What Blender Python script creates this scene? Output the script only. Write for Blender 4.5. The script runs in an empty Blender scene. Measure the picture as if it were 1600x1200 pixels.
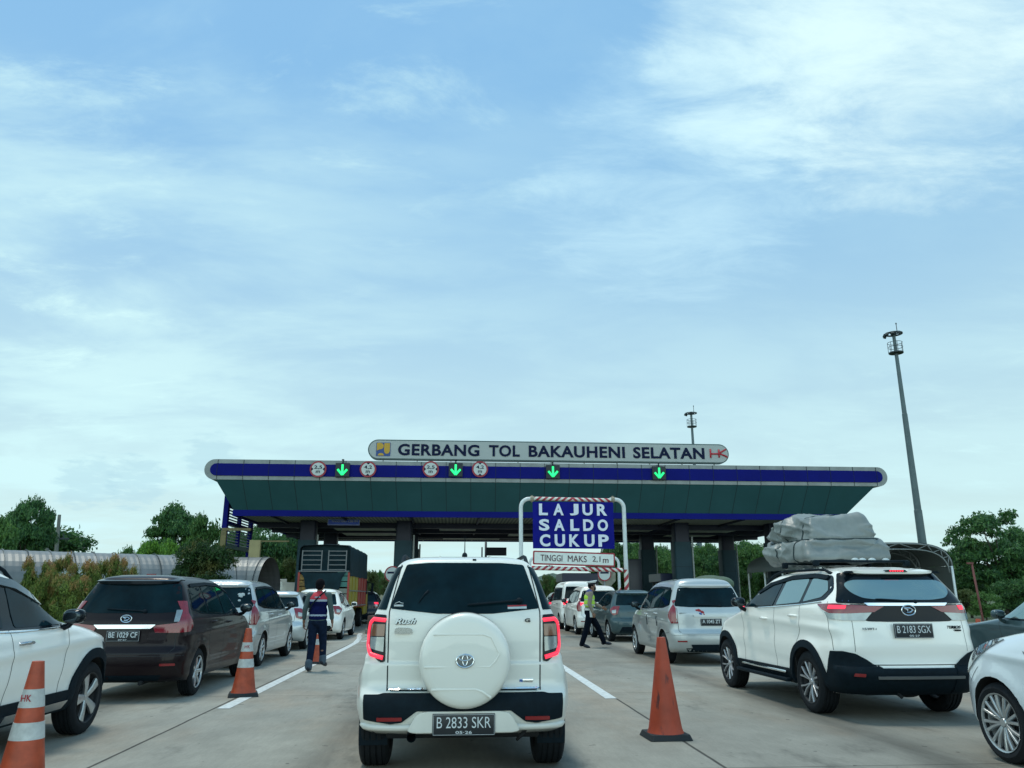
import bpy, bmesh, math, random
import numpy as np
from mathutils import Vector, Matrix, geometry
from mathutils.bvhtree import BVHTree
R = math.radians
random.seed(7)
scene = bpy.context.scene
col = scene.collection

# ------------------------------------------------------------------ camera
CAM_H = 1.35; FPX = 1204.0; PITCH = R(15.33); YAW = R(4.215)
cam_d = bpy.data.cameras.new('camera'); cam = bpy.data.objects.new('camera', cam_d); col.objects.link(cam)
cam_d.sensor_width = 36; cam_d.lens = FPX/1600*36; cam_d.clip_end = 5000; cam_d.clip_start = 0.05
cam.location = (0, 0, CAM_H); cam.rotation_euler = (R(90)+PITCH, 0, -YAW)
scene.camera = cam

# ------------------------------------------------------------------ world / sky
SUN_EL, SUN_AZ = R(74), R(318)           # high, ahead and to the left
w = bpy.data.worlds.new('World'); scene.world = w; w.use_nodes = True
def build_world():
    nt = w.node_tree; N = nt.nodes; Lk = nt.links; N.clear()
    out = N.new('ShaderNodeOutputWorld'); bg = N.new('ShaderNodeBackground'); Lk.new(bg.outputs[0], out.inputs[0])
    def math_(op, a, b=None, c=None, clamp=False):
        n = N.new('ShaderNodeMath'); n.operation = op; n.use_clamp = clamp
        for i, v in enumerate((a, b, c)):
            if v is None: continue
            if isinstance(v, (int, float)): n.inputs[i].default_value = v
            else: Lk.new(v, n.inputs[i])
        return n.outputs[0]
    def ramp(v, lo, hi, a=0.0, b=1.0):
        n = N.new('ShaderNodeMapRange'); n.interpolation_type = 'SMOOTHSTEP'
        Lk.new(v, n.inputs[0]); n.inputs[1].default_value = lo; n.inputs[2].default_value = hi
        n.inputs[3].default_value = a; n.inputs[4].default_value = b
        return n.outputs[0]
    def mix(f, a, b):
        n = N.new('ShaderNodeMix'); n.data_type = 'RGBA'
        if isinstance(f, (int, float)): n.inputs[0].default_value = f
        else: Lk.new(f, n.inputs[0])
        for s, v in ((6, a), (7, b)):
            if isinstance(v, tuple): n.inputs[s].default_value = (*v, 1)
            else: Lk.new(v, n.inputs[s])
        return n.outputs[2]
    tc = N.new('ShaderNodeTexCoord'); sep = N.new('ShaderNodeSeparateXYZ'); Lk.new(tc.outputs['Generated'], sep.inputs[0])
    sky = N.new('ShaderNodeTexSky'); sky.sky_type = 'NISHITA'; sky.sun_disc = False
    sky.sun_elevation = SUN_EL; sky.sun_rotation = SUN_AZ; sky.air_density = 1.0; sky.dust_density = 1.5; sky.ozone_density = 2.0
    sc = N.new('ShaderNodeVectorMath'); sc.operation = 'MULTIPLY'; Lk.new(sky.outputs[0], sc.inputs[0])
    sc.inputs[1].default_value = (0.135, 0.135, 0.125)
    up = math_('MAXIMUM', sep.outputs[2], 0.0)
    # thin high overcast that thickens towards the horizon
    base = mix(ramp(up, 0.0, 0.62), (0.50, 0.685, 0.685), (0.185, 0.41, 0.65))
    base = mix(0.86, sc.outputs[0], base)
    # cloud layer: directions projected on a flat layer overhead
    den = math_('ADD', up, 0.16)
    cx = math_('DIVIDE', sep.outputs[0], den); cy = math_('DIVIDE', sep.outputs[1], den)
    cv = N.new('ShaderNodeCombineXYZ'); Lk.new(cx, cv.inputs[0]); Lk.new(cy, cv.inputs[1])
    def noise(scale, det, rough, dist, sx, sy, rot, off):
        mp = N.new('ShaderNodeMapping'); Lk.new(cv.outputs[0], mp.inputs[0])
        mp.inputs['Scale'].default_value = (sx, sy, 1); mp.inputs['Rotation'].default_value = (0, 0, R(rot)); mp.inputs['Location'].default_value = (off, off*.7, 0)
        n = N.new('ShaderNodeTexNoise'); Lk.new(mp.outputs[0], n.inputs['Vector'])
        n.inputs['Scale'].default_value = scale; n.inputs['Detail'].default_value = det
        n.inputs['Roughness'].default_value = rough; n.inputs['Distortion'].default_value = dist
        return n.outputs[0]
    n1 = noise(1.1, 9, .58, .35, 1.0, 1.7, 24, 3.1)      # broad veils
    n2 = noise(3.2, 12, .66, .35, 1.0, 2.0, 38, 7.7)      # wisps
    n3 = noise(0.55, 5, .5, .2, 1.0, 1.0, 0, 1.3)
    n4 = noise(9, 6, .6, .3, 1.0, 1.0, 0, 2.2)
    # side of the sky: whiter to the left and low down
    left = ramp(sep.outputs[0], 0.25, -0.55)
    low = ramp(up, 0.45, 0.04)
    cover = math_('MULTIPLY', ramp(n1, .38, .63), .95)
    cover = math_('MULTIPLY', cover, math_('ADD', math_('MULTIPLY', left, .62), math_('ADD', math_('MULTIPLY', low, .45), .12)))
    wisp = math_('MULTIPLY', ramp(n2, .50, .78), math_('MULTIPLY', ramp(n3, .36, .60), .75))
    cover = math_('ADD', cover, wisp, clamp=True)
    c = mix(cover, base, (0.52, 0.745, 0.77))
    # the bright cloud bank high on the right
    def bank(d, a0, a1, lo, hi, nz):
        dv = N.new('ShaderNodeVectorMath'); dv.operation = 'DOT_PRODUCT'
        Lk.new(tc.outputs['Generated'], dv.inputs[0]); dv.inputs[1].default_value = d
        m = ramp(dv.outputs['Value'], a0, a1)
        return ramp(math_('ADD', m, math_('MULTIPLY', math_('SUBTRACT', nz, .5), 1.5)), lo, hi)
    b1 = bank(tuple(Vector((.48, .655, .585)).normalized()), .962, 1.0, .42, 1.25, n2)
    c = mix(math_('MULTIPLY', b1, .80), c, (0.66, 0.84, 0.83))
    b3 = bank(tuple(Vector((.345, .719, .603)).normalized()), .978, 1.0, .45, 1.25, n2)
    c = mix(math_('MULTIPLY', b3, .72), c, (0.60, 0.80, 0.82))
    b2 = bank(tuple(Vector((.26, .83, .492)).normalized()), .96, .999, .60, 1.35, n2)
    c = mix(math_('MULTIPLY', b2, .45), c, (0.56, 0.79, 0.85))
    # small grey cumulus low on the left
    for dd, a0 in (((-.368, .921, .127), .9994), ((-.415, .901, .124), .9993), ((-.294, .942, .16), .9993)):
        b4 = bank(tuple(Vector(dd).normalized()), a0-.0008, 1.0, .62, 1.0, n4)
        c = mix(math_('MULTIPLY', b4, .55), c, (0.38, 0.58, 0.66))
    # added fill: unseen low sky behind the camera brightened and warmed for the car rears
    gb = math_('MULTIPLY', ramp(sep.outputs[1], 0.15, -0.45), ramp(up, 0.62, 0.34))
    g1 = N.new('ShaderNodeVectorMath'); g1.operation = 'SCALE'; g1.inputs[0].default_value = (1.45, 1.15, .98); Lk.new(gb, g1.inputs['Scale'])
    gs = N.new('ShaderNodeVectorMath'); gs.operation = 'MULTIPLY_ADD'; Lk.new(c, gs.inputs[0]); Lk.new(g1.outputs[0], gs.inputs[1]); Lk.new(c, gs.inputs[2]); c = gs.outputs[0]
    # below the horizon: ground bounce
    c = mix(ramp(sep.outputs[2], -0.02, -0.05), c, (0.20, 0.23, 0.22))
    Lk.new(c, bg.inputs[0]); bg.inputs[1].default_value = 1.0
build_world()
sl = bpy.data.lights.new('sun', 'SUN'); sl.energy = 1.5; sl.angle = R(14); sl.color = (1.0, .94, .82)
so = bpy.data.objects.new('sun', sl); col.objects.link(so)
so.rotation_euler = Vector((math.sin(SUN_AZ)*math.cos(SUN_EL), math.cos(SUN_AZ)*math.cos(SUN_EL), math.sin(SUN_EL))).to_track_quat('Z', 'Y').to_euler()
scene.view_settings.view_transform = 'Standard'; scene.view_settings.look = 'None'
scene.view_settings.exposure = 0.36; scene.view_settings.gamma = 1.0
scene.render.resolution_x = 1024; scene.render.resolution_y = 768

def px(u, v, Y):
    """where the sight line through a point of the 1600 x 1200 photograph meets the plane y = Y (used for real distances)"""
    a, b, c = u-800, FPX, 600-v
    cp, sp = math.cos(PITCH), math.sin(PITCH)
    y1 = cp*b-sp*c; z1 = sp*b+cp*c
    cy, sy = math.cos(YAW), math.sin(YAW)
    X, Yy = a*cy+y1*sy, -a*sy+y1*cy
    t = Y/Yy
    return Vector((X*t, Y, CAM_H+z1*t))

# ------------------------------------------------------------------ helpers
def tag(o, label=None, cat=None, group=None, kind=None):
    if label: o['label'] = label
    if cat: o['category'] = cat
    if group: o['group'] = group
    if kind: o['kind'] = kind
    return o
def link(o, parent=None):
    col.objects.link(o)
    if parent: o.parent = parent
    return o
def thing(name, loc, label, cat, group=None, rz=0):
    o = bpy.data.objects.new(name, None); link(o); o.location = loc; o.rotation_euler = (0, 0, rz)
    o.empty_display_size = .2
    return tag(o, label, cat, group)
def finish(me, smooth=None):
    if smooth is not None:
        me.polygons.foreach_set('use_smooth', [True]*len(me.polygons)); me.set_sharp_from_angle(angle=R(smooth))
    me.update()
def mobj(name, bm, mats, parent=None, smooth=None):
    me = bpy.data.meshes.new(name); bm.to_mesh(me); bm.free()
    for m in (mats if isinstance(mats, (list, tuple)) else [mats]): me.materials.append(m)
    finish(me, smooth)
    return link(bpy.data.objects.new(name, me), parent)
def box(bm, x0, x1, y0, y1, z0, z1, mi=0, bev=0):
    vs = [bm.verts.new((x, y, z)) for x in (x0, x1) for y in (y0, y1) for z in (z0, z1)]
    fs = [(0,1,3,2),(4,6,7,5),(0,4,5,1),(2,3,7,6),(0,2,6,4),(1,5,7,3)]
    nf = []
    for f in fs:
        q = bm.faces.new([vs[i] for i in f]); q.material_index = mi; nf.append(q)
    if bev:
        es = list({e for f in nf for e in f.edges})
        r = bmesh.ops.bevel(bm, geom=es, offset=bev, segments=2, profile=.5, affect='EDGES')
        for f in r['faces']: f.material_index = mi
def tube(bm, pts, r, n=10, mi=0, cap=True):
    """tube through pts; r number or list"""
    pts = [Vector(p) for p in pts]; rs = r if isinstance(r, (list, tuple)) else [r]*len(pts)
    rings = []; t0 = (pts[1]-pts[0]).normalized()
    up = Vector((0,0,1)) if abs(t0.z) < .9 else Vector((1,0,0)); nrm = t0.cross(up).normalized()
    for i, p in enumerate(pts):
        t = ((pts[min(i+1, len(pts)-1)]-pts[max(i-1, 0)])).normalized()
        nrm = (nrm-t*nrm.dot(t)).normalized(); b = t.cross(nrm)
        rings.append([bm.verts.new(p+rs[i]*(nrm*math.cos(2*math.pi*k/n)+b*math.sin(2*math.pi*k/n))) for k in range(n)])
    for a, b in zip(rings, rings[1:]):
        for k in range(n):
            f = bm.faces.new((a[k], a[(k+1) % n], b[(k+1) % n], b[k])); f.material_index = mi; f.smooth = True
    if cap:
        f = bm.faces.new(rings[0][::-1]); f.material_index = mi
        f = bm.faces.new(rings[-1]); f.material_index = mi
def lathe(bm, prof, n=32, axis='z', c=(0,0,0), mi=0, closed=False):
    """prof list of (r, h)"""
    rings = []
    for r_, h in prof:
        ring = []
        for k in range(n):
            a = 2*math.pi*k/n; x, y = r_*math.cos(a), r_*math.sin(a)
            p = (x, y, h) if axis == 'z' else ((h, x, y) if axis == 'x' else (x, h, y))
            ring.append(bm.verts.new((p[0]+c[0], p[1]+c[1], p[2]+c[2])))
        rings.append(ring)
    prs = list(zip(rings, rings[1:])) + ([(rings[-1], rings[0])] if closed else [])
    for a, b in prs:
        for k in range(n):
            f = bm.faces.new((a[k], a[(k+1) % n], b[(k+1) % n], b[k])); f.material_index = mi
    if not closed:
        for ring in (rings[0], rings[-1]):
            f = bm.faces.new(ring); f.material_index = mi
    bmesh.ops.recalc_face_normals(bm, faces=bm.faces[:])
def prism(bm, pts, axis, a0, a1, mi=0):
    """extrude a 2D polygon along an axis: axis 'x' pts=(y,z); 'y' pts=(x,z); 'z' pts=(x,y)"""
    def P(p, a): return (a, p[0], p[1]) if axis == 'x' else ((p[0], a, p[1]) if axis == 'y' else (p[0], p[1], a))
    A = [bm.verts.new(P(p, a0)) for p in pts]; B = [bm.verts.new(P(p, a1)) for p in pts]
    fs = [bm.faces.new(A), bm.faces.new(B[::-1])]
    for i in range(len(pts)):
        j = (i+1) % len(pts); fs.append(bm.faces.new((A[j], A[i], B[i], B[j])))
    for f in fs: f.material_index = mi
    bmesh.ops.recalc_face_normals(bm, faces=fs)
def ellipsoid(bm, c, r, rot=None, mi=0, u=16, v=10, pw=1.0):
    m = Matrix.Translation(c) @ (rot.to_4x4() if rot else Matrix.Identity(4)) @ Matrix.Diagonal((r[0], r[1], r[2], 1))
    res = bmesh.ops.create_uvsphere(bm, u_segments=u, v_segments=v, radius=1, matrix=Matrix.Identity(4))
    for vv in res['verts']:
        if pw != 1.0:
            co = vv.co; co = Vector([math.copysign(abs(q)**pw, q) for q in co]); vv.co = co
        vv.co = m @ vv.co
    for f in {f for vv in res['verts'] for f in vv.link_faces}: f.material_index = mi; f.smooth = True
def text_mesh(txt, width=None, height=1.0, extrude=.004, bold=0.0, shear=0.0, spacing=1.0, sx=1.0):
    """lettering as a mesh in the local XZ plane facing -Y, centred on the origin"""
    cu = bpy.data.curves.new('lettering', 'FONT'); cu.body = txt; cu.extrude = extrude; cu.offset = bold; cu.shear = shear
    cu.space_character = spacing; cu.align_x = 'LEFT'; cu.resolution_u = 4
    o = bpy.data.objects.new('tmp', cu); col.objects.link(o)
    dg = bpy.context.evaluated_depsgraph_get(); me = bpy.data.meshes.new_from_object(o.evaluated_get(dg))
    bpy.data.objects.remove(o)
    n = len(me.vertices); co = np.empty(n*3); me.vertices.foreach_get('co', co); co = co.reshape(-1, 3)
    mn, mx = co.min(0), co.max(0); c = (mn+mx)/2; s = height/(mx[1]-mn[1]); sxx = s*sx if width is None else width/(mx[0]-mn[0]); co[:, 2] *= min(1.0, .006/max(extrude, 1e-6)) if height < .06 else 1.0
    x = (co[:, 0]-c[0])*sxx; z = (co[:, 1]-c[1])*s; y = -(co[:, 2])
    me.vertices.foreach_set('co', np.stack([x, y, z], 1).ravel()); me.update()
    return me
def text_obj(name, txt, mat, parent, loc, width=None, height=.1, rot=(0,0,0), **k):
    me = text_mesh(txt, width, height, **k); me.materials.clear(); me.materials.append(mat)
    o = link(bpy.data.objects.new(name, me), parent); o.location = loc; o.rotation_euler = rot
    return o

# ------------------------------------------------------------------ materials
MATS = {}
def mat(name, color, rough=.5, metal=0, coat=0, emit=None, es=0, spec=.5, noise=0, nscale=8, bump=0, bscale=60, dirt=0, coatr=.03):
    if name in MATS: return MATS[name]
    m = bpy.data.materials.new(name); m.use_nodes = True; nt = m.node_tree; b = nt.nodes['Principled BSDF']
    b.inputs['Base Color'].default_value = (*color, 1); b.inputs['Roughness'].default_value = rough; b.inputs['Metallic'].default_value = metal
    b.inputs['Coat Weight'].default_value = coat; b.inputs['Coat Roughness'].default_value = coatr; b.inputs['Specular IOR Level'].default_value = spec
    if emit: b.inputs['Emission Color'].default_value = (*emit, 1); b.inputs['Emission Strength'].default_value = es
    tc = nt.nodes.new('ShaderNodeTexCoord')
    if noise:
        n = nt.nodes.new('ShaderNodeTexNoise'); n.inputs['Scale'].default_value = nscale; n.inputs['Detail'].default_value = 6; n.inputs['Roughness'].default_value = .6
        nt.links.new(tc.outputs['Object'], n.inputs['Vector'])
        mr = nt.nodes.new('ShaderNodeMapRange'); mr.inputs[1].default_value = .3; mr.inputs[2].default_value = .7
        mr.inputs[3].default_value = 1-noise; mr.inputs[4].default_value = 1+noise*.6
        nt.links.new(n.outputs[0], mr.inputs[0])
        mx = nt.nodes.new('ShaderNodeVectorMath'); mx.operation = 'SCALE'; mx.inputs[0].default_value = color
        nt.links.new(mr.outputs[0], mx.inputs['Scale']); nt.links.new(mx.outputs[0], b.inputs['Base Color'])
    if bump:
        n = nt.nodes.new('ShaderNodeTexNoise'); n.inputs['Scale'].default_value = bscale; n.inputs['Detail'].default_value = 5
        nt.links.new(tc.outputs['Object'], n.inputs['Vector'])
        bp = nt.nodes.new('ShaderNodeBump'); bp.inputs['Strength'].default_value = bump; bp.inputs['Distance'].default_value = .02
        nt.links.new(n.outputs[0], bp.inputs['Height']); nt.links.new(bp.outputs[0], b.inputs['Normal'])
    MATS[name] = m
    return m
def paint(name, color, metal=0, rough=.32, coat=1.0, dust=.55):
    """car paint with a thin film of road dust low on the body"""
    if name in MATS: return MATS[name]
    m = mat(name, color, rough=rough, metal=metal, coat=coat, coatr=.04, spec=.5 if max(color) > .1 else .15); nt = m.node_tree; b = nt.nodes['Principled BSDF']
    tc = nt.nodes.new('ShaderNodeTexCoord'); sp = nt.nodes.new('ShaderNodeSeparateXYZ'); nt.links.new(tc.outputs['Object'], sp.inputs[0])
    mr = nt.nodes.new('ShaderNodeMapRange'); mr.inputs[1].default_value = .62; mr.inputs[2].default_value = .22; mr.inputs[3].default_value = 0; mr.inputs[4].default_value = dust
    nt.links.new(sp.outputs[2], mr.inputs[0])
    n = nt.nodes.new('ShaderNodeTexNoise'); n.inputs['Scale'].default_value = 7; n.inputs['Detail'].default_value = 8; nt.links.new(tc.outputs['Object'], n.inputs['Vector'])
    mm = nt.nodes.new('ShaderNodeMath'); mm.operation = 'MULTIPLY'; nt.links.new(mr.outputs[0], mm.inputs[0]); nt.links.new(n.outputs[0], mm.inputs[1])
    mx = nt.nodes.new('ShaderNodeMix'); mx.data_type = 'RGBA'; mx.inputs[6].default_value = (*color, 1); mx.inputs[7].default_value = (.20, .19, .16, 1)
    nt.links.new(mm.outputs[0], mx.inputs[0]); nt.links.new(mx.outputs[2], b.inputs['Base Color'])
    m2 = nt.nodes.new('ShaderNodeMapRange'); m2.inputs[3].default_value = coat; m2.inputs[4].default_value = coat*.3
    nt.links.new(mm.outputs[0], m2.inputs[0]); m2.inputs[2].default_value = .4; nt.links.new(m2.outputs[0], b.inputs['Coat Weight'])
    return m
WHITE = paint('white_paint', (.90, .90, .84), coat=.8)
PEARL = paint('pearl_white_paint', (.72, .73, .67), coat=.8)
BROWN = paint('dark_maroon_paint', (.007, .003, .005), metal=0, rough=.35, coat=.25, dust=.01)
SILVER = paint('silver_paint', (.46, .50, .50), metal=.5, rough=.38)
TEAL = paint('slate_teal_paint', (.045, .085, .095), metal=.3, rough=.35, coat=.7, dust=.15)
NAVY = paint('dark_navy_paint', (.008, .014, .025), metal=0, rough=.35, coat=.6, dust=.06)
WINE = paint('dark_red_paint', (.09, .010, .014), metal=0, rough=.35, coat=.7, dust=.15)
BPLAST = mat('black_plastic', (.006, .013, .019), rough=.6, spec=.08, noise=.25, nscale=14)
GBLACK = mat('gloss_black_trim', (.003, .007, .011), rough=.12, spec=.22)
DARK = mat('underbody_black', (.006, .008, .010), rough=.9)
SEAM = mat('panel_gap', (.02, .025, .028), rough=.8)
GLASS = mat('tinted_glass', (.004, .017, .024), rough=.03, spec=.22, noise=.7, nscale=1.7)
GLASSL = mat('silvered_window_film', (.30, .40, .38), rough=.10, metal=.85)
CHROME = mat('chrome', (.75, .80, .82), rough=.10, metal=1)
RUBBER = mat('tyre_rubber', (.008, .011, .014), rough=.8, spec=.25, noise=.3, nscale=20)
RIM = mat('alloy_rim', (.50, .53, .54), rough=.28, metal=.8)
RIMD = mat('dark_alloy', (.03, .035, .04), rough=.35, metal=.5)
DISC = mat('brake_dark', (.015, .017, .02), rough=.7)
LRED = mat('red_lamp_lens', (.20, .006, .014), rough=.10, coat=1)
LCLEAR = mat('clear_lamp_lens', (.30, .34, .34), rough=.12, coat=1, metal=.5, noise=.2, nscale=12)
LAMBER = mat('amber_lamp_lens', (.20, .09, .05), rough=.15, coat=1)
LHEAD = mat('headlamp_lens', (.30, .34, .36), rough=.06, coat=1, metal=.7, noise=.5, nscale=14)
LITRED = mat('lit_red_lamp', (.5, .01, .02), rough=.3, emit=(1, .03, .07), es=1.4)
LITPINK = mat('lit_ring_lamp', (.5, .01, .03), rough=.3, emit=(1, .045, .09), es=.92)
PLATE = mat('number_plate_black', (.008, .013, .018), rough=.4)
GLASS.node_tree.nodes['Principled BSDF'].inputs['IOR'].default_value = 1.22
GLASS.node_tree.nodes['Principled BSDF'].inputs['Specular IOR Level'].default_value = .5
LETTER = mat('plate_white', (.58, .64, .66), rough=.5)
REFL = mat('red_reflector', (.22, .012, .015), rough=.25, coat=.5)
STICK = mat('white_sticker', (.42, .50, .52), rough=.5)
STICKR = mat('red_sticker', (.35, .02, .03), rough=.5)
STICKB = mat('blue_sticker', (.02, .10, .35), rough=.5)
# ------------------------------------------------------------------ car kit
def pchip(pts):
    x = np.array([p[0] for p in pts], float); y = np.array([p[1] for p in pts], float)
    h = np.diff(x); d = np.diff(y)/h; m = np.zeros(len(x))
    for i in range(1, len(x)-1):
        if d[i-1]*d[i] > 0:
            w1 = 2*h[i]+h[i-1]; w2 = h[i]+2*h[i-1]; m[i] = (w1+w2)/(w1/d[i-1]+w2/d[i])
    m[0], m[-1] = d[0], d[-1]
    def f(q):
        q = min(max(q, x[0]), x[-1]); i = min(int(np.searchsorted(x, q, 'right'))-1, len(x)-2); i = max(i, 0)
        t = (q-x[i])/h[i]
        return float((2*t**3-3*t*t+1)*y[i]+(t**3-2*t*t+t)*h[i]*m[i]+(-2*t**3+3*t*t)*y[i+1]+(t**3-t*t)*h[i]*m[i+1])
    return f
def rounded(pts, r, n=4):
    out = []; N = len(pts)
    for i in range(N):
        p = Vector(pts[i]).to_2d(); a = Vector(pts[i-1]).to_2d(); b = Vector(pts[(i+1) % N]).to_2d()
        da, db = a-p, b-p; ra = min(r, da.length*.45); rb = min(r, db.length*.45)
        s, e = p+da.normalized()*ra, p+db.normalized()*rb
        for k in range(n+1):
            t = k/n; out.append(tuple(s*(1-t)**2+p*2*t*(1-t)+e*t*t))
    return out
class Car:
    def __init__(s, S, loc, label, cat='car', rz=0, name='car', group='vehicles queuing at the toll gate'):
        s.S = S; s.root = thing(name, loc, label, cat, group, rz); s.W = S['W']; s.H = S['H']; s.L = S['L']
        s.build()
    def build(s):
        S = s.S; L, W, H = s.L, s.W, s.H; zb = S.get('zb', .22)
        fr, ff, fw = pchip(S['rear']), pchip(S['front']), pchip(S['half'])
        res = S.get('res', 1.0)
        dz = .035/res; zs = list(np.arange(zb, .80, dz))+list(np.arange(.80, 1.15, dz*.4))+list(np.arange(1.15, H-.10, dz))+list(np.arange(H-.10, H-.012, dz*.3))+[H-.012, H-.006, H-.002]
        na, nsd = int(14*res)+2, int(44*res)
        flr = pchip(S.get('lr', [(0, .34), (1.1, .30), (H, .25)])); flf = pchip(S.get('lf', [(0, .60), (1.0, .75), (1.15, .55), (H, .4)]))
        pr, pf = S.get('pr', 3.2), S.get('pf', 2.7)
        axles = [(S['ry'], S['R']), (S['ry']+S['wb'], S['R'])]
        def sample(z):
            yr, yf, wd = fr(z), ff(z), fw(z); lr, lf = flr(z), flf(z)
            tot = yf-yr
            if lr+lf > tot*.9: k = tot*.9/(lr+lf); lr *= k; lf *= k
            pts = []
            for i in range(na):
                a = (i/(na-1))*math.pi/2
                pts.append((wd*math.sin(a)**(2/pr), yr+lr*(1-math.cos(a)**(2/pr))))
            for i in range(1, nsd):
                pts.append((wd, yr+lr+(tot-lr-lf)*i/nsd))
            for i in range(na):
                a = (1-i/(na-1))*math.pi/2
                pts.append((wd*math.sin(a)**(2/pf), yf-lf*(1-math.cos(a)**(2/pf))))
            out = []
            for x, y in pts:
                k = abs(x)/max(wd, .01)
                tap = 1-S.get('taper', .035)*abs((y-L*.45)/(L*.5))**3.0
                x *= tap
                for ay, ar in axles:
                    d = math.hypot(y-ay, z-ar); fl = S.get('flare', .02)
                    x += fl*k**6*math.exp(-((d-ar-.06)/.085)**2)*(1 if z < 1.0 else math.exp(-((z-1.0)/.05)**2))
                for (cz, slope, amp, cw) in S.get('creases', [(.88, .03, .008, .035), (.42, .0, -.010, .07)]):
                    x += amp*k**6*math.exp(-((z-cz-slope*(y-L/2))/cw)**2)
                yy = y
                for (cz, amp, cw) in S.get('rcreases', []):
                    if y < L*.4: yy += amp*math.exp(-((z-cz)/cw)**2)*(1-min(1, max(0, (y-fr(z))/.3)))
                out.append((x, yy))
            return out
        bm = bmesh.new(); rings = []
        for z in zs:
            h = sample(z)
            crown = lambda x: 0
            ring = [(x, y) for x, y in h]+[(-x, y) for x, y in h[-2:0:-1]]
            rings.append([bm.verts.new((x, y, z)) for x, y in ring])
        for a, b in zip(rings, rings[1:]):
            n = len(a)
            for k in range(n): bm.faces.new((a[k], a[(k+1) % n], b[(k+1) % n], b[k]))
        bm.faces.new(rings[0][::-1]); bm.faces.new(rings[-1])
        bmesh.ops.remove_doubles(bm, verts=bm.verts[:], dist=1e-5)
        bmesh.ops.recalc_face_normals(bm, faces=bm.faces[:])
        s.bvh = BVHTree.FromBMesh(bm)
        me = bpy.data.meshes.new('body'); bm.to_mesh(me); bm.free()
        o = bpy.data.objects.new('tmpbody', me); col.objects.link(o)
        for m in (S['paint'], DARK, SEAM): me.materials.append(m)
        cut = bmesh.new()
        for ay, ar in axles:
            for sg in (-1, 1):
                pf_ = []
                for k in range(28):
                    a = 2*math.pi*k/28; pf_.append((ay+(ar+.05)*math.cos(a), ar+(ar+.05)*math.sin(a)))
                prism(cut, pf_, 'x', sg*(W-.34), sg*(W+.3), 1)
        cm = bpy.data.meshes.new('c'); cut.to_mesh(cm); cut.free()
        for m in (DARK, DARK): cm.materials.append(m)
        co = bpy.data.objects.new('tmpcut', cm); col.objects.link(co)
        md = o.modifiers.new('b', 'BOOLEAN'); md.operation = 'DIFFERENCE'; md.object = co; md.solver = 'EXACT'
        dg = bpy.context.evaluated_depsgraph_get(); me2 = bpy.data.meshes.new_from_object(o.evaluated_get(dg))
        bpy.data.objects.remove(o); bpy.data.objects.remove(co)
        bm = bmesh.new(); bm.from_mesh(me2)
        for f in bm.faces:
            c = f.calc_center_median(); f.normal_update()
            if c.z < zb+.01 and f.normal.z < -.7: f.material_index = 1
            if abs(c.x) < W-.015 or True:
                for ay, ar in axles:
                    d = math.hypot(c.y-ay, c.z-ar)
                    if d < ar+.052 and abs(f.normal.x) < .55 and abs(c.x) > W-.36 and c.z < 1.0 and d > ar+.02: f.material_index = 1
                    elif d < ar+.04 and abs(c.x) < W-.2: f.material_index = 1
        s.bm = bm; s.body_me = me2
    def close(s):
        s.bm.to_mesh(s.body_me); s.bm.free()
        me = s.body_me; me.name = 'body'
        while len(me.materials) < 3: me.materials.append(SEAM)
        me.materials[0] = s.S['paint']; me.materials[1] = DARK; me.materials[2] = SEAM
        finish(me, 38)
        return link(bpy.data.objects.new('body', me), s.root)
    # --- projections of a flat outline on the body
    def cast(s, o, d):
        r = s.bvh.ray_cast(Vector(o), Vector(d))
        return (r[0], r[1]) if r[0] is not None else None
    def side(s, sg): return lambda a, b: s.cast((sg*3, a, b), (-sg, 0, 0))
    def rearp(s): return lambda a, b: s.cast((a, -3, b), (0, 1, 0))
    def frontp(s): return lambda a, b: s.cast((a, s.L+3, b), (0, -1, 0))
    def topp(s): return lambda a, b: s.cast((a, b, 5), (0, 0, -1))
    def corner(s, sg, front=False):
        ax = sg*(s.W-.38); ay = (s.L-.55) if front else .45
        def f(a, b): return s.cast((ax, ay, b), (math.cos(a), math.sin(a), 0)) if False else s._corner(ax, ay, a, b)
        return f, ax, ay
    def _corner(s, ax, ay, a, b):
        d = Vector((math.cos(a), math.sin(a), 0)); r = s.bvh.ray_cast(Vector((ax, ay, b))+d*3, -d)
        return (r[0], r[1]) if r[0] is not None else None
    def patch(s, name, proj, pts, m, off=.005, r=.02, g=.05, depth=.02, parent=None, flip=False):
        if r: pts = rounded(pts, r)
        out = []
        for i in range(len(pts)):
            a, b = Vector(pts[i]), Vector(pts[(i+1) % len(pts)]); n = max(1, int((b-a).length/g))
            for k in range(n): out.append(a+(b-a)*k/n)
        clean = []
        for p in out:
            if not clean or (p-clean[-1]).length > 1e-4: clean.append(p)
        out = clean; ar = sum(out[i].x*out[(i+1) % len(out)].y-out[(i+1) % len(out)].x*out[i].y for i in range(len(out)))
        if ar < 0: out = out[::-1]
        no = len(out); xs = [p.x for p in out]; ys = [p.y for p in out]; inner = []
        def inside(x, y):
            c = False; j = no-1
            for i in range(no):
                if (ys[i] > y) != (ys[j] > y) and x < (xs[j]-xs[i])*(y-ys[i])/(ys[j]-ys[i])+xs[i]: c = not c
                j = i
            return c
        x = min(xs)+g/2
        while x < max(xs):
            y = min(ys)+g/2
            while y < max(ys):
                if inside(x, y) and min((p.x-x)**2+(p.y-y)**2 for p in out) > (g*.35)**2: inner.append(Vector((x, y)))
                y += g
            x += g
        vs, es, fs, *_ = geometry.delaunay_2d_cdt(out+inner, [], [list(range(no))], 1, 1e-6)
        bm = bmesh.new(); V = []; Nn = []
        for v in vs:
            h = proj(v.x, v.y)
            V.append(None if h is None else bm.verts.new(h[0]+h[1]*off)); Nn.append(None if h is None else h[1])
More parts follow.
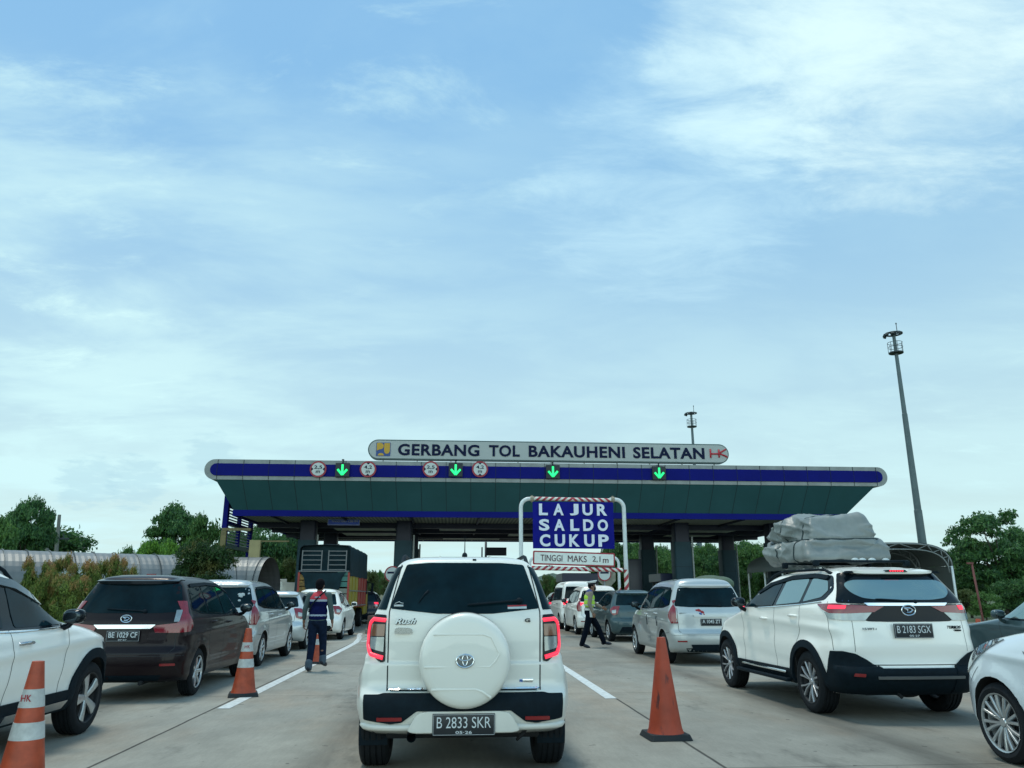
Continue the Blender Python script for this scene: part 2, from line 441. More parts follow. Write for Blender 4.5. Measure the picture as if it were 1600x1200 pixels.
        for f in fs:
            if all(V[i] is not None for i in f):
                try:
                    q = bm.faces.new([V[i] for i in f])
                    q.normal_update(); n = sum((Nn[i] for i in f), Vector())
                    if q.normal.dot(n) < 0: q.normal_flip()
                except ValueError: pass
        idx = {v: i for i, v in enumerate(V) if v is not None}
        be = [e for e in bm.edges if len(e.link_faces) == 1]
        low = {}
        for e in be:
            for v in e.verts:
                if v not in low: low[v] = bm.verts.new(v.co-Nn[idx[v]]*depth)
        for e in be:
            f0 = e.link_faces[0]; vs_ = list(f0.verts); a, b = e.verts
            if vs_[(vs_.index(a)+1) % len(vs_)] == b: a, b = b, a
            try: bm.faces.new((a, b, low[b], low[a]))
            except ValueError: pass
        for v in list(bm.verts):
            if not v.link_faces: bm.verts.remove(v)
        return mobj(name, bm, m, parent or s.root, 40)
    def cpatch(s, name, sg, pts, m, front=False, **k):
        """patch that wraps a corner; points ('r', x, z) on the rear or front face, ('s', y, z) on the flank"""
        f, ax, ay = s.corner(sg, front); q = []
        for kind, a, z in pts:
            h = (s.frontp() if front else s.rearp())(sg*a, z) if kind == 'r' else s.side(sg)(a, z)
            if h is None: continue
            an = math.atan2(h[0].y-ay, h[0].x-ax)
            if sg < 0 and not front and an > 0: an -= 2*math.pi
            if sg < 0 and front and an < 0: an += 2*math.pi
            q.append((an, z))
        kk = dict(r=.02, g=.06); kk.update(k)
        return s.patch(name, f, q, m, **kk)
    def seam(s, proj, line, wd=.006, off=.0015, step=.03):
        """panel gap drawn into the body mesh"""
        pts = []
        for a, b in zip(line, line[1:]):
            a, b = Vector(a), Vector(b); n = max(1, int((b-a).length/step)); pts += [a+(b-a)*k/n for k in range(n)]
        pts.append(Vector(line[-1])); prev = None
        for i, p in enumerate(pts):
            t = (pts[min(i+1, len(pts)-1)]-pts[max(i-1, 0)]).normalized(); nn = Vector((-t.y, t.x))*wd/2
            h1, h2 = proj(*(p+nn)), proj(*(p-nn))
            if h1 is None or h2 is None: prev = None; continue
            c = (s.bm.verts.new(h1[0]+h1[1]*off), s.bm.verts.new(h2[0]+h2[1]*off))
            if prev:
                f = s.bm.faces.new((prev[0], prev[1], c[1], c[0])); f.material_index = 2; f.normal_update()
                if f.normal.dot(h1[1]) < 0: f.normal_flip()
            prev = c
    def wheel(s, x, y, sg, style):
        S = s.S; Rr = S['R']; tw = S.get('tw', .20); rr = S.get('rim', .225)
        w = bpy.data.objects.new('wheel', None); link(w, s.root); w.location = (x, y, Rr); w.rotation_euler = (random.uniform(0, 6), 0, 0)
        bm = bmesh.new(); h = tw/2
        pf_ = [(rr, -h+.01), (rr+.02, -h), ((rr+Rr)/2, -h-.006), (Rr-.025, -h+.006), (Rr-.006, -h+.022), (Rr, -h+.045)]
        for q in (-.5, -.17, .17, .5):
            c = q*(tw-.09); pf_ += [(Rr, c-.008), (Rr-.009, c-.006), (Rr-.009, c+.006), (Rr, c+.008)]
        pf_ += [(Rr, h-.045), (Rr-.006, h-.022), (Rr-.025, h-.006), ((rr+Rr)/2, h+.006), (rr+.02, h), (rr, h-.01), (rr-.015, h-.03), (rr-.02, 0), (rr-.015, -h+.03)]
        lathe(bm, pf_, 40, 'x', closed=True)
        mobj('tyre', bm, RUBBER, w, 35)
        bm = bmesh.new()
        lathe(bm, [(rr-.004, sg*(h-.004)), (rr+.008, sg*(h+.001)), (rr+.006, sg*(h-.006)), (rr-.02, sg*(h-.05)), (rr-.035, sg*(-h+.05)), (rr-.03, sg*(-h+.05)), (rr-.012, sg*(h-.05))], 36, 'x', closed=True)
        n, kind = style
        if kind in ('vee', 'wide'):
            for f in bm.faces: f.material_index = 1
        def spoke(a, w0, w1, r0, r1, d0, d1, th=.022, skew=0, mi=0):
            q = []
            for (r_, wd, dd, ang) in ((r0, w0, d0, a), ((r0+r1)/2, (w0+w1)/2*.92, (d0*.35+d1*.65)+.004, a+skew*.5), (r1, w1, d1, a+skew)):
                ca, sa = math.cos(ang), math.sin(ang)
                for o_, dp in ((-wd/2, dd), (-wd*.30, dd+.008), (wd*.30, dd+.008), (wd/2, dd), (wd/2, dd-th), (-wd/2, dd-th)):
                    q.append(bm.verts.new((sg*dp, r_*ca-o_*sa, r_*sa+o_*ca)))
            for k in (0, 6):
                for j in range(6):
                    f = bm.faces.new((q[k+j], q[k+(j+1) % 6], q[k+6+(j+1) % 6], q[k+6+j])); f.material_index = mi
            bm.faces.new(q[:6]); bm.faces.new(q[12:][::-1])
        for k in range(n):
            a = 2*math.pi*k/n
            if kind == 'single': spoke(a, .05, .045, .035, rr-.008, h-.035, h-.015)
            elif kind == 'double':
                for dlt in (-.16, .16): spoke(a+dlt*.6, .028, .028, .04, rr-.008, h-.035, h-.012, skew=dlt*.5)
            elif kind == 'vee':
                for dlt in (-1, 1): spoke(a+dlt*.05, .020, .026, .04, rr-.006, h-.04, h-.010, skew=dlt*.20)
            elif kind == 'wide': spoke(a, .055, .115, .03, rr-.01, h-.03, h-.014)
        lathe(bm, [(.001, sg*(h-.022)), (.032, sg*(h-.022)), (.036, sg*(h-.03)), (.055, sg*(h-.045)), (.055, sg*(h-.09)), (.001, sg*(h-.09))], 20, 'x')
        lathe(bm, [(.001, sg*(h-.095)), (rr-.05, sg*(h-.095)), (rr-.05, sg*(h-.11)), (.001, sg*(h-.11))], 28, 'x', mi=1)
        bmesh.ops.recalc_face_normals(bm, faces=bm.faces[:])
        mobj('rim', bm, [S.get('rimmat', RIM), DISC], w, 35)
    def wheels(s):
        S = s.S; st = S.get('style', (5, 'single')); x = s.W-.015-S.get('tw', .20)/2
        for y in (S['ry'], S['ry']+S['wb']):
            for sg in (-1, 1): s.wheel(sg*x, y, sg, st)
        for y in (S['ry'], S['ry']+S['wb']):
            bm = bmesh.new(); tube(bm, [(-x, y, S['R']), (-.2, y, S['R']), (-.12, y, S['R']), (.12, y, S['R']), (.2, y, S['R']), (x, y, S['R'])], [.045, .045, .12, .12, .045, .045], 10)
            mobj('axle', bm, DARK, s.root, 40)
    def arch(s, sides, m, r0=.05, r1=.12, a0=-15, a1=195, off=.018):
        for ay in (s.S['ry'], s.S['ry']+s.S['wb']):
            rr = s.S['R']
            for sg in sides:
                pts = []
                for k in range(25):
                    a = R(a0+(a1-a0)*k/24); pts.append((ay+(rr+r0)*math.cos(a), rr+(rr+r0)*math.sin(a)))
                for k in range(24, -1, -1):
                    a = R(a0+(a1-a0)*k/24); pts.append((ay+(rr+r1)*math.cos(a), rr+(rr+r1)*math.sin(a)))
                pts = [p for p in pts if p[1] > s.S.get('zb', .22)+.02]
                s.patch('wheel_arch_trim', s.side(sg), pts, m, off=off, r=0, g=.06, depth=.03)
    def dlo(s, sides, frame, panes, gl=None, fm=None):
        for sg in sides:
            s.patch('window_frame', s.side(sg), frame, fm or GBLACK, off=.003, r=.05, g=.08, depth=.006)
            for i, p in enumerate(panes):
                s.patch('window', s.side(sg), p, (gl[i] if isinstance(gl, list) else gl) or GLASS, off=.008, r=.03, g=.08, depth=.006)
    def mirror(s, sg, y, z, m=None):
        h = s.side(sg)(y, z-.05); x = h[0].x
        bm = bmesh.new()
        ellipsoid(bm, (x+sg*.115, y+.02, z+.045), (.100, .07, .068), mi=0, pw=.72)
        tube(bm, [(x-sg*.02, y+.05, z-.07), (x+sg*.06, y+.04, z-.04), (x+sg*.10, y+.02, z)], [.035, .028, .03], 10, 0)
        o = mobj('mirror', bm, m or BPLAST, s.root, 50)
        bm = bmesh.new(); ellipsoid(bm, (x+sg*.115, y-.040, z+.045), (.080, .016, .050), pw=.7)
        mobj('mirror_glass', bm, mat('mirror_glass_dark', (.05, .07, .08), rough=.08, metal=.8), o, 50)
    def handle(s, sg, y, z, m=None):
        h = s.side(sg)(y, z)[0].x; bm = bmesh.new()
        tube(bm, [(h-sg*.01, y-.10, z), (h+sg*.025, y-.08, z+.004), (h+sg*.034, y, z+.008), (h+sg*.025, y+.08, z+.004), (h-sg*.01, y+.10, z)], [.012, .014, .016, .014, .012], 8)
        mobj('door_handle', bm, m or s.S['paint'], s.root, 50)
    def plate(s, x, z, txt, small, tilt=0, wd=.43, ht=.135, lift=.02, style=None, bold=.01):
        h = s.rearp()(x, z); p = bpy.data.objects.new('tmp', None)
        bm = bmesh.new(); box(bm, -wd/2, wd/2, -.006, .006, -ht/2, ht/2, bev=.004)
        o = mobj('number_plate', bm, PLATE, s.root, 40); o.location = (x, h[0].y-lift, z); o.rotation_euler = (R(tilt), 0, 0)
        bm = bmesh.new(); q = .006
        for a in ((-wd/2+q, wd/2-q, -ht/2+q, -ht/2+q+.002), (-wd/2+q, wd/2-q, ht/2-q-.002, ht/2-q), (-wd/2+q, -wd/2+q+.002, -ht/2+q, ht/2-q), (wd/2-q-.002, wd/2-q, -ht/2+q, ht/2-q)):
            box(bm, a[0], a[1], -.009, -.0075, a[2], a[3])
        mobj('plate_border', bm, LETTER, o)
        text_obj('plate_lettering', txt, LETTER, o, (0, -.009, ht*.10), width=wd*.86, height=ht*.50, extrude=.0015, bold=bold, rot=(0,0,0))
        if small: text_obj('plate_lettering', small, LETTER, o, (0, -.009, -ht*.345), width=wd*.26, height=ht*.13, extrude=.001, bold=.01)
        return o
    def wiper(s, x0, z0, x1, z1):
        bm = bmesh.new(); rp = s.rearp(); n = 8; P = []
        for k in range(n+1):
            t = k/n; h = rp(x0+(x1-x0)*t, z0+(z1-z0)*t); P.append(h[0]+h[1]*(.025 if k else .015))
        tube(bm, P, [.018]+[.010]*(n-1)+[.006], 6)
        ellipsoid(bm, P[0], (.03, .02, .025), u=10, v=6)
        mobj('rear_wiper', bm, BPLAST, s.root, 50)
    def spoiler(s, half, z, m=None, dy=-.10, th=.05, back=.35):
        rp = s.rearp(); y0 = rp(0, z-.05)[0].y; bm = bmesh.new(); n = 16; A = []
        for k in range(n+1):
            x = half*(2*k/n-1); e = (abs(x)/half)**6; c = 1-e*.75
            tz = s.cast((x*.98, y0+back, 5), (0, 0, -1)); zt = tz[0].z if tz else z
            yb = y0+dy+.06*(x/half)**2+.05*e
            A.append([bm.verts.new(v) for v in ((x, y0+back, zt+.004), (x, y0+back*.45, zt*.5+z*.5+.010), (x, yb, z-.004), (x, yb+.006, z-th*c*.7), (x, yb+.06, z-th*c), (x, y0+back*.6, z-th*c-.01))])
        for a, b in zip(A, A[1:]):
            for j in range(6): bm.faces.new((a[j], b[j], b[(j+1) % 6], a[(j+1) % 6]))
        bm.faces.new(A[0]); bm.faces.new(A[-1][::-1]); bmesh.ops.recalc_face_normals(bm, faces=bm.faces[:])
        return mobj('spoiler', bm, m or s.S['paint'], s.root, 45), y0+dy
    def rails(s, x, y0, y1, m=None, hgt=.045):
        for sg in (-1, 1):
            P = []; n = 12
            for k in range(n+1):
                t = k/n; y = y0+(y1-y0)*t; h = s.topp()(sg*x, y); e = min(1, math.sin(math.pi*min(max(t, .0), 1))*3.2)
                P.append((sg*x, y, h[0].z-.01+(hgt+.01)*e))
            bm = bmesh.new(); tube(bm, P, [.022]+[.017]*(n-1)+[.022], 8); mobj('roof_rail', bm, m or BPLAST, s.root, 50)
    def emblem_ring(s, x, z, rx, rz, m=CHROME, kind='oval', y=None):
        h = s.rearp()(x, z); y = h[0].y-.012 if y is None else y
        bm = bmesh.new()
        def ring(cx, cz, a, b, r):
            P = [(cx+a*math.cos(t*2*math.pi/28), y, cz+b*math.sin(t*2*math.pi/28)) for t in range(29)]; tube(bm, P, r, 6, cap=False)
        ring(x, z, rx, rz, rx*.09)
        if kind == 'tri':      # two inner ovals, one upright and one lying
            ring(x, z+rz*.10, rx*.30, rz*.82, rx*.07); ring(x, z+rz*.45, rx*.72, rz*.42, rx*.07)
        elif kind == 'dee':
            tube(bm, [(x-rx*.62, y, z+rz*.42), (x+rx*.25, y, z+rz*.42), (x+rx*.62, y, z+rz*.05), (x+rx*.2, y, z-rz*.42), (x-rx*.35, y, z-rz*.42), (x-rx*.1, y, z+rz*.05), (x-rx*.62, y, z+rz*.42)], rx*.11, 6)
        return mobj('emblem', bm, m, s.root, 50)
    def base(s, rear=True):
        S = s.S
        s.wheels()
        # windscreen
        zt = s.H-.15; zc = S.get('cowl', 1.08)+.03
        s.patch('windscreen', s.frontp(), [(-s.W+.20, zc), (s.W-.20, zc), (s.W-.34, zt), (-s.W+.34, zt)], GLASS, off=.006, r=.06, g=.12, depth=.01)
        for sg in (-1, 1):
            s.cpatch('head_lamp', sg, [('r', s.W-.45, .68), ('r', s.W-.45, .78), ('s', s.L-.62, .88), ('s', s.L-.55, .74)], LHEAD, front=True)

def std_profiles(L, W, H, rt, cowl_y, cowl, roof_f, hood_f=.90, belt=1.05, bump=0.06, zb=.22, rlow=.10, tum=.20, nose=.02, midhood=.45):
    """rear, front and half-width profiles over height (z, value)"""
    rear = [(zb, rlow+.05), (zb+.08, rlow*.3+.005), (.48, 0), (.62, .015), (.68, bump), (belt-.1, bump+.03), (belt, bump+.06), (H-.16, rt), (H-.07, rt+.05), (H-.02, rt+.22), (H, rt+.75)]
    front = [(zb, L-.18), (.36, L-.03), (.55, L), (.72, L-nose-.03), (hood_f-.04, L-.16), (hood_f, L-.27), (hood_f+(cowl-hood_f)*.55, cowl_y+midhood), (cowl, cowl_y), (H-.16, roof_f), (H-.07, roof_f-.28), (H-.02, roof_f-.75), (H, roof_f-1.3)]
    half = [(zb, W-.06), (.34, W-.02), (.55, W-.005), (.80, W), (belt-.06, W-.015), (belt+.02, W-.045), (H-.20, W-tum), (H-.11, W-tum-.055), (H-.05, W-tum-.14), (H-.02, W-tum-.27), (H, .12)]
    return dict(rear=rear, front=front, half=half)
# ------------------------------------------------------------------ the cars
def suv_rush():
    H = 1.69; W = .845; L = 4.20
    S = dict(L=L, W=W, H=H, zb=.30, R=.335, tw=.235, rim=.21, wb=2.58, ry=.68, paint=PEARL, style=(5, 'double'), res=1.35,
        rear=[(.30, .20), (.345, .06), (.42, .01), (.50, 0), (.57, .01), (.60, .03), (.625, .075), (.70, .10), (.825, .098), (.845, .108), (.95, .108), (1.15, .118), (1.23, .14), (1.60, .315), (1.64, .35), (1.67, .50), (H, 1.0)],
        front=[(.30, L-.15), (.42, L-.02), (.6, L), (.8, L-.05), (.93, L-.18), (.98, L-.3), (1.07, 3.45), (1.14, 3.10), (1.52, 2.45), (1.62, 2.15), (1.67, 1.8), (H, 1.4)],
        half=[(.30, .72), (.36, .785), (.50, .825), (.72, .835), (.86, .80), (.95, .775), (1.10, .765), (1.20, .745), (1.26, .715), (1.50, .625), (1.58, .585), (1.63, .53), (1.66, .44), (1.68, .28), (H, .12)],
        lr=[(.3, .26), (.8, .24), (1.2, .22), (1.7, .20)], pr=3.6, flare=.035, taper=.02, creases=[(.87, .0, .012, .04), (.42, 0, -.012, .07)])
    c = Car(S, (.10, 6.37, 0), 'white four-wheel-drive in the middle lane with a round white spare-wheel cover on its tailgate', 'car')
    rp = c.rearp()
    # shut lines of the side-hinged tailgate
    for sg in (-1, 1):
        c.seam(rp, [(sg*.535, 1.60), (sg*.61, 1.22), (sg*.605, .90), (sg*.60, .63)], .010)
        c.seam(c.side(sg), [(1.35, 1.20), (1.38, .80), (1.20, .42)], .007)
    c.seam(rp, [(-.60, .645), (.60, .645)], .010)
    # black bumper inset
    top = [(-.80, .595), (-.62, .600), (-.585, .565), (.585, .565), (.62, .600), (.80, .595)]
    c.patch('bumper_inset', rp, [(-.775, .598), (-.66, .602), (-.62, .612), (.62, .612), (.66, .602), (.775, .598), (.765, .43), (.56, .405), (.475, .415), (.36, .495), (-.36, .495), (-.475, .415), (-.56, .405), (-.765, .43)], BPLAST, off=.012, r=.012, g=.03, depth=.03)
    bm = bmesh.new(); prism(bm, rounded([(-.43, .36), (-.36, .475), (-.30, .495), (.30, .495), (.36, .475), (.43, .36), (.38, .345), (-.38, .345)], .02), 'y', -.045, .02)
    bmesh.ops.bevel(bm, geom=bm.edges[:], offset=.006, segments=2, affect='EDGES')
    mobj('bumper_step', bm, PEARL, c.root, 40)
    bm = bmesh.new()       # rolled lower lip of the bumper
    P = []
    for k in range(41):
        x = -.80+1.6*k/40; h = rp(x, .385)
        zc = .375+.0*abs(x)
        if h: P.append(h[0]+Vector((0, -.004, zc-.385)))
    tube(bm, P, [.012]+[.026]*(len(P)-2)+[.012], 10); mobj('bumper_lip', bm, PEARL, c.root, 50)
    for sg in (-1, 1):
        c.patch('reflector', rp, [(sg*.47, .455), (sg*.66, .452), (sg*.66, .427), (sg*.47, .430)], REFL, off=.020, r=.006, g=.05, depth=.02)
    # chrome strip under the tailgate
    for sg in (-1, 1):
        c.patch('chrome_strip', rp, [(sg*.59, .642), (sg*.28, .642), (sg*.28, .622), (sg*.575, .622)], CHROME, off=.030, r=.006, g=.025, depth=.045)
    # glass
    c.patch('rear_window', rp, [(-.605, 1.245), (-.22, 1.205), (.22, 1.205), (.605, 1.245), (.492, 1.598), (.30, 1.612), (-.30, 1.612), (-.492, 1.598)], GLASS, off=.004, r=.02, g=.06, depth=.012)
    for sg in (-1, 1):
        c.cpatch('quarter_window', sg, [('r', .635, 1.235), ('r', .525, 1.590), ('s', .80, 1.53), ('s', .60, 1.25)], GLASS, off=.004, r=.02)
        c.dlo([sg], [(.95, 1.20), (1.05, 1.52), (2.35, 1.53), (3.05, 1.19)], [[(1.0, 1.22), (1.08, 1.50), (1.45, 1.51), (1.45, 1.22)], [(1.52, 1.21), (1.52, 1.51), (2.28, 1.51), (2.95, 1.2)]])
    # tail lamps: dark housing, glowing ring, amber over clear inside
    for sg in (-1, 1):
        c.cpatch('tail_lamp', sg, [('r', .628, 1.195), ('r', .625, .845), ('r', .665, .835), ('r', .735, .90), ('s', .27, 1.0), ('s', .30, 1.15), ('r', .715, 1.20)], LRED if False else GBLACK, off=.010, r=.03, g=.04)
        L0 = c.root.children[-1]
        f, ax, ay = c.corner(sg)
        def ang(x, z):
            h = rp(sg*x, z)[0]; a = math.atan2(h.y-ay, h.x-ax)
            return a-2*math.pi if (sg < 0 and a > 0) else a
        a_in, a_mid = ang(.638, 1.0), ang(.718, 1.0)
        hs = c.side(sg)(.30, 1.0)[0]; a_out = math.atan2(hs.y-ay, hs.x-ax)
        if sg < 0 and a_out > 0: a_out -= 2*math.pi
        bm = bmesh.new(); P = []
        path = [(a_in, 1.155), (a_in+(a_out-a_in)*.55, 1.162), (a_in+(a_out-a_in)*.80, 1.13), (a_in+(a_out-a_in)*.90, 1.05), (a_in+(a_out-a_in)*.84, .97), (a_in+(a_out-a_in)*.50, .895), (a_in, .872)]
        dense = []
        for p, q in zip(path, path[1:]):
            for k in range(6): dense.append((p[0]+(q[0]-p[0])*k/6, p[1]+(q[1]-p[1])*k/6))
        dense.append(path[-1])
        for a, z in dense:
            h = f(a, z); P.append(h[0]+h[1]*.012)
        tube(bm, P, .0165, 10); mobj('lit_ring', bm, LITPINK, L0, 60)
        m1 = a_in+(a_out-a_in)*.62
        c.patch('indicator_lens', f, [(a_in, 1.125), (m1, 1.125), (m1, 1.035), (a_in, 1.035)], LAMBER, off=.015, r=.01, g=.06, depth=.01, parent=L0)
        c.patch('reversing_lens', f, [(a_in, 1.028), (m1, 1.028), (m1*.95+a_in*.05, .94), (a_in, .915)], LCLEAR, off=.015, r=.01, g=.06, depth=.01, parent=L0)
    # spare wheel cover
    bm = bmesh.new(); cz = .868; yb = rp(0, .9)[0].y
    lathe(bm, [(.30, yb+.02), (.335, yb-.02), (.352, yb-.10), (.350, yb-.19), (.338, yb-.222), (.318, yb-.238), (.28, yb-.246), (.15, yb-.252), (.001, yb-.254)], 72, 'y', (0, 0, cz))
    cov = mobj('spare_wheel_cover', bm, PEARL, c.root, 32); yf = yb-.252
    bm = bmesh.new()
    def rib(pts, wd=.012, th=.007):
        P = [(x, yf+.004+.03*(x*x+(z)**2), cz+z) for x, z in pts]; tube(bm, P, wd, 6)
    rib([(-.245, .19), (.14, .19), (.20, .17), (.262, .05)], .007)
    rib([(-.31, -.045), (.19, -.045), (.235, .0), (.262, .05)], .009)
    rib([(-.25, -.205), (.08, -.205), (.13, -.22), (.20, -.262)], .009)
    rib([(-.12, .075), (.06, .07), (.095, .045)], .005)
    for v in bm.verts: v.co.y = (v.co.y-yf)*.55+yf
    mobj('moulded_rib', bm, PEARL, cov, 60)
    bm = bmesh.new()
    lathe(bm, [(.352, yb-.03), (.3535, yb-.025), (.3535, yb+.0), (.345, yb)], 64, 'y', (0, 0, cz), closed=True); mobj('cover_seal', bm, SEAM, cov, 50)
    bm = bmesh.new(); ellipsoid(bm, (0, yf-.001, .868), (.064, .006, .045)); mobj('emblem_back', bm, mat('emblem_grey', (.16, .18, .18), rough=.3), cov, 60)
    c.emblem_ring(0, .868, .066, .047, CHROME, 'tri', y=yf-.010)
    # lettering and handle
    BEDGE = mat('badge_edge', (.03, .035, .035), rough=.4)
    text_obj('badge', 'Rush', BEDGE, c.root, (-.472, rp(-.475, 1.148)[0].y-.004, 1.148), width=.172, height=.050, shear=.35, bold=.055, extrude=.004, rot=(R(-6), 0, 0))
    text_obj('badge', 'Rush', mat('badge_silver', (.55, .60, .60), rough=.3, metal=.3), c.root, (-.475, rp(-.475, 1.148)[0].y-.014, 1.151), width=.165, height=.045, shear=.35, bold=.02, extrude=.003, rot=(R(-6), 0, 0))
    text_obj('badge', 'G', BEDGE, c.root, (.505, rp(.505, 1.155)[0].y-.006, 1.155), width=.045, height=.030, bold=.03, extrude=.05)
    bm = bmesh.new(); h = rp(-.485, 1.075)[0]
    prism(bm, rounded([(-.56, 1.055), (-.555, 1.095), (-.53, 1.102), (-.44, 1.100), (-.415, 1.085), (-.418, 1.055)], .012), 'y', h.y-.022, h.y+.01); mobj('tailgate_handle', bm, CHROME, c.root, 40)
    bm = bmesh.new(); h = rp(.49, .70)[0]; box(bm, .435, .545, h.y-.006, h.y+.01, .687, .712, bev=.003); o = mobj('badge_plate', bm, CHROME, c.root, 40)
    bm = bmesh.new(); box(bm, .437, .462, h.y-.009, h.y, .690, .709); mobj('badge_mark', bm, STICKB, o)
    # number plate
    c.plate(.0, .405, 'B 2833 SKR', '05·26', wd=.475, ht=.155, lift=.062, bold=-.004)
    # stickers
    g = lambda x, z: rp(x, z)[0].y-.008
    bm = bmesh.new(); tube(bm, [(-.575, g(-.575, 1.275), 1.268), (-.50, g(-.50, 1.275), 1.268)], .009, 6); tube(bm, [(-.57, g(-.57, 1.28), 1.285), (-.535, g(-.53, 1.3), 1.30), (-.525, g(-.5, 1.3), 1.292), (-.50, g(-.5, 1.29), 1.287)], .003, 6)
    mobj('outline_sticker', bm, STICK, c.root)
    c.patch('bumper_sticker', rp, [(.345, 1.268), (.50, 1.272), (.50, 1.262), (.345, 1.258)], STICKR, off=.007, r=0, g=.1, depth=.002)
    c.patch('bumper_sticker', rp, [(.345, 1.256), (.50, 1.260), (.50, 1.243), (.345, 1.240)], STICK, off=.007, r=0, g=.1, depth=.002)
    c.wiper(.44, 1.30, .02, 1.268)
    bm = bmesh.new(); P = [(-.30, g(-.30, 1.40)-.005, 1.385), (-.335, g(-.33, 1.36)-.008, 1.355), (-.375, g(-.37, 1.3)-.005, 1.29)]; tube(bm, P, [.012, .006, .004], 6); mobj('washer_arm', bm, BPLAST, c.root)
    # roof: rails, antenna, washer jet
    c.rails(.545, .62, 2.5, BPLAST, .075)
    h = c.topp()(.0, .95)[0]; bm = bmesh.new(); ellipsoid(bm, (0, .95, h.z+.015), (.025, .05, .03)); tube(bm, [(0, .95, h.z+.03), (0, .93, h.z+.19)], [.006, .003], 6); mobj('antenna', bm, BPLAST, c.root, 50)
    bm = bmesh.new(); h = rp(.075, 1.638)[0]; box(bm, .06, .09, h.y-.008, h.y+.01, 1.632, 1.648); mobj('washer_jet', bm, BPLAST, c.root)
    for x in (-.22, .22):
        bm = bmesh.new(); n = 20; P = []
        for k in range(n+1):
            y = .55+k/n*1.9; P.append((x, y, c.topp()(x, y)[0].z))
        tube(bm, P, .011, 6); mobj('roof_swage', bm, PEARL, c.root, 50)
    for sg in (-1, 1): c.mirror(sg, 2.90, 1.20, GBLACK); c.handle(sg, 1.55, 1.02)
    bm = bmesh.new(); tube(bm, [(-.40, .75, .33), (-.40, .12, .325), (-.395, -.0, .31)], [.03, .033, .036], 12, cap=False); tube(bm, [(-.40, .7, .33), (-.40, .25, .33)], .055, 12); mobj('exhaust_pipe', bm, BPLAST, c.root, 50)
    bm = bmesh.new(); box(bm, -.60, .60, .20, 1.0, .27, .34, bev=.02); tube(bm, [(.48, .10, .34), (.44, .07, .30), (.42, .12, .27)], .014, 6); mobj('underbody', bm, DARK, c.root)
    for sg in (-1, 1):
        bm = bmesh.new(); box(bm, sg*.60-.0, sg*.825, .36, .372, .20, .36) if sg > 0 else box(bm, -.825, -.60, .36, .372, .20, .36); mobj('mud_flap', bm, BPLAST, c.root)
    c.base(); c.close()
    return c

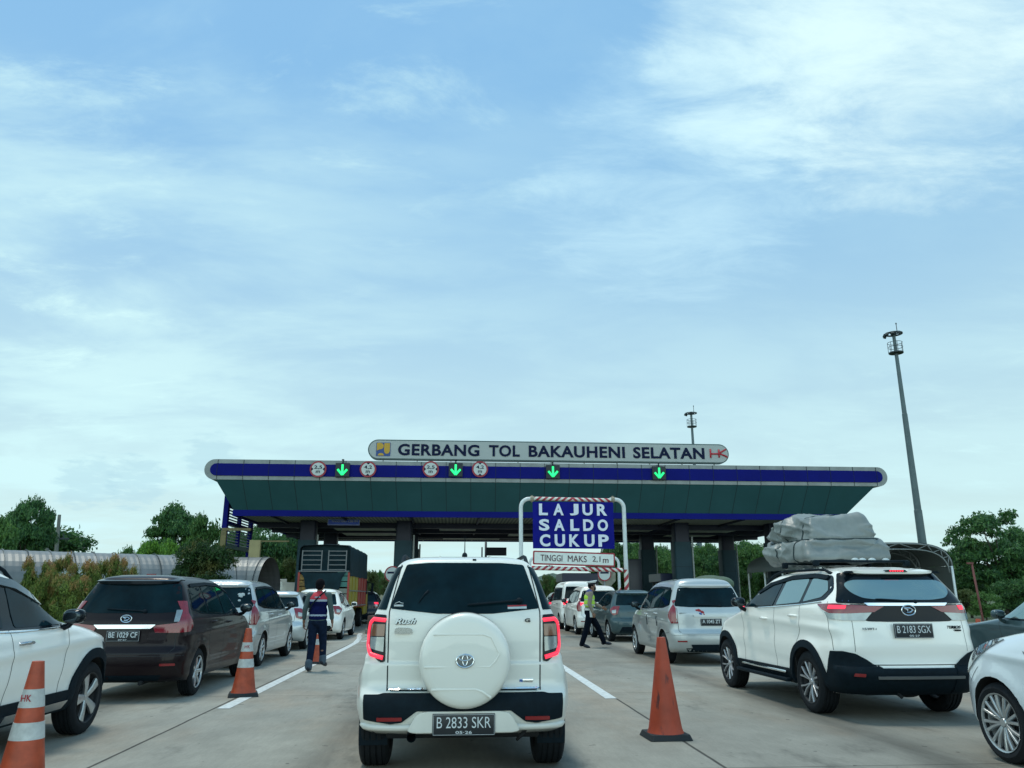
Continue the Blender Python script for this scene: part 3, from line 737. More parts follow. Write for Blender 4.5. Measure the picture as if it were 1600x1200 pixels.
def suv_terios():
    H = 1.70; W = .885; L = 4.44
    pr = dict(L=L, W=W, H=H, zb=.27, R=.35, tw=.225, rim=.235, wb=2.685, ry=.94, paint=WHITE, style=(6, 'vee'), rimmat=mat('two_tone_alloy', (.42, .44, .46), rough=.3, metal=.7), res=1.35,
        rear=[(.27, .28), (.34, .13), (.42, .06), (.50, .02), (.56, .02), (.585, .10), (.66, .10), (.80, .085), (1.0, .10), (1.12, .12), (1.26, .14), (1.34, .17), (1.56, .32), (1.62, .36), (1.665, .55), (H, 1.1)],
        front=[(.27, L-.2), (.4, L-.04), (.6, L), (.8, L-.04), (.93, L-.16), (1.00, L-.35), (1.06, 3.72), (1.13, 3.35), (1.50, 2.65), (1.60, 2.35), (1.66, 1.95), (H, 1.5)],
        half=[(.27, .76), (.36, .85), (.5, .875), (.72, .875), (.90, .855), (1.10, .855), (1.20, .845), (1.28, .805), (1.50, .68), (1.58, .635), (1.63, .57), (1.665, .46), (1.685, .3), (H, .12)],
        lr=[(.2, .34), (.9, .34), (1.2, .34), (1.7, .26)], pr=3.0, flare=.018, taper=.04, creases=[(1.05, .04, .014, .05), (.55, .06, -.014, .10), (.36, 0, .0, .07)])
    c = Car(pr, (5.17, 8.66, 0), 'white crossover carrying the tarpaulin bundle on its roof, black lower bumper, brake lamps lit', 'car', rz=R(1.2))
    rp = c.rearp(); rt = c.root
    # upper windows (left flank faces the camera)
    frame = [(.50, 1.295), (.40, 1.40), (.53, 1.575), (.95, 1.61), (1.65, 1.60), (2.3, 1.50), (2.95, 1.185), (2.2, 1.195), (1.1, 1.245)]
    c.dlo((-1, 1), frame, [[(.60, 1.325), (.50, 1.40), (.60, 1.515), (.90, 1.545), (1.0, 1.545), (1.02, 1.27)], [(1.10, 1.262), (1.08, 1.545), (1.72, 1.535), (1.76, 1.225)], [(1.86, 1.215), (1.82, 1.53), (2.25, 1.455), (2.82, 1.20)]], [GLASSL, GLASSL, GLASS])
    for sg in (-1, 1):
        P = [c.side(sg)(y, z)[0]+Vector((sg*.006, 0, 0)) for y, z in ((.55, 1.275), (1.1, 1.235), (1.7, 1.205), (2.3, 1.185), (2.95, 1.175))]
        bm = bmesh.new(); tube(bm, P, .008, 6); mobj('window_moulding', bm, CHROME, rt, 50)
        c.patch('rain_visor', c.side(sg), [(.62, 1.53), (.60, 1.575), (1.0, 1.60), (1.6, 1.59), (2.2, 1.51), (2.5, 1.385), (2.45, 1.36), (2.1, 1.475), (1.6, 1.54), (1.0, 1.555)], BPLAST, off=.02, r=.02, g=.08, depth=.02)
        for ln in ([(1.06, 1.25), (1.08, .95), (1.20, .75), (1.24, .40)], [(1.80, 1.2), (1.83, .8), (1.80, .40)], [(2.95, 1.17), (2.90, .9), (2.88, .45)], [(.42, 1.28), (.3, .75)]): c.seam(c.side(sg), ln, .007)
        c.handle(sg, 1.24, 1.10); c.handle(sg, 2.12, 1.045)
        c.mirror(sg, 2.75, 1.21, GBLACK)
        c.patch('sill_cladding', c.side(sg), [(1.36, .30), (1.38, .46), (3.14, .46), (3.18, .30)], BPLAST, off=.02, r=.02, g=.1)
        bm = bmesh.new(); h = c.side(sg)(2.2, .42)[0].x
        box(bm, min(h, h+sg*.075), max(h, h+sg*.075), 1.42, 3.10, .30, .345, bev=.015); st = mobj('side_step', bm, BPLAST, rt, 40)
        bm = bmesh.new(); box(bm, min(h+sg*.01, h+sg*.045), max(h+sg*.01, h+sg*.045), 1.50, 2.95, .40, .43, bev=.01); mobj('step_trim', bm, CHROME, st, 40)
    c.arch((-1, 1), BPLAST, .045, .125)
    c.seam(rp, [(-.655, 1.07), (-.665, .74)], .005); c.seam(rp, [(.655, 1.07), (.665, .74)], .005)
    # rear glass with a wide black frame and silvered pane
    c.patch('tailgate_frame', rp, [(-.76, 1.262), (-.60, 1.60), (.60, 1.60), (.76, 1.262), (.55, 1.255), (-.55, 1.255)], GBLACK, off=.012, r=.03, g=.022, depth=.02)
    c.patch('rear_window', rp, [(-.62, 1.47), (-.60, 1.38), (-.50, 1.315), (-.30, 1.295), (.30, 1.295), (.50, 1.315), (.60, 1.38), (.62, 1.47), (.52, 1.515), (-.52, 1.515)], GLASSL, off=.015, r=.05, g=.05, depth=.008)
    # black centre panel, chrome bar
    c.patch('tailgate_garnish', rp, [(-.66, 1.25), (.66, 1.25), (.60, 1.13), (.50, 1.065), (.28, 1.06), (-.28, 1.06), (-.50, 1.065), (-.60, 1.13)], GBLACK, off=.006, r=.03, g=.06, depth=.02)
    c.patch('chrome_strip', rp, [(-.50, 1.262), (.50, 1.262), (.46, 1.232), (-.46, 1.232)], CHROME, off=.020, r=.01, g=.06, depth=.02)
    for sg in (-1, 1):
        c.cpatch('tail_lamp', sg, [('r', .28, 1.225), ('r', .40, 1.165), ('r', .70, 1.145), ('s', .34, 1.15), ('s', .50, 1.20), ('s', .62, 1.245), ('s', .30, 1.255), ('r', .70, 1.245)], LRED, off=.014, r=.02, g=.04)
        L0 = rt.children[-1]
        c.cpatch('clear_lens', sg, [('r', .43, 1.160), ('r', .70, 1.148), ('s', .34, 1.148), ('s', .42, 1.165), ('s', .36, 1.09), ('r', .72, 1.072), ('r', .52, 1.072)], LCLEAR, off=.014, r=.015, g=.04, parent=L0)
        c.cpatch('lit_segment', sg, [('s', .22, 1.232), ('s', .36, 1.232), ('s', .36, 1.198), ('s', .22, 1.198)] if sg < 0 else [('r', .72, 1.232), ('s', .20, 1.232), ('s', .20, 1.19), ('r', .72, 1.19)], LITRED, off=.019, r=.006, g=.04, depth=.004, parent=L0)
        c.cpatch('bumper_corner', sg, [('r', .665, .72), ('r', .56, .66), ('r', .44, .575), ('r', .44, .30), ('s', .44, .30), ('s', .505, .42), ('s', .42, .55), ('s', .34, .74), ('s', .22, .745)], BPLAST, off=.022, r=.03, g=.025, depth=.04)
        c.cpatch('reflector', sg, [('r', .62, .515), ('r', .72, .520), ('r', .73, .497), ('r', .63, .492)], REFL, off=.048, r=.01, g=.02)
    c.patch('rear_bumper', rp, [(-.66, .56), (.66, .56), (.70, .30), (.55, .285), (-.55, .285), (-.70, .30)], BPLAST, off=.014, r=.02, g=.04, depth=.04)
    c.patch('bumper_guard', rp, [(-.50, .495), (.50, .495), (.50, .475), (-.50, .475)], mat('satin_trim', (.16, .18, .19), rough=.35, metal=.6), off=.034, r=.006, g=.06)
    c.seam(rp, [(-.52, .60), (.52, .60)], .010)
    sp, ys = c.spoiler(.56, 1.625, None, dy=-.06, th=.045, back=.42)
    bm = bmesh.new(); prism(bm, [(-.60, 1.600), (.60, 1.600), (.56, 1.626), (-.56, 1.626)], 'y', ys+.07, ys+.12); mobj('spoiler_underside', bm, BPLAST, sp)
    bm = bmesh.new(); prism(bm, rounded([(-.14, 1.612), (-.11, 1.638), (.11, 1.638), (.14, 1.612)], .01), 'y', ys-.014, ys+.06); o = mobj('high_brake_lamp', bm, GBLACK, rt, 40)
    bm = bmesh.new()
    for k in range(6): ellipsoid(bm, (-.075+.03*k, ys-.016, 1.625), (.012, .006, .009), u=8, v=6)
    mobj('lit_segment', bm, LITRED, o, 60)
    c.emblem_ring(0, 1.185, .082, .056, CHROME, 'dee')
    c.plate(0, .965, 'B 2183 SGX', '05·27', wd=.46, ht=.155, lift=.03, bold=-.004)
    c.patch('plate_recess', rp, [(-.30, 1.05), (.30, 1.05), (.25, .87), (-.25, .87)], WHITE, off=.002, r=.03, g=.06, depth=.006)
    y = rp(.52, .99)[0].y-.008
    text_obj('badge', 'TERIOS', GBLACK, rt, (.52, y, 1.0), width=.17, height=.032, shear=.3, bold=.01, extrude=.04)
    text_obj('badge', 'CUSTOM', GBLACK, rt, (.56, rp(.56, .965)[0].y-.008, .965), width=.085, height=.018, bold=.02, extrude=.04)
    text_obj('badge', '1.5 VVT-i', mat('grey_badge', (.22, .25, .26), rough=.3, metal=.8), rt, (-.49, rp(-.49, .98)[0].y-.008, .985), width=.16, height=.024, bold=.01, extrude=.04)
    c.wiper(.10, 1.275, -.36, 1.30)
    c.patch('bumper_sticker', rp, [(-.70, 1.29), (-.64, 1.29), (-.64, 1.28), (-.70, 1.28)], STICKB, off=.012, r=0, g=.1, depth=.002)
    c.rails(.60, .62, 2.55, BPLAST, .05)
    for y in (1.0, 1.9):
        P = [(-.62+1.24*k/10, y, 1.765) for k in range(11)]; bm = bmesh.new(); tube(bm, P, .016, 8)
        for sg in (-1, 1): box(bm, sg*.60-.03, sg*.60+.03, y-.04, y+.04, 1.70, 1.775, bev=.01)
        mobj('roof_bar', bm, BPLAST, rt, 40)
    bm = bmesh.new(); box(bm, -.55, .55, .25, 1.0, .27, .33, bev=.02); ellipsoid(bm, (.06, .5, .28), (.14, .22, .06)); tube(bm, [(-.22, .16, .29), (-.20, .12, .26)], .02, 8); mobj('underbody', bm, DARK, rt)
    c.base(); c.close()
    return c

def mpv(label, loc, pnt, kind, rz=0, L=4.19, W=.83, H=1.66, txt=None, small=None, vis=(-1, 1), style=(7, 'single'), lit=False, res=1.0, glass=None, extra=None, R_=.315):
    """small people carrier with an upright tail"""
    pr = std_profiles(L, W, H, .27, 3.30, 1.06, 2.55, belt=1.08, bump=.055)
    S = dict(L=L, W=W, H=H, zb=.24, R=R_, tw=.19, rim=.205, wb=2.655, ry=.74, paint=pnt, style=style, res=res, lr=[(.2, .34), (1.1, .28), (1.7, .22)], pr=3.4, flare=.016, **pr)
    c = Car(S, loc, label, 'car', rz=rz); rp = c.rearp(); rt = c.root
    g = glass or GLASS
    frame = [(.36, 1.155), (.50, 1.46), (.95, 1.50), (1.75, 1.505), (2.38, 1.44), (3.02, 1.07), (2.2, 1.055), (1.2, 1.08), (.75, 1.095)]
    c.dlo((-1, 1), frame, [[(.42, 1.17), (.54, 1.445), (1.0, 1.475), (1.05, 1.11), (.78, 1.12)], [(1.13, 1.105), (1.08, 1.475), (1.75, 1.48), (1.80, 1.08)], [(1.90, 1.075), (1.85, 1.475), (2.34, 1.41), (2.88, 1.09)]], g)
    for sg in (-1, 1):
        for ln in ([(1.08, 1.08), (1.10, .82), (1.16, .62), (1.22, .35)], [(1.86, 1.05), (1.88, .7), (1.86, .32)], [(2.92, 1.05), (2.86, .8), (2.84, .36)], [(.30, .62), (.50, .60)]): c.seam(c.side(sg), ln, .007)
        c.handle(sg, 1.30, .97); c.handle(sg, 2.14, .945); c.mirror(sg, 2.78, 1.10, GBLACK if kind == 'dark' else BPLAST)
        c.patch('rain_visor', c.side(sg), [(.62, 1.455), (.62, 1.50), (1.4, 1.53), (2.0, 1.52), (2.5, 1.40), (2.46, 1.365), (2.0, 1.475), (1.4, 1.49)], BPLAST, off=.018, r=.02, g=.1, depth=.02)
        c.patch('mud_flap', c.side(sg), [(S['ry']-.36, .16), (S['ry']-.30, .16), (S['ry']-.30, .34), (S['ry']-.36, .34)], BPLAST, off=.0, r=0, g=.1)
    c.patch('rear_window', rp, [(-.70, 1.135), (-.40, 1.115), (.40, 1.115), (.70, 1.135), (.575, 1.50), (-.575, 1.50)], g, off=.004, r=.04, g=.07, depth=.012)
    c.seam(rp, [(-.66, 1.10), (-.665, .95), (-.66, .66), (-.60, .60), (.60, .60), (.66, .66), (.665, .95), (.66, 1.10)], .008)
    c.seam(rp, [(-.78, .57), (.78, .57)], .005)
    c.spoiler(.55, 1.545, GBLACK if kind == 'dark' else None, dy=-.045, th=.065, back=.36)
    for sg in (-1, 1):
        if kind == 'dark':      # tall lamp with clear centre, red foot running into the tailgate
            c.cpatch('tail_lamp', sg, [('r', .665, 1.155), ('r', .655, .985), ('r', .36, .955), ('r', .40, .865), ('r', .68, .86), ('s', .24, .87), ('s', .32, .95), ('s', .27, 1.12), ('s', .33, 1.27), ('s', .24, 1.27)], LRED, off=.012, r=.015, g=.04)
            c.cpatch('clear_lens', sg, [('r', .680, 1.15), ('r', .672, 1.0), ('s', .13, 1.0), ('s', .19, 1.15)], LCLEAR, off=.020, r=.012, g=.04, parent=rt.children[-1])
        else:
            c.cpatch('tail_lamp', sg, [('r', .675, 1.10), ('r', .665, .80), ('s', .20, .80), ('s', .30, .95), ('s', .27, 1.10), ('s', .25, 1.26), ('r', .71, 1.24)], LRED, off=.012, r=.02, g=.04)
            c.cpatch('clear_lens', sg, [('r', .69, .96), ('r', .68, .82), ('s', .14, .82), ('s', .14, .97)], LCLEAR, off=.018, r=.02, g=.04, parent=rt.children[-1])
            if lit: c.cpatch('lit_segment', sg, [('r', .69, 1.09), ('r', .69, 1.0), ('s', .15, 1.0), ('s', .15, 1.09)], LITRED, off=.02, r=.02, g=.04, parent=rt.children[-1])
        c.cpatch('reflector', sg, [('r', .52, .475), ('r', .52, .445), ('r', .70, .445), ('r', .70, .475)], REFL, off=.008, r=.01, g=.04)
    c.patch('chrome_strip', rp, [(-.40, .965), (.40, .965), (.34, .915), (-.34, .915)] if kind == 'dark' else [(-.36, .965), (.36, .965), (.34, .925), (-.34, .925)], CHROME if kind == 'dark' else pnt, off=.03, r=.012, g=.08, depth=.03)
    c.patch('plate_recess', rp, [(-.33, .90), (.33, .90), (.29, .72), (-.29, .72)], pnt, off=.001, r=.03, g=.08, depth=.004)
    if txt: c.plate(0, .825, txt, small, wd=.43, ht=.14, lift=.02, bold=.012)
    if kind == 'dark': c.emblem_ring(0, 1.045, .070, .046, CHROME, 'dee')
    c.wiper(.22, 1.135, -.28, 1.165)
    c.patch('bumper_trim', rp, [(-.55, .33), (.55, .33), (.50, .26), (-.50, .26)], BPLAST, off=.006, r=.02, g=.08)
    bm = bmesh.new(); box(bm, -.55, .55, .25, .95, .22, .29, bev=.02); tube(bm, [(.28, .6, .24), (.30, .02, .235)], .028, 10); mobj('exhaust_pipe', bm, DARK, rt, 40)
    if extra: extra(c)
    c.base(); c.close()
    return c

def hatch(label, loc, pnt, rz=0, L=3.8, W=.82, H=1.50, lit=False, rt_=.40, res=.9, txt=None, glass=None, R_=.30, lamp='mid', hi=False, roofz=0):
    pr = std_profiles(L, W, H, rt_, 2.95, 1.02, 2.15, belt=.98, bump=.07, hood_f=.84)
    S = dict(L=L, W=W, H=H, zb=.22, R=R_, tw=.185, rim=.195, wb=L*.645, ry=.62 if L < 4 else .8, paint=pnt, style=(7, 'single'), res=res, lr=[(.2, .38), (1.0, .34), (1.6, .26)], pr=3.0, flare=.016, **pr)
    c = Car(S, loc, label, 'car', rz=rz); rp = c.rearp(); rt = c.root; g = glass or GLASS
    k = H-1.50
    frame = [(.52, 1.10), (.68, 1.30+k), (1.1, 1.37+k), (1.75, 1.36+k), (2.12, 1.28+k), (2.70, 1.00), (2.0, .97), (1.1, 1.0)]
    c.dlo((-1, 1), frame, [[(.60, 1.12), (.72, 1.29+k), (.92, 1.33+k), (.98, 1.04)], [(1.05, 1.03), (1.0, 1.34+k), (1.55, 1.34+k), (1.60, 1.0)], [(1.68, .995), (1.64, 1.34+k), (2.08, 1.26+k), (2.58, 1.01)]], g)
    for sg in (-1, 1):
        for ln in ([(.98, 1.0), (1.0, .7), (1.08, .35)], [(1.64, .97), (1.66, .6), (1.64, .32)], [(2.62, .97), (2.56, .7), (2.54, .36)]): c.seam(c.side(sg), ln, .007)
        c.handle(sg, 1.18, .90); c.handle(sg, 1.90, .88); c.mirror(sg, 2.45, 1.02, pnt)
        c.cpatch('tail_lamp', sg, [('r', .52, 1.03), ('r', .60, .80), ('r', .72, .76), ('s', .22, .78), ('s', .34, .93), ('s', .28, 1.02)], LRED, off=.012, r=.02, g=.04)
        c.cpatch('clear_lens', sg, [('r', .63, .93), ('r', .65, .83), ('r', .74, .83), ('r', .75, .90)], LCLEAR, off=.018, r=.02, g=.04, parent=rt.children[-1])
        if lit: c.cpatch('lit_segment', sg, [('r', .58, 1.01), ('r', .62, .93), ('r', .76, .93), ('r', .74, 1.01)], LITRED, off=.022, r=.02, g=.04, parent=rt.children[-1])
    c.patch('rear_window', rp, [(-.63, 1.06), (.63, 1.06), (.53, H-.17), (-.53, H-.17)], g, off=.004, r=.05, g=.07, depth=.012)
    c.seam(rp, [(-.58, 1.0), (-.56, .72), (-.48, .66), (.48, .66), (.56, .72), (.58, 1.0)], .008)
    c.spoiler(.54, H-.10, None, dy=-.07, th=.04, back=.30)
    c.patch('bumper_trim', rp, [(-.50, .44), (.50, .44), (.58, .27), (-.58, .27)], BPLAST, off=.006, r=.03, g=.08)
    c.patch('chrome_strip', rp, [(-.30, .865), (.30, .865), (.30, .845), (-.30, .845)], CHROME if hi else pnt, off=.02, r=.008, g=.08, depth=.02)
    if txt: c.plate(0, .77, txt, None, wd=.42, ht=.135, lift=.02)
    c.wiper(.15, 1.08, -.25, 1.10)
    bm = bmesh.new()
    if hi or lit:
        h = rp(0, H-.115)[0]; box(bm, -.10, .10, h.y-.09, h.y-.03, H-.125, H-.10, bev=.006); mobj('high_brake_lamp', bm, LITRED if lit else LRED, rt, 40)
    bm = bmesh.new(); box(bm, -.5, .5, .25, .95, .20, .27, bev=.02); mobj('underbody', bm, DARK, rt)
    c.base(); c.close()
    return c

def crossover_left():
    """the car cut by the left edge; its right flank shows"""
    H = 1.70; W = .90; L = 4.50
    S = dict(L=L, W=W, H=H, zb=.28, R=.345, tw=.215, rim=.235, wb=2.775, ry=.92, paint=WHITE, style=(5, 'wide'), res=1.3,
        rear=[(.28, .15), (.4, .02), (.55, 0), (.7, .06), (1.1, .12), (1.5, .32), (1.62, .40), (1.67, .6), (H, 1.1)],
        front=[(.28, L-.2), (.4, L-.05), (.6, L), (.80, L-.03), (.90, L-.10), (.97, L-.28), (1.04, 3.92), (1.11, 3.42), (1.48, 2.62), (1.58, 2.32), (1.65, 1.9), (H, 1.4)],
        half=[(.28, .80), (.36, .86), (.5, .885), (.7, .895), (.92, .89), (1.02, .865), (1.08, .82), (1.42, .70), (1.55, .635), (1.62, .55), (1.665, .44), (1.685, .3), (H, .12)],
        lf=[(0, .55), (.9, .75), (1.05, .8), (1.2, .5), (1.7, .4)], pf=2.6, flare=.02, creases=[(.86, .04, .016, .05), (.52, .03, -.016, .10), (.36, 0, 0, .07)])
    c = Car(S, (-4.575, 5.03, 0), 'white car cut by the left edge, black wheel arches, side window and black mirror', 'car')
    rt = c.root
    frame = [(.6, 1.12), (.75, 1.45), (1.5, 1.52), (2.15, 1.47), (2.62, 1.32), (3.28, 1.07), (2.6, 1.055), (1.5, 1.07)]
    c.dlo((-1, 1), frame, [[(.7, 1.14), (.8, 1.42), (1.25, 1.46), (1.28, 1.10)], [(1.36, 1.09), (1.34, 1.47), (2.0, 1.45), (2.03, 1.08)], [(2.20, 1.075), (2.16, 1.42), (2.58, 1.30), (3.10, 1.08)]])
    for sg in (-1, 1):
        for ln in ([(2.09, 1.06), (2.12, .75), (2.08, .40)], [(3.12, 1.06), (3.05, .85), (3.02, .45)], [(1.3, 1.08), (1.32, .7), (1.42, .45)]): c.seam(c.side(sg), ln, .007)
        P = [c.side(sg)(y, z)[0]+Vector((sg*.006, 0, 0)) for y, z in ((.7, 1.10), (1.5, 1.06), (2.2, 1.045), (2.8, 1.048), (3.20, 1.055))]
        bm = bmesh.new(); tube(bm, P, .009, 6); mobj('window_moulding', bm, CHROME, rt, 50)
        c.patch('rain_visor', c.side(sg), [(1.0, 1.45), (1.2, 1.52), (1.8, 1.535), (2.3, 1.47), (2.82, 1.27), (2.74, 1.25), (2.3, 1.40), (1.8, 1.465)], mat('smoked_visor', (.035, .055, .065), rough=.12, coat=.6), off=.022, r=.03, g=.08, depth=.02)
        c.handle(sg, 2.30, .945, mat('satin_chrome', (.45, .48, .50), rough=.2, metal=1)); c.handle(sg, 1.42, .965, CHROME)
        c.mirror(sg, 2.98, 1.11, GBLACK)
        c.patch('sill_cladding', c.side(sg), [(1.30, .29), (1.32, .47), (3.33, .47), (3.38, .29)], BPLAST, off=.018, r=.02, g=.1)
        for y0, y1 in ((1.5, 2.05), (2.12, 3.22)):
            c.patch('sill_plate', c.side(sg), [(y0, .325), (y0+.02, .385), (y1, .385), (y1-.05, .325)], mat('satin_chrome', (.45, .48, .50)), off=.03, r=.01, g=.1, depth=.02)
    c.arch((-1, 1), BPLAST, .045, .135)
    c.rails(.60, .7, 2.45, BPLAST, .045)
    for sg in (-1, 1): c.cpatch('tail_lamp', sg, [('r', .5, 1.1), ('r', .5, .95), ('s', .3, .95), ('s', .3, 1.1)], LRED)
    c.base(); c.close(); return c

def hatch_corner():
    """the car cut by the right edge; the front of its left flank shows"""
    H = 1.68; W = .865; L = 4.40
    S = dict(L=L, W=W, H=H, zb=.20, R=.315, tw=.195, rim=.225, wb=2.74, ry=.74, paint=paint('cool_white_paint', (.60, .68, .72)), style=(8, 'double'), res=1.3,
        rear=[(.20, .15), (.35, .02), (.55, 0), (.7, .06), (1.1, .12), (1.5, .32), (1.60, .45), (H, 1.1)],
        front=[(.20, L-.16), (.3, L-.03), (.5, L), (.68, L-.03), (.84, L-.12), (.94, L-.30), (1.02, L-.66), (1.08, 3.35), (1.42, 2.5), (1.54, 2.2), (1.62, 1.8), (H, 1.3)],
        half=[(.20, .80), (.3, .845), (.5, .86), (.72, .862), (.90, .85), (.98, .82), (1.06, .79), (1.40, .68), (1.52, .61), (1.59, .52), (1.63, .42), (1.65, .3), (H, .12)],
        lf=[(0, .75), (.7, .95), (.95, 1.0), (1.2, .5), (1.7, .4)], pf=2.3, flare=.022, creases=[(.80, .05, .014, .04), (.42, 0, -.012, .08)])
    c = Car(S, (5.47, 3.22, 0), 'white car cut by the bottom right corner, clear headlamp and silver multi-spoke wheel', 'car')
    rt = c.root
    c.dlo((-1, 1), [(.6, 1.10), (.75, 1.42), (1.5, 1.48), (2.1, 1.42), (3.05, 1.03), (1.5, 1.04)], [[(.7, 1.12), (.8, 1.40), (1.25, 1.43), (1.28, 1.08)], [(1.36, 1.07), (1.34, 1.43), (2.0, 1.40), (2.03, 1.06)], [(2.12, 1.06), (2.10, 1.36), (2.90, 1.06)]])
    for sg in (-1, 1):
        c.cpatch('head_lamp', sg, [('s', L-1.02, .985), ('s', L-.72, .94), ('s', L-.42, .80), ('r', .66, .72), ('r', .60, .66), ('s', L-.36, .66), ('s', L-.55, .735), ('s', L-.80, .86)], LHEAD, front=True, off=.012, r=.03, g=.05)
        c.seam(c.side(sg), [(3.05, 1.02), (2.92, .8), (2.90, .35)], .008); c.seam(c.side(sg), [(L-.70, .74), (L-.50, .60), (L-.45, .40)], .006)
        c.mirror(sg, 2.48, 1.10, S['paint']); c.handle(sg, 2.0, .93)
        text_obj('badge', 'VVT', mat('grey_badge', (.22, .25, .26)), rt, (c.side(sg)(3.02, .90)[0].x+sg*.004, 3.02, .90), width=.09, height=.022, rot=(0, 0, R(90)*sg), extrude=.003)
        c.cpatch('tail_lamp', sg, [('r', .6, 1.1), ('r', .6, .85), ('s', .3, .85), ('s', .3, 1.1)], LRED)
    S2 = c
    c.wheels()
    zt = H-.15; c.patch('windscreen', c.frontp(), [(-.66, 1.10), (.66, 1.10), (.52, zt), (-.52, zt)], GLASS, off=.006, r=.06, g=.12, depth=.01)
    c.close(); return c

def minivan(label, loc, pnt, H=1.93, W=.86, L=4.2, lit=True):
    pr = std_profiles(L, W, H, .16, 3.55, 1.12, 2.95, belt=1.10, bump=.05, hood_f=.92, tum=.15)
    S = dict(L=L, W=W, H=H, zb=.26, R=.31, tw=.18, rim=.19, wb=2.65, ry=.70, paint=pnt, style=(5, 'single'), res=.9, lr=[(.2, .25), (1.2, .22), (2, .18)], pr=4.2, flare=.01, **pr)
    c = Car(S, loc, label, 'van'); rp = c.rearp(); rt = c.root
    c.dlo((-1, 1), [(.22, 1.16), (.30, 1.66), (2.7, 1.66), (3.3, 1.12)], [[(.28, 1.19), (.34, 1.62), (1.05, 1.62), (1.05, 1.19)], [(1.13, 1.19), (1.13, 1.62), (2.0, 1.62), (2.0, 1.19)], [(2.1, 1.17), (2.1, 1.60), (2.65, 1.60), (3.15, 1.16)]])
    c.patch('rear_window', rp, [(-.68, 1.22), (.68, 1.22), (.60, 1.70), (-.60, 1.70)], GLASS, off=.004, r=.05, g=.08, depth=.012)
    for sg in (-1, 1):
        c.cpatch('tail_lamp', sg, [('r', .72, 1.22), ('r', .72, .84), ('s', .12, .84), ('s', .14, 1.22)], LRED, off=.012, r=.02)
        if lit: c.cpatch('lit_segment', sg, [('r', .735, 1.12), ('r', .735, .98), ('s', .10, .98), ('s', .12, 1.12)], LITRED, off=.02, r=.02, parent=rt.children[-1])
        c.mirror(sg, 3.1, 1.18, BPLAST); c.handle(sg, 2.15, 1.0); c.handle(sg, 1.15, 1.0, BPLAST)
        c.seam(c.side(sg), [(1.09, 1.6), (1.09, .4)], .008); c.seam(c.side(sg), [(2.05, 1.6), (2.05, .4)], .008)
    c.seam(rp, [(-.70, 1.75), (-.70, .55), (.70, .55), (.70, 1.75)], .008)
    c.base(); c.close(); return c
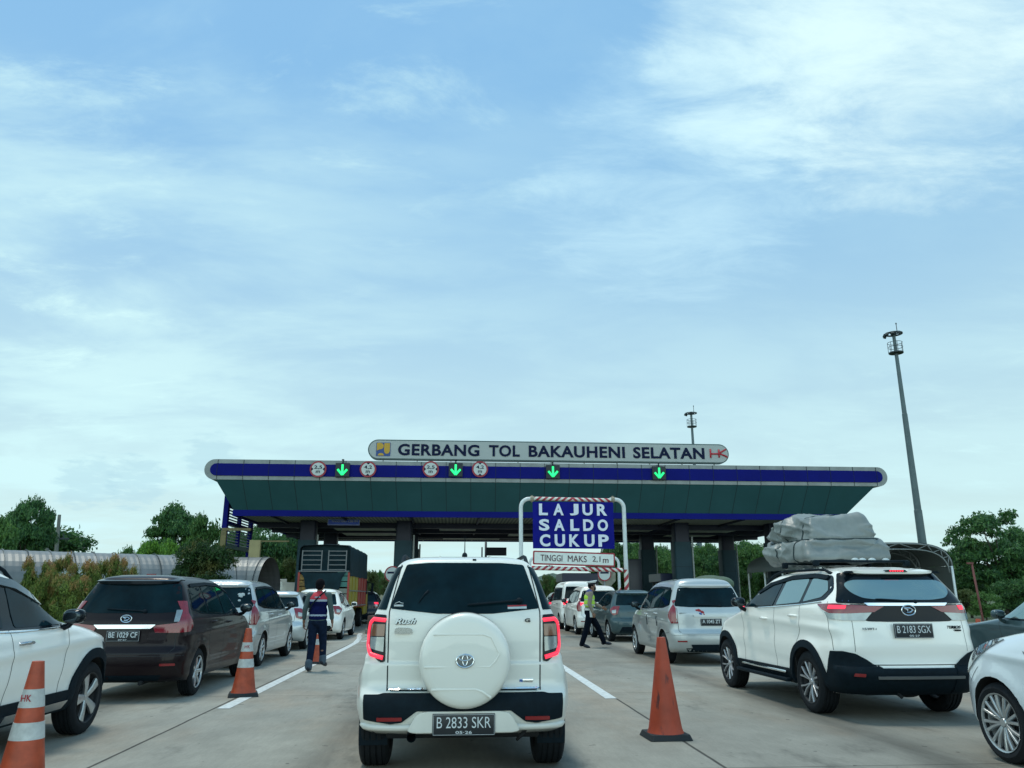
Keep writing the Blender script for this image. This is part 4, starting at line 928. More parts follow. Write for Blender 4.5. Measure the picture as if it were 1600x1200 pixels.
# ------------------------------------------------------------------ setting: ground, road, hills
def nodes_mat(name):
    m = bpy.data.materials.new(name); m.use_nodes = True; return m, m.node_tree, m.node_tree.nodes['Principled BSDF']
def concrete():
    m, nt, b = nodes_mat('concrete_slabs'); N = nt.nodes; Lk = nt.links
    def mth(op, a, b_=None, clamp=False):
        n = N.new('ShaderNodeMath'); n.operation = op; n.use_clamp = clamp
        for i, v in enumerate((a, b_)):
            if v is None: continue
            if isinstance(v, (int, float)): n.inputs[i].default_value = v
            else: Lk.new(v, n.inputs[i])
        return n.outputs[0]
    def mr(v, a, b_, c, d, sm=False):
        n = N.new('ShaderNodeMapRange'); n.interpolation_type = 'SMOOTHSTEP' if sm else 'LINEAR'; Lk.new(v, n.inputs[0])
        for i, q in enumerate((a, b_, c, d)): n.inputs[i+1].default_value = q
        return n.outputs[0]
    tc = N.new('ShaderNodeTexCoord'); sp = N.new('ShaderNodeSeparateXYZ'); Lk.new(tc.outputs['Object'], sp.inputs[0]); X, Y = sp.outputs[0], sp.outputs[1]
    def nz(scale, det, ro, sx=1, sy=1, off=0):
        mp = N.new('ShaderNodeMapping'); Lk.new(tc.outputs['Object'], mp.inputs[0]); mp.inputs['Scale'].default_value = (sx, sy, 1); mp.inputs['Location'].default_value = (off, off, 0)
        n = N.new('ShaderNodeTexNoise'); n.inputs['Scale'].default_value = scale; n.inputs['Detail'].default_value = det; n.inputs['Roughness'].default_value = ro; Lk.new(mp.outputs[0], n.inputs['Vector']); return n.outputs[0]
    wob = mth('MULTIPLY', mth('SUBTRACT', nz(.9, 4, .6), .5), .03)
    # slab indices: joints every 5.15 m across, every 5 m along
    fx = mth('DIVIDE', mth('ADD', mth('ADD', X, 2.92), wob), 5.15); fy = mth('DIVIDE', mth('ADD', mth('ADD', Y, -11.7), wob), 5.0)
    ix, iy = mth('FLOOR', fx), mth('FLOOR', fy)
    dx = mth('MULTIPLY', mth('MINIMUM', mth('FRACT', fx), mth('SUBTRACT', 1.0, mth('FRACT', fx))), 5.15)
    dy = mth('MULTIPLY', mth('MINIMUM', mth('FRACT', fy), mth('SUBTRACT', 1.0, mth('FRACT', fy))), 5.0)
    jx = mr(dx, .010, .020, 1, 0); jy = mth('MULTIPLY', mr(dy, .006, .014, 1, 0), .65)
    joint = mth('MAXIMUM', jx, jy)
    cv = N.new('ShaderNodeCombineXYZ'); Lk.new(ix, cv.inputs[0]); Lk.new(iy, cv.inputs[1])
    wn = N.new('ShaderNodeTexWhiteNoise'); wn.noise_dimensions = '2D'; Lk.new(cv.outputs[0], wn.inputs[0])
    wl = N.new('ShaderNodeTexWhiteNoise'); wl.noise_dimensions = '1D'; Lk.new(mth('ADD', ix, 3.7), wl.inputs['W'])
    tone = mth('ADD', mr(wn.outputs[0], 0, 1, .90, 1.07), mr(wl.outputs[0], 0, 1, -.12, .08))
    # tyre wear along the two wheel paths of each lane
    u = mth('ABSOLUTE', mth('SUBTRACT', mth('ABSOLUTE', mth('MULTIPLY', mth('SUBTRACT', mth('FRACT', fx), .55), 5.15)), .80))
    wear = mth('MULTIPLY', mr(u, .10, .55, 1, 0, True), mr(nz(1.0, 5, .6, 1.5, .22, 4), .38, .66, .20, .52, True))
    n_big = nz(.35, 6, .6, 1, .6, 9); n_mid = nz(2.2, 8, .65, 1, .7, 2); n_fine = nz(45, 6, .7); n_drag = nz(9, 5, .7, 2.6, .35, 6)
    tone = mth('MULTIPLY', tone, mr(n_big, .3, .7, .76, 1.12)); tone = mth('MULTIPLY', tone, mr(n_mid, .3, .7, .84, 1.09)); tone = mth('MULTIPLY', tone, mr(n_fine, .3, .7, .90, 1.08))
    tone = mth('MULTIPLY', tone, mr(n_drag, .3, .7, .92, 1.06)); tone = mth('MULTIPLY', tone, mth('SUBTRACT', 1.0, wear))
    spots = mr(nz(6.5, 3, .5, 1, 1, 30), .70, .74, 0, .6, True); tone = mth('MULTIPLY', tone, mth('SUBTRACT', 1.0, spots))
    oil = mr(nz(1.1, 5, .7, 1, .45, 60), .56, .72, 0, .40, True); tone = mth('MULTIPLY', tone, mth('SUBTRACT', 1.0, oil))
    mx = N.new('ShaderNodeMix'); mx.data_type = 'RGBA'; mx.inputs[6].default_value = (.295, .292, .250, 1); mx.inputs[7].default_value = (.31, .265, .205, 1)
    Lk.new(mr(nz(.6, 5, .6, 1, .5, 17), .45, .72, 0, .8, True), mx.inputs[0])
    sc = N.new('ShaderNodeVectorMath'); sc.operation = 'SCALE'; Lk.new(mx.outputs[2], sc.inputs[0]); Lk.new(mth('MULTIPLY', tone, mth('SUBTRACT', 1.0, mth('MULTIPLY', joint, .78))), sc.inputs['Scale'])
    Lk.new(sc.outputs[0], b.inputs['Base Color']); b.inputs['Roughness'].default_value = .85; b.inputs['Specular IOR Level'].default_value = .3
    bp = N.new('ShaderNodeBump'); bp.inputs['Strength'].default_value = .35; bp.inputs['Distance'].default_value = .01
    Lk.new(mth('SUBTRACT', mth('MULTIPLY', n_fine, .4), mth('MULTIPLY', joint, 1.0)), bp.inputs['Height']); Lk.new(bp.outputs[0], b.inputs['Normal'])
    return m
def sheet(name, x0, x1, y0, y1, z, m, kind='structure', parent=None, nx=1, ny=1):
    bm = bmesh.new(); V = [[bm.verts.new((x0+(x1-x0)*i/nx, y0+(y1-y0)*j/ny, z)) for i in range(nx+1)] for j in range(ny+1)]
    for j in range(ny):
        for i in range(nx): bm.faces.new((V[j][i], V[j][i+1], V[j+1][i+1], V[j+1][i]))
    o = mobj(name, bm, m, parent)
    if kind: tag(o, kind=kind)
    return o
GRASS = mat('rough_grass', (.055, .085, .030), rough=.95, noise=.5, nscale=1.2, bump=.5, bscale=12)
sheet('ground', -1500, 1500, -200, 2500, -.02, GRASS)
sheet('road', -9.4, 27, -30, 150, 0.0, concrete())
PAINTW = mat('road_marking_paint', (.62, .66, .64), rough=.7, noise=.3, nscale=14)
def strip(bm, pts, wd, z=.004):
    P = [Vector(p) for p in pts]; prev = None
    for i, p in enumerate(P):
        t = (P[min(i+1, len(P)-1)]-P[max(i-1, 0)]).normalized(); n = Vector((-t.y, t.x))*wd/2
        c = (bm.verts.new((p.x+n.x, p.y+n.y, z)), bm.verts.new((p.x-n.x, p.y-n.y, z)))
        if prev: bm.faces.new((prev[0], prev[1], c[1], c[0]))
        prev = c
def marking(pts, wd):
    bm = bmesh.new(); strip(bm, pts, wd); bmesh.ops.recalc_face_normals(bm, faces=bm.faces[:])
    return tag(mobj('road_marking', bm, PAINTW), kind='structure')
marking([(-2.80, 10.45), (-2.80, 17), (-2.81, 22.3), (-2.84, 24.3), (-3.0, 26.5), (-3.25, 28.6), (-3.35, 30)], .155)
marking([(-2.72, 24.5), (-2.2, 27.0), (-1.95, 28.6)], .10)
for k in range(5):
    y = 25.3+.9*k; t = (y-24.5)/4.1; marking([(-2.80-.42*t, y+.05), (-2.68+.62*t, y+.12)], .15)
marking([(2.16, 11.05), (2.16, 17), (2.17, 24.5), (2.0, 28.6)], .155)
marking([(2.22, 24.9), (2.9, 27.2), (3.1, 28.6)], .10)
# far hills and far wood
def hill(name, x0, x1, y0, y1, h, m, seed):
    rnd = random.Random(seed); bm = bmesh.new(); nx, ny = 90, 16; from mathutils import noise as mn
    V = []
    for j in range(ny+1):
        row = []
        for i in range(nx+1):
            x = x0+(x1-x0)*i/nx; y = y0+(y1-y0)*j/ny; e = math.sin(math.pi*j/ny)**.7*min(1, 4*i/nx, 4*(nx-i)/nx)
            z = h*e*(.55+.45*mn.noise(Vector((x*.012+seed, y*.012, 0))))+2.6*e*mn.noise(Vector((x*.12, y*.12, seed)))+1.2*e*mn.noise(Vector((x*.4, y*.4, seed)))
            row.append(bm.verts.new((x, y, z-.1)))
        V.append(row)
    for j in range(ny):
        for i in range(nx): bm.faces.new((V[j][i], V[j][i+1], V[j+1][i+1], V[j+1][i]))
    return tag(mobj(name, bm, m, None, 60), kind='structure')
HILLM = mat('wooded_hill', (.060, .105, .075), rough=1, noise=.6, nscale=.12, bump=1, bscale=.6)
hill('hill', -170, 110, 260, 420, 15, HILLM, 3)
hill('hill', 60, 420, 300, 460, 14, HILLM, 5)
hill('hill', -420, -110, 280, 420, 12, HILLM, 8)
BANKM = mat('scrub_bank', (.12, .12, .075), rough=1, noise=.5, nscale=.5, bump=.8, bscale=3)
hill('hill', -75, 40, 120, 190, 5.0, BANKM, 11)

# ------------------------------------------------------------------ toll gate canopy
GREYBAND = mat('grey_aluminium_panel', (.20, .23, .23), rough=.4, metal=.3, noise=.25, nscale=1.4)
NAVYP = mat('blue_cladding', (.005, .009, .155), rough=.5, spec=.06, noise=.15, nscale=.6)
NAVYD = mat('deep_blue_cladding', (.003, .005, .12), rough=.5, spec=.06)
SLANT = mat('green_grey_cladding', (.024, .082, .090), rough=.5, spec=.15, noise=.12, nscale=.5)
GAPM = mat('cladding_gap', (.006, .016, .02), rough=.8)
CEIL = mat('ceiling_slats', (.20, .20, .15), rough=.7)
def ceil_nodes():
    nt = CEIL.node_tree; b = nt.nodes['Principled BSDF']; tc = nt.nodes.new('ShaderNodeTexCoord'); wv = nt.nodes.new('ShaderNodeTexWave')
    wv.inputs['Scale'].default_value = 1.6; wv.bands_direction = 'X'; nt.links.new(tc.outputs['Object'], wv.inputs[0])
    r = nt.nodes.new('ShaderNodeMapRange'); r.inputs[3].default_value = .45; r.inputs[4].default_value = 1.1; nt.links.new(wv.outputs[1], r.inputs[0])
    s = nt.nodes.new('ShaderNodeVectorMath'); s.operation = 'SCALE'; s.inputs[0].default_value = (.42, .43, .33); nt.links.new(r.outputs[0], s.inputs['Scale']); nt.links.new(s.outputs[0], b.inputs['Base Color'])
ceil_nodes()
COLM = mat('column_cladding', (.028, .062, .080), rough=.5, spec=.12, noise=.15, nscale=1)
COLD = mat('column_capital_blue', (.006, .012, .035), rough=.5)
canopy = thing('toll_gate_canopy', (5.2, 40, 0), 'long dark canopy of the toll gate with a blue front band, on eight columns', 'canopy')
def cpart(name, bm, m, smooth=None, parent=None):
    for v in bm.verts: v.co -= Vector((5.2, 40, 0))
    return mobj(name, bm, m, parent or canopy, smooth)
def stadium(x0, x1, z0, z1, n=12):
    r = (z1-z0)/2; c = (z0+z1)/2; P = []
    for k in range(n+1): a = -math.pi/2+math.pi*k/n; P.append((x1-r+r*math.cos(a), c+r*math.sin(a)))
    for k in range(n+1): a = math.pi/2+math.pi*k/n; P.append((x0+r+r*math.cos(a), c+r*math.sin(a)))
    return P
ZT, ZB = 8.06, 7.02
bm = bmesh.new(); prism(bm, stadium(-12.45, 23.05, 7.22, 7.84), 'y', 39.94, 40.02); cpart('blue_band', bm, NAVYP, 40)
bm = bmesh.new(); prism(bm, stadium(-12.75, 23.35, ZB, ZT), 'y', 40.0, 61.0)
for k in range(28):
    x = -12.1+1.29*k
    if x < 22.9: box(bm, x-.012, x+.012, 39.985, 40.01, 7.845, 8.05, 1); box(bm, x-.012, x+.012, 39.985, 40.01, 7.03, 7.215, 1); box(bm, x-.008, x+.008, 39.93, 39.95, 7.23, 7.83, 1)
cpart('fascia', bm, [GREYBAND, GAPM], 40)
# sloping soffit on four sides
def frustum(bm, a, b, za, zb_):
    A = [bm.verts.new((x, y, za)) for x, y in ((a[0], a[2]), (a[1], a[2]), (a[1], a[3]), (a[0], a[3]))]; B = [bm.verts.new((x, y, zb_)) for x, y in ((b[0], b[2]), (b[1], b[2]), (b[1], b[3]), (b[0], b[3]))]
    for i in range(4): j = (i+1) % 4; bm.faces.new((A[i], A[j], B[j], B[i]))
    bm.faces.new(A); bm.faces.new(B[::-1]); bmesh.ops.recalc_face_normals(bm, faces=bm.faces[:])
bm = bmesh.new(); frustum(bm, (-12.15, 22.6, 40.02, 60.9), (-11.35, 21.25, 40.9, 59.9), 7.03, 5.58)
for k in range(28):
    x = -12.1+1.29*k
    if x > 22.3: break
    xb = 5.2+(x-5.2)*.99
    if x < -11.6 or x > 21.4: continue
    q = [bm.verts.new(p) for p in ((x-.012, 40.012, 7.03), (x+.012, 40.012, 7.03), (xb+.012, 40.89, 5.58), (xb-.012, 40.89, 5.58))]; bm.faces.new(q).material_index = 1
cpart('soffit', bm, [SLANT, GAPM])
bm = bmesh.new(); box(bm, -11.38, 21.28, 40.86, 41.02, 5.28, 5.585); box(bm, -11.38, 21.28, 59.75, 59.91, 5.28, 5.585); box(bm, -11.38, -11.22, 41.03, 59.74, 5.28, 5.585); box(bm, 21.12, 21.28, 41.03, 59.74, 5.28, 5.585); cpart('blue_trim', bm, NAVYP)
bm = bmesh.new(); box(bm, -11.21, 21.11, 41.03, 59.74, 5.38, 5.45); cpart('ceiling', bm, CEIL)
for y in (45.6, 49.2, 53.4, 56.6):
    bm = bmesh.new(); box(bm, -11.2, 21.1, y-.16, y+.16, 5.08 if y < 55 else 5.20, 5.375); cpart('ceiling_beam', bm, COLD)
for x0, x1, y0, y1 in ((-7.2, -3.6, 46.6, 55), (-.9, 1.3, 46.4, 48.7), (3.6, 9.5, 49.8, 52.8), (-.8, 3.2, 54, 56.1), (14.2, 17.4, 46.5, 52.5), (9.8, 12.2, 46.4, 48.6)):
    bm = bmesh.new(); box(bm, x0, x1, y0, y1, 5.20, 5.24); cpart('ceiling_panel', bm, mat('pale_ceiling_panel', (.55, .58, .46), rough=.6, noise=.3, nscale=1.5))
for k in range(9):
    bm = bmesh.new(); x = -9.5+3.6*k; box(bm, x-.05, x+.05, 41.3, 59, 5.27, 5.375); cpart('ceiling_runner', bm, COLD)
bm = bmesh.new(); box(bm, -12.0, 22.5, 40.6, 60.4, 8.065, 8.12); cpart('roof_deck', bm, GREYBAND)
COLX = (-8.12, -2.82, 13.05, 18.6)
for y in (44.5, 52.6):
    for x in COLX:
        bm = bmesh.new(); P = rounded([(x-.5, y-.5), (x+.5, y-.5), (x+.5, y+.5), (x-.5, y+.5)], .14, 3)
        prism(bm, P, 'z', .14, 4.3)
        o = cpart('column', bm, COLM, 40)
        bm = bmesh.new(); prism(bm, rounded([(x-.43, y-.43), (x+.43, y-.43), (x+.43, y+.43), (x-.43, y+.43)], .12, 3), 'z', 4.3, 5.37); cpart('column_capital', bm, COLD, 40, o)
        for zc in (1.6, 2.9):
            bm = bmesh.new(); prism(bm, rounded([(x-.503, y-.503), (x+.503, y-.503), (x+.503, y+.503), (x-.503, y+.503)], .14, 3), 'z', zc, zc+.02); cpart('column_joint', bm, GAPM, 40, o)
        bm = bmesh.new(); tube(bm, [(x+.57, y-.35, .14), (x+.57, y-.35, 4.6)], .05, 8); cpart('downpipe', bm, mat('pale_pipe', (.30, .34, .34), rough=.5), 40, o)
# islands with kerb, booths
KERB = mat('island_concrete', (.20, .20, .18), rough=.9, noise=.3, nscale=3)
KERBR = mat('faded_red_kerb', (.13, .075, .06), rough=.9, noise=.3, nscale=5)
BOOTH = mat('booth_cladding', (.018, .026, .042), rough=.4)
for i, x in enumerate((-8.1, -2.6, 2.6, 7.5, 13.0, 18.6)):
    bm = bmesh.new(); P = [(x-.6, 30.0), (x-.45, 29.3), (x, 29.0), (x+.45, 29.3), (x+.6, 30.0), (x+.6, 62), (x-.6, 62)]
    prism(bm, P, 'z', .004, .15); o = tag(mobj('kerb_island', bm, KERB), kind='structure')
    bm = bmesh.new(); prism(bm, rounded([(x-.5, 29.5), (x+.5, 29.5), (x+.5, 30.5), (x-.5, 30.5)], .25), 'z', .15, .62); tag(mobj('impact_block', bm, KERBR, None, 40), ['', 'squat red-brown concrete block beside the white chevrons, left of the middle lane'][i == 1] or 'squat red-brown concrete block on the nose of a booth island behind the cars', 'concrete block', 'impact blocks on the booth islands')
    if i in (0, 5): continue
    y = 46.2
    b_ = thing('toll_booth', (x, y, .15), ['', 'dark toll booth on the island left of the middle lane', 'dark toll booth on the island right of the middle lane', 'dark blue toll booth under the canopy, behind the low height gauge', 'dark toll booth beside the third column from the left'][i], 'toll booth', 'toll booths under the canopy')
    hw = .95 if i == 3 else .62
    bm = bmesh.new(); box(bm, -hw, hw, 0, 2.4, 0, 1.0, bev=.03); mobj('lower_wall', bm, BOOTH, b_)
    bm = bmesh.new(); box(bm, -hw+.02, hw-.02, .02, 2.38, 1.002, 1.95); mobj('booth_glazing', bm, GLASS, b_)
    bm = bmesh.new()
    for sx in (-1, 1):
        for yy in (0, .8, 1.6, 2.36): box(bm, sx*hw-.04, sx*hw+.04, yy, yy+.05, 1.003, 1.948)
    mobj('glazing_bars', bm, BOOTH, b_)
    bm = bmesh.new(); box(bm, -hw-.22, hw+.22, -.25, 2.65, 1.952, 2.45, bev=.04); mobj('booth_roof', bm, mat('booth_roof_blue', (.012, .022, .06), rough=.4), b_)
bm = bmesh.new(); box(bm, 10.55, 11.30, 47, 47.5, 0.004, 3.45, bev=.03)
tag(mobj('equipment_cabinet', bm, BOOTH, None, 40), 'tall dark equipment cabinet right of the height frame, under the canopy', 'cabinet')

# ------------------------------------------------------------------ gate name sign, lane signals, height discs
SIGNG = mat('grey_sign_face', (.36, .40, .39), rough=.5); INK = mat('dark_lettering', (.004, .010, .040), rough=.5, spec=.1)
YEL = mat('emblem_yellow', (.50, .30, .02), rough=.5); EBLUE = mat('emblem_blue', (.02, .06, .22), rough=.5); HKR = mat('emblem_red', (.42, .02, .035), rough=.5)
sgn = thing('name_sign', (5.06, 40.3, 8.20), 'long grey pill-shaped sign with the toll gate name, standing on the canopy edge', 'sign')
x0, x1 = -4.6-5.06, 14.75-5.06
bm = bmesh.new(); prism(bm, stadium(x0, x1, .0, 1.06, 16), 'y', 0, .35); mobj('sign_rim', bm, mat('sign_rim_green', (.03, .08, .08), rough=.4), sgn, 40)
bm = bmesh.new(); prism(bm, stadium(x0+.06, x1-.06, .06, 1.0, 16), 'y', -.03, .01); mobj('sign_face', bm, SIGNG, sgn, 40)
def ux(u, v=705): return px(u, v, 40.3).x-5.06
for t, ua, ub in (('GERBANG', 622, 749), ('TOL', 764, 812), ('BAKAUHENI', 826, 976), ('SELATAN', 989, 1100)):
    text_obj('lettering', t, INK, sgn, ((ux(ua)+ux(ub))/2, -.035, .53), width=ux(ub)-ux(ua), height=.62, bold=.030, extrude=.02, spacing=1.08)
e = ux(599); bm = bmesh.new(); box(bm, e-.37, e+.37, -.05, -.031, .17, .89); em = mobj('emblem', bm, EBLUE, sgn)
bm = bmesh.new()
prism(bm, [(e-.34, .86)]+[(e-.20+.22*math.cos(a), .70+.18*math.sin(a)) for a in [math.pi/2-k*math.pi/8 for k in range(9)]]+[(e-.34, .45)], 'y', -.06, -.052)
prism(bm, [(e+.04, .86), (e+.34, .86), (e+.34, .50)]+[(e+.19+.15*math.cos(a), .46+.17*math.sin(a)) for a in [-k*math.pi/6 for k in range(0, 7)]]+[(e+.04, .50)], 'y', -.06, -.052)
prism(bm, [(e-.12+.16*math.cos(a), .20+.13*math.sin(a)) for a in [k*math.pi/10 for k in range(11)]], 'y', -.06, -.052)
mobj('emblem_mark', bm, YEL, em)
e = ux(1122); bm = bmesh.new()
for pts in ([(-.44, .78), (-.44, .30)], [(-.44, .52), (.10, .52)], [(.02, .76), (.02, .32)], [(.02, .55), (.42, .78)], [(.02, .55), (.44, .38), (.46, .32)]):
    for a, b in zip(pts, pts[1:]): tube(bm, [(e+a[0], -.045, a[1]), (e+b[0], -.045, b[1])], .048, 6)
mobj('emblem_mark', bm, HKR, sgn)
for k in range(11):
    bm = bmesh.new(); x = x0+.8+k*(x1-x0-1.6)/10; box(bm, x-.025, x+.025, .1, .2, -.14, .02); mobj('sign_strut', bm, GREYBAND, sgn)
GREEN = mat('lit_green_arrow', (.01, .5, .15), rough=.4, emit=(.02, 1.0, .24), es=1.0)
SIGB = mat('signal_housing', (.004, .012, .02), rough=.5)
for i, u in enumerate((535, 712, 864, 1030)):
    c = px(u, (734, 734, 737, 739)[i], 39.8)
    s_ = thing('lane_signal', c, ('leftmost lane signal with a green arrow, between the first two round height signs', 'second lane signal with a green arrow, below the letters of the name sign start', 'third lane signal from the left, green arrow straight above the blue banner', 'rightmost lane signal with a green arrow on the canopy front')[i], 'lane signal', 'green arrow lane signals on the canopy')
    bm = bmesh.new(); box(bm, -.36, .36, .0, .13, -.36, .36, bev=.02); mobj('housing', bm, SIGB, s_)
    bm = bmesh.new(); tube(bm, [(0, -.02, .27), (0, -.02, -.20)], .055, 8)
    for sx in (-1, 1): tube(bm, [(sx*.24, -.02, .02), (0, -.02, -.26)], .055, 8)
    mobj('arrow', bm, GREEN, s_, 40)
    bm = bmesh.new(); tube(bm, [(0, .06, .34), (0, .06, .50)], .035, 8); ellipsoid(bm, (0, .04, .52), (.07, .07, .04)); mobj('bracket', bm, SIGB, s_)
RING = mat('sign_red', (.30, .015, .03), rough=.45); SWHITE = mat('sign_white', (.50, .56, .54), rough=.5)
def disc(bm, r, y0, y1, n=36): prism(bm, [(r*math.cos(2*math.pi*k/n), r*math.sin(2*math.pi*k/n)) for k in range(n)], 'y', y0, y1)
for i, (u, t, tri) in enumerate(((497, '2,5', 'h'), (575, '4,2', 'v'), (673, '2,5', 'h'), (750, '4,2', 'v'))):
    s_ = thing('height_sign', px(u, 733, 39.85), ('round sign reading 2,5 m, leftmost on the canopy front', 'round sign reading 4,2 m, just left of the name sign above it', 'round sign reading 2,5 m between two blue stretches below the name sign', 'round sign reading 4,2 m right of the second green arrow')[i], 'round sign', 'round limit signs on the canopy')
    bm = bmesh.new(); disc(bm, .42, 0, .04); mobj('sign_ring', bm, RING, s_)
    bm = bmesh.new(); disc(bm, .335, -.012, .002); mobj('sign_face', bm, SWHITE, s_)
    text_obj('lettering', t, INK, s_, (0, -.016, .09), width=.40, height=.20, bold=.01, extrude=.01); text_obj('lettering', 'm', INK, s_, (0, -.016, -.14), width=.20, height=.13, bold=.01, extrude=.01)
    bm = bmesh.new()
    for sg in (-1, 1):
        if tri == 'h': prism(bm, [(sg*.335, .10), (sg*.335, -.10), (sg*.235, 0)], 'y', -.02, -.014)
        else: prism(bm, [(.10, sg*.335), (-.10, sg*.335), (0, sg*.235)], 'y', -.02, -.014)
    mobj('limit_mark', bm, INK, s_)
c = px(537, 816, 43.0); s_ = thing('hanging_sign', c, 'small blue sign hanging under the left part of the canopy', 'sign')
bm = bmesh.new(); box(bm, -.86, .86, 0, .06, -.16, .16); mobj('sign_board', bm, mat('sign_blue', (.02, .08, .50), rough=.4), s_)
text_obj('lettering', 'TINGGI MAKS 4.200 MM', SWHITE, s_, (.05, -.01, .05), width=1.4, height=.10, extrude=.004); 
bm = bmesh.new()
for a in ((-.85, .85, .135, .15), (-.85, .85, -.15, -.135), (-.85, -.835, -.135, .135), (.835, .85, -.135, .135)): box(bm, a[0], a[1], -.008, -.001, a[2], a[3])
for x in (-.7, .7): box(bm, x-.015, x+.015, .02, .04, .16, .40)
mobj('sign_border', bm, SWHITE, s_)

# ------------------------------------------------------------------ height frame with the blue banner
PIPEW = mat('white_pipe', (.60, .66, .66), rough=.35, noise=.12, nscale=5)
def stripes(name, axis, k, slant):
    m, nt, b = nodes_mat(name); tc = nt.nodes.new('ShaderNodeTexCoord'); sp = nt.nodes.new('ShaderNodeSeparateXYZ'); nt.links.new(tc.outputs['Object'], sp.inputs[0])
    def mth(op, a, b_):
        n = nt.nodes.new('ShaderNodeMath'); n.operation = op
        for i, v in enumerate((a, b_)):
            if isinstance(v, (int, float)): n.inputs[i].default_value = v
            else: nt.links.new(v, n.inputs[i])
        return n.outputs[0]
    A, B = (sp.outputs[0], sp.outputs[2]) if axis == 'x' else (sp.outputs[2], sp.outputs[0])
    if axis == 'x': A = mth('ABSOLUTE', A, 0)
    f = mth('FRACT', mth('ADD', mth('MULTIPLY', A, k), mth('MULTIPLY', B, slant)), 0)
    g = mth('GREATER_THAN', f, .5); mx = nt.nodes.new('ShaderNodeMix'); mx.data_type = 'RGBA'; nt.links.new(g, mx.inputs[0])
    mx.inputs[6].default_value = (.62, .64, .58, 1); mx.inputs[7].default_value = (.33, .02, .035, 1); nt.links.new(mx.outputs[2], b.inputs['Base Color']); b.inputs['Roughness'].default_value = .45
    return m
STRX = stripes('striped_tape_bar', 'x', 4.2, 5.0); STRZ = stripes('striped_tape_post', 'z', 3.2, -4.0)
YG = 27.8
xl, xr = px(814, 830, YG).x, px(976, 830, YG).x; zt = px(890, 780, YG).z; xc = (xl+xr)/2
fr_ = thing('height_gantry', (xc, YG, 0), 'white steel pipe frame over the right lane, carrying the blue banner', 'gantry'); hw = (xr-xl)/2
bm = bmesh.new(); P = [(-hw, 0, 0), (-hw, 0, zt-.30)]+[(-hw+.30-.30*math.cos(a), 0, zt-.30+.30*math.sin(a)) for a in [k*math.pi/12 for k in range(1, 7)]]+[(-hw+.5, 0, zt)]
tube(bm, P, .072, 14); mobj('left_post', bm, PIPEW, fr_, 50)
bm = bmesh.new(); tube(bm, [(-p[0], p[1], p[2]) for p in P], .072, 14); o = mobj('right_post', bm, PIPEW, fr_, 50)
zs_ = px(981, 890, YG).z
bm = bmesh.new(); tube(bm, [(hw, 0, .3), (hw, 0, zs_)], .078, 14); mobj('striped_sleeve', bm, STRZ, o, 50)
bm = bmesh.new(); tube(bm, [(-hw, 0, .3), (-hw, 0, zs_)], .078, 14); mobj('striped_sleeve', bm, STRZ, fr_.children[0], 50)
bm = bmesh.new(); tube(bm, [(-hw+.48, -.02, zt+.01), (hw-.48, -.02, zt-.03)], .068, 14); mobj('striped_bar', bm, STRX, fr_, 50)
for sx in (-1, 1):
    bm = bmesh.new(); tube(bm, [(sx*(hw-.46), 0, zt), (sx*(hw-.34), 0, zt)], .10, 12); tube(bm, [(sx*(hw-.40), 0, zt-.12), (sx*(hw-.40), 0, zt+.13)], .03, 8); mobj('pipe_clamp', bm, mat('rusty_clamp', (.30, .27, .20), rough=.7, noise=.4, nscale=20), fr_, 50)
bx0, bx1, bz0, bz1 = px(832, 820, YG).x, px(958, 820, YG).x, px(895, 857.5, YG).z, px(895, 785, YG).z
bn = thing('banner', ((bx0+bx1)/2, YG-.12, (bz0+bz1)/2), 'blue banner reading LAJUR SALDO CUKUP in white capitals', 'banner'); bw, bh = (bx1-bx0)/2, (bz1-bz0)/2
bm = bmesh.new(); nx, nz_ = 40, 24; V = []
for s_y in (0, .012):
    V.append([[bm.verts.new((-bw+2*bw*i/nx, s_y+.012*math.sin(i*.55+j*.35)*(.3+.7*(abs(i-nx/2)/(nx/2))**2)+.006*math.sin(i*1.3-j*.8), -bh+2*bh*j/nz_)) for i in range(nx+1)] for j in range(nz_+1)])
for q in V:
    for j in range(nz_):
        for i in range(nx): bm.faces.new((q[j][i], q[j][i+1], q[j+1][i+1], q[j+1][i]))
mobj('banner_cloth', bm, mat('banner_blue', (.004, .007, .20), rough=.45, spec=.08, noise=.12, nscale=2), bn, 60)
def bxx(u): return px(u, 820, YG).x-(bx0+bx1)/2
rows = ((797, 18, 'LAJUR', (848.5, 872, 896.5, 917.5, 940)), (821, 18, 'SALDO', (849.5, 873, 897, 918, 940.5)), (845, 19, 'CUKUP', (850.5, 873.5, 896, 919, 941)))
for vc, hh, wrd, us in rows:
    zc = px(895, vc, YG).z-(bz0+bz1)/2; hz_ = px(895, vc-hh/2, YG).z-px(895, vc+hh/2, YG).z
    for ch, u in zip(wrd, us):
        text_obj('letter', ch, mat('banner_white', (.66, .72, .82), rough=.5), bn, (bxx(u), -.035, zc), width=(bxx(15+800)-bxx(800))*(.92 if ch in 'LJ' else 1.08), height=hz_, bold=.035, extrude=.01)
tz0, tz1 = px(895, 884, YG).z, px(895, 862.5, YG).z; tm = thing('limit_board', ((bx0+bx1)/2, YG-.10, (tz0+tz1)/2), 'white board with red edge reading TINGGI MAKS 2,1 m, under the blue banner', 'sign', None); tm.rotation_euler = (0, R(1.6), 0); th = (tz1-tz0)/2
bm = bmesh.new(); prism(bm, rounded([(-bw, -th), (bw, -th), (bw, th), (-bw, th)], .05), 'y', 0, .05); mobj('sign_edge', bm, RING, tm)
bm = bmesh.new(); prism(bm, rounded([(-bw+.05, -th+.05), (bw-.05, -th+.05), (bw-.05, th-.05), (-bw+.05, th-.05)], .03), 'y', -.01, .002); mobj('sign_face', bm, mat('board_white', (.72, .78, .74), rough=.5, noise=.1, nscale=4), tm)
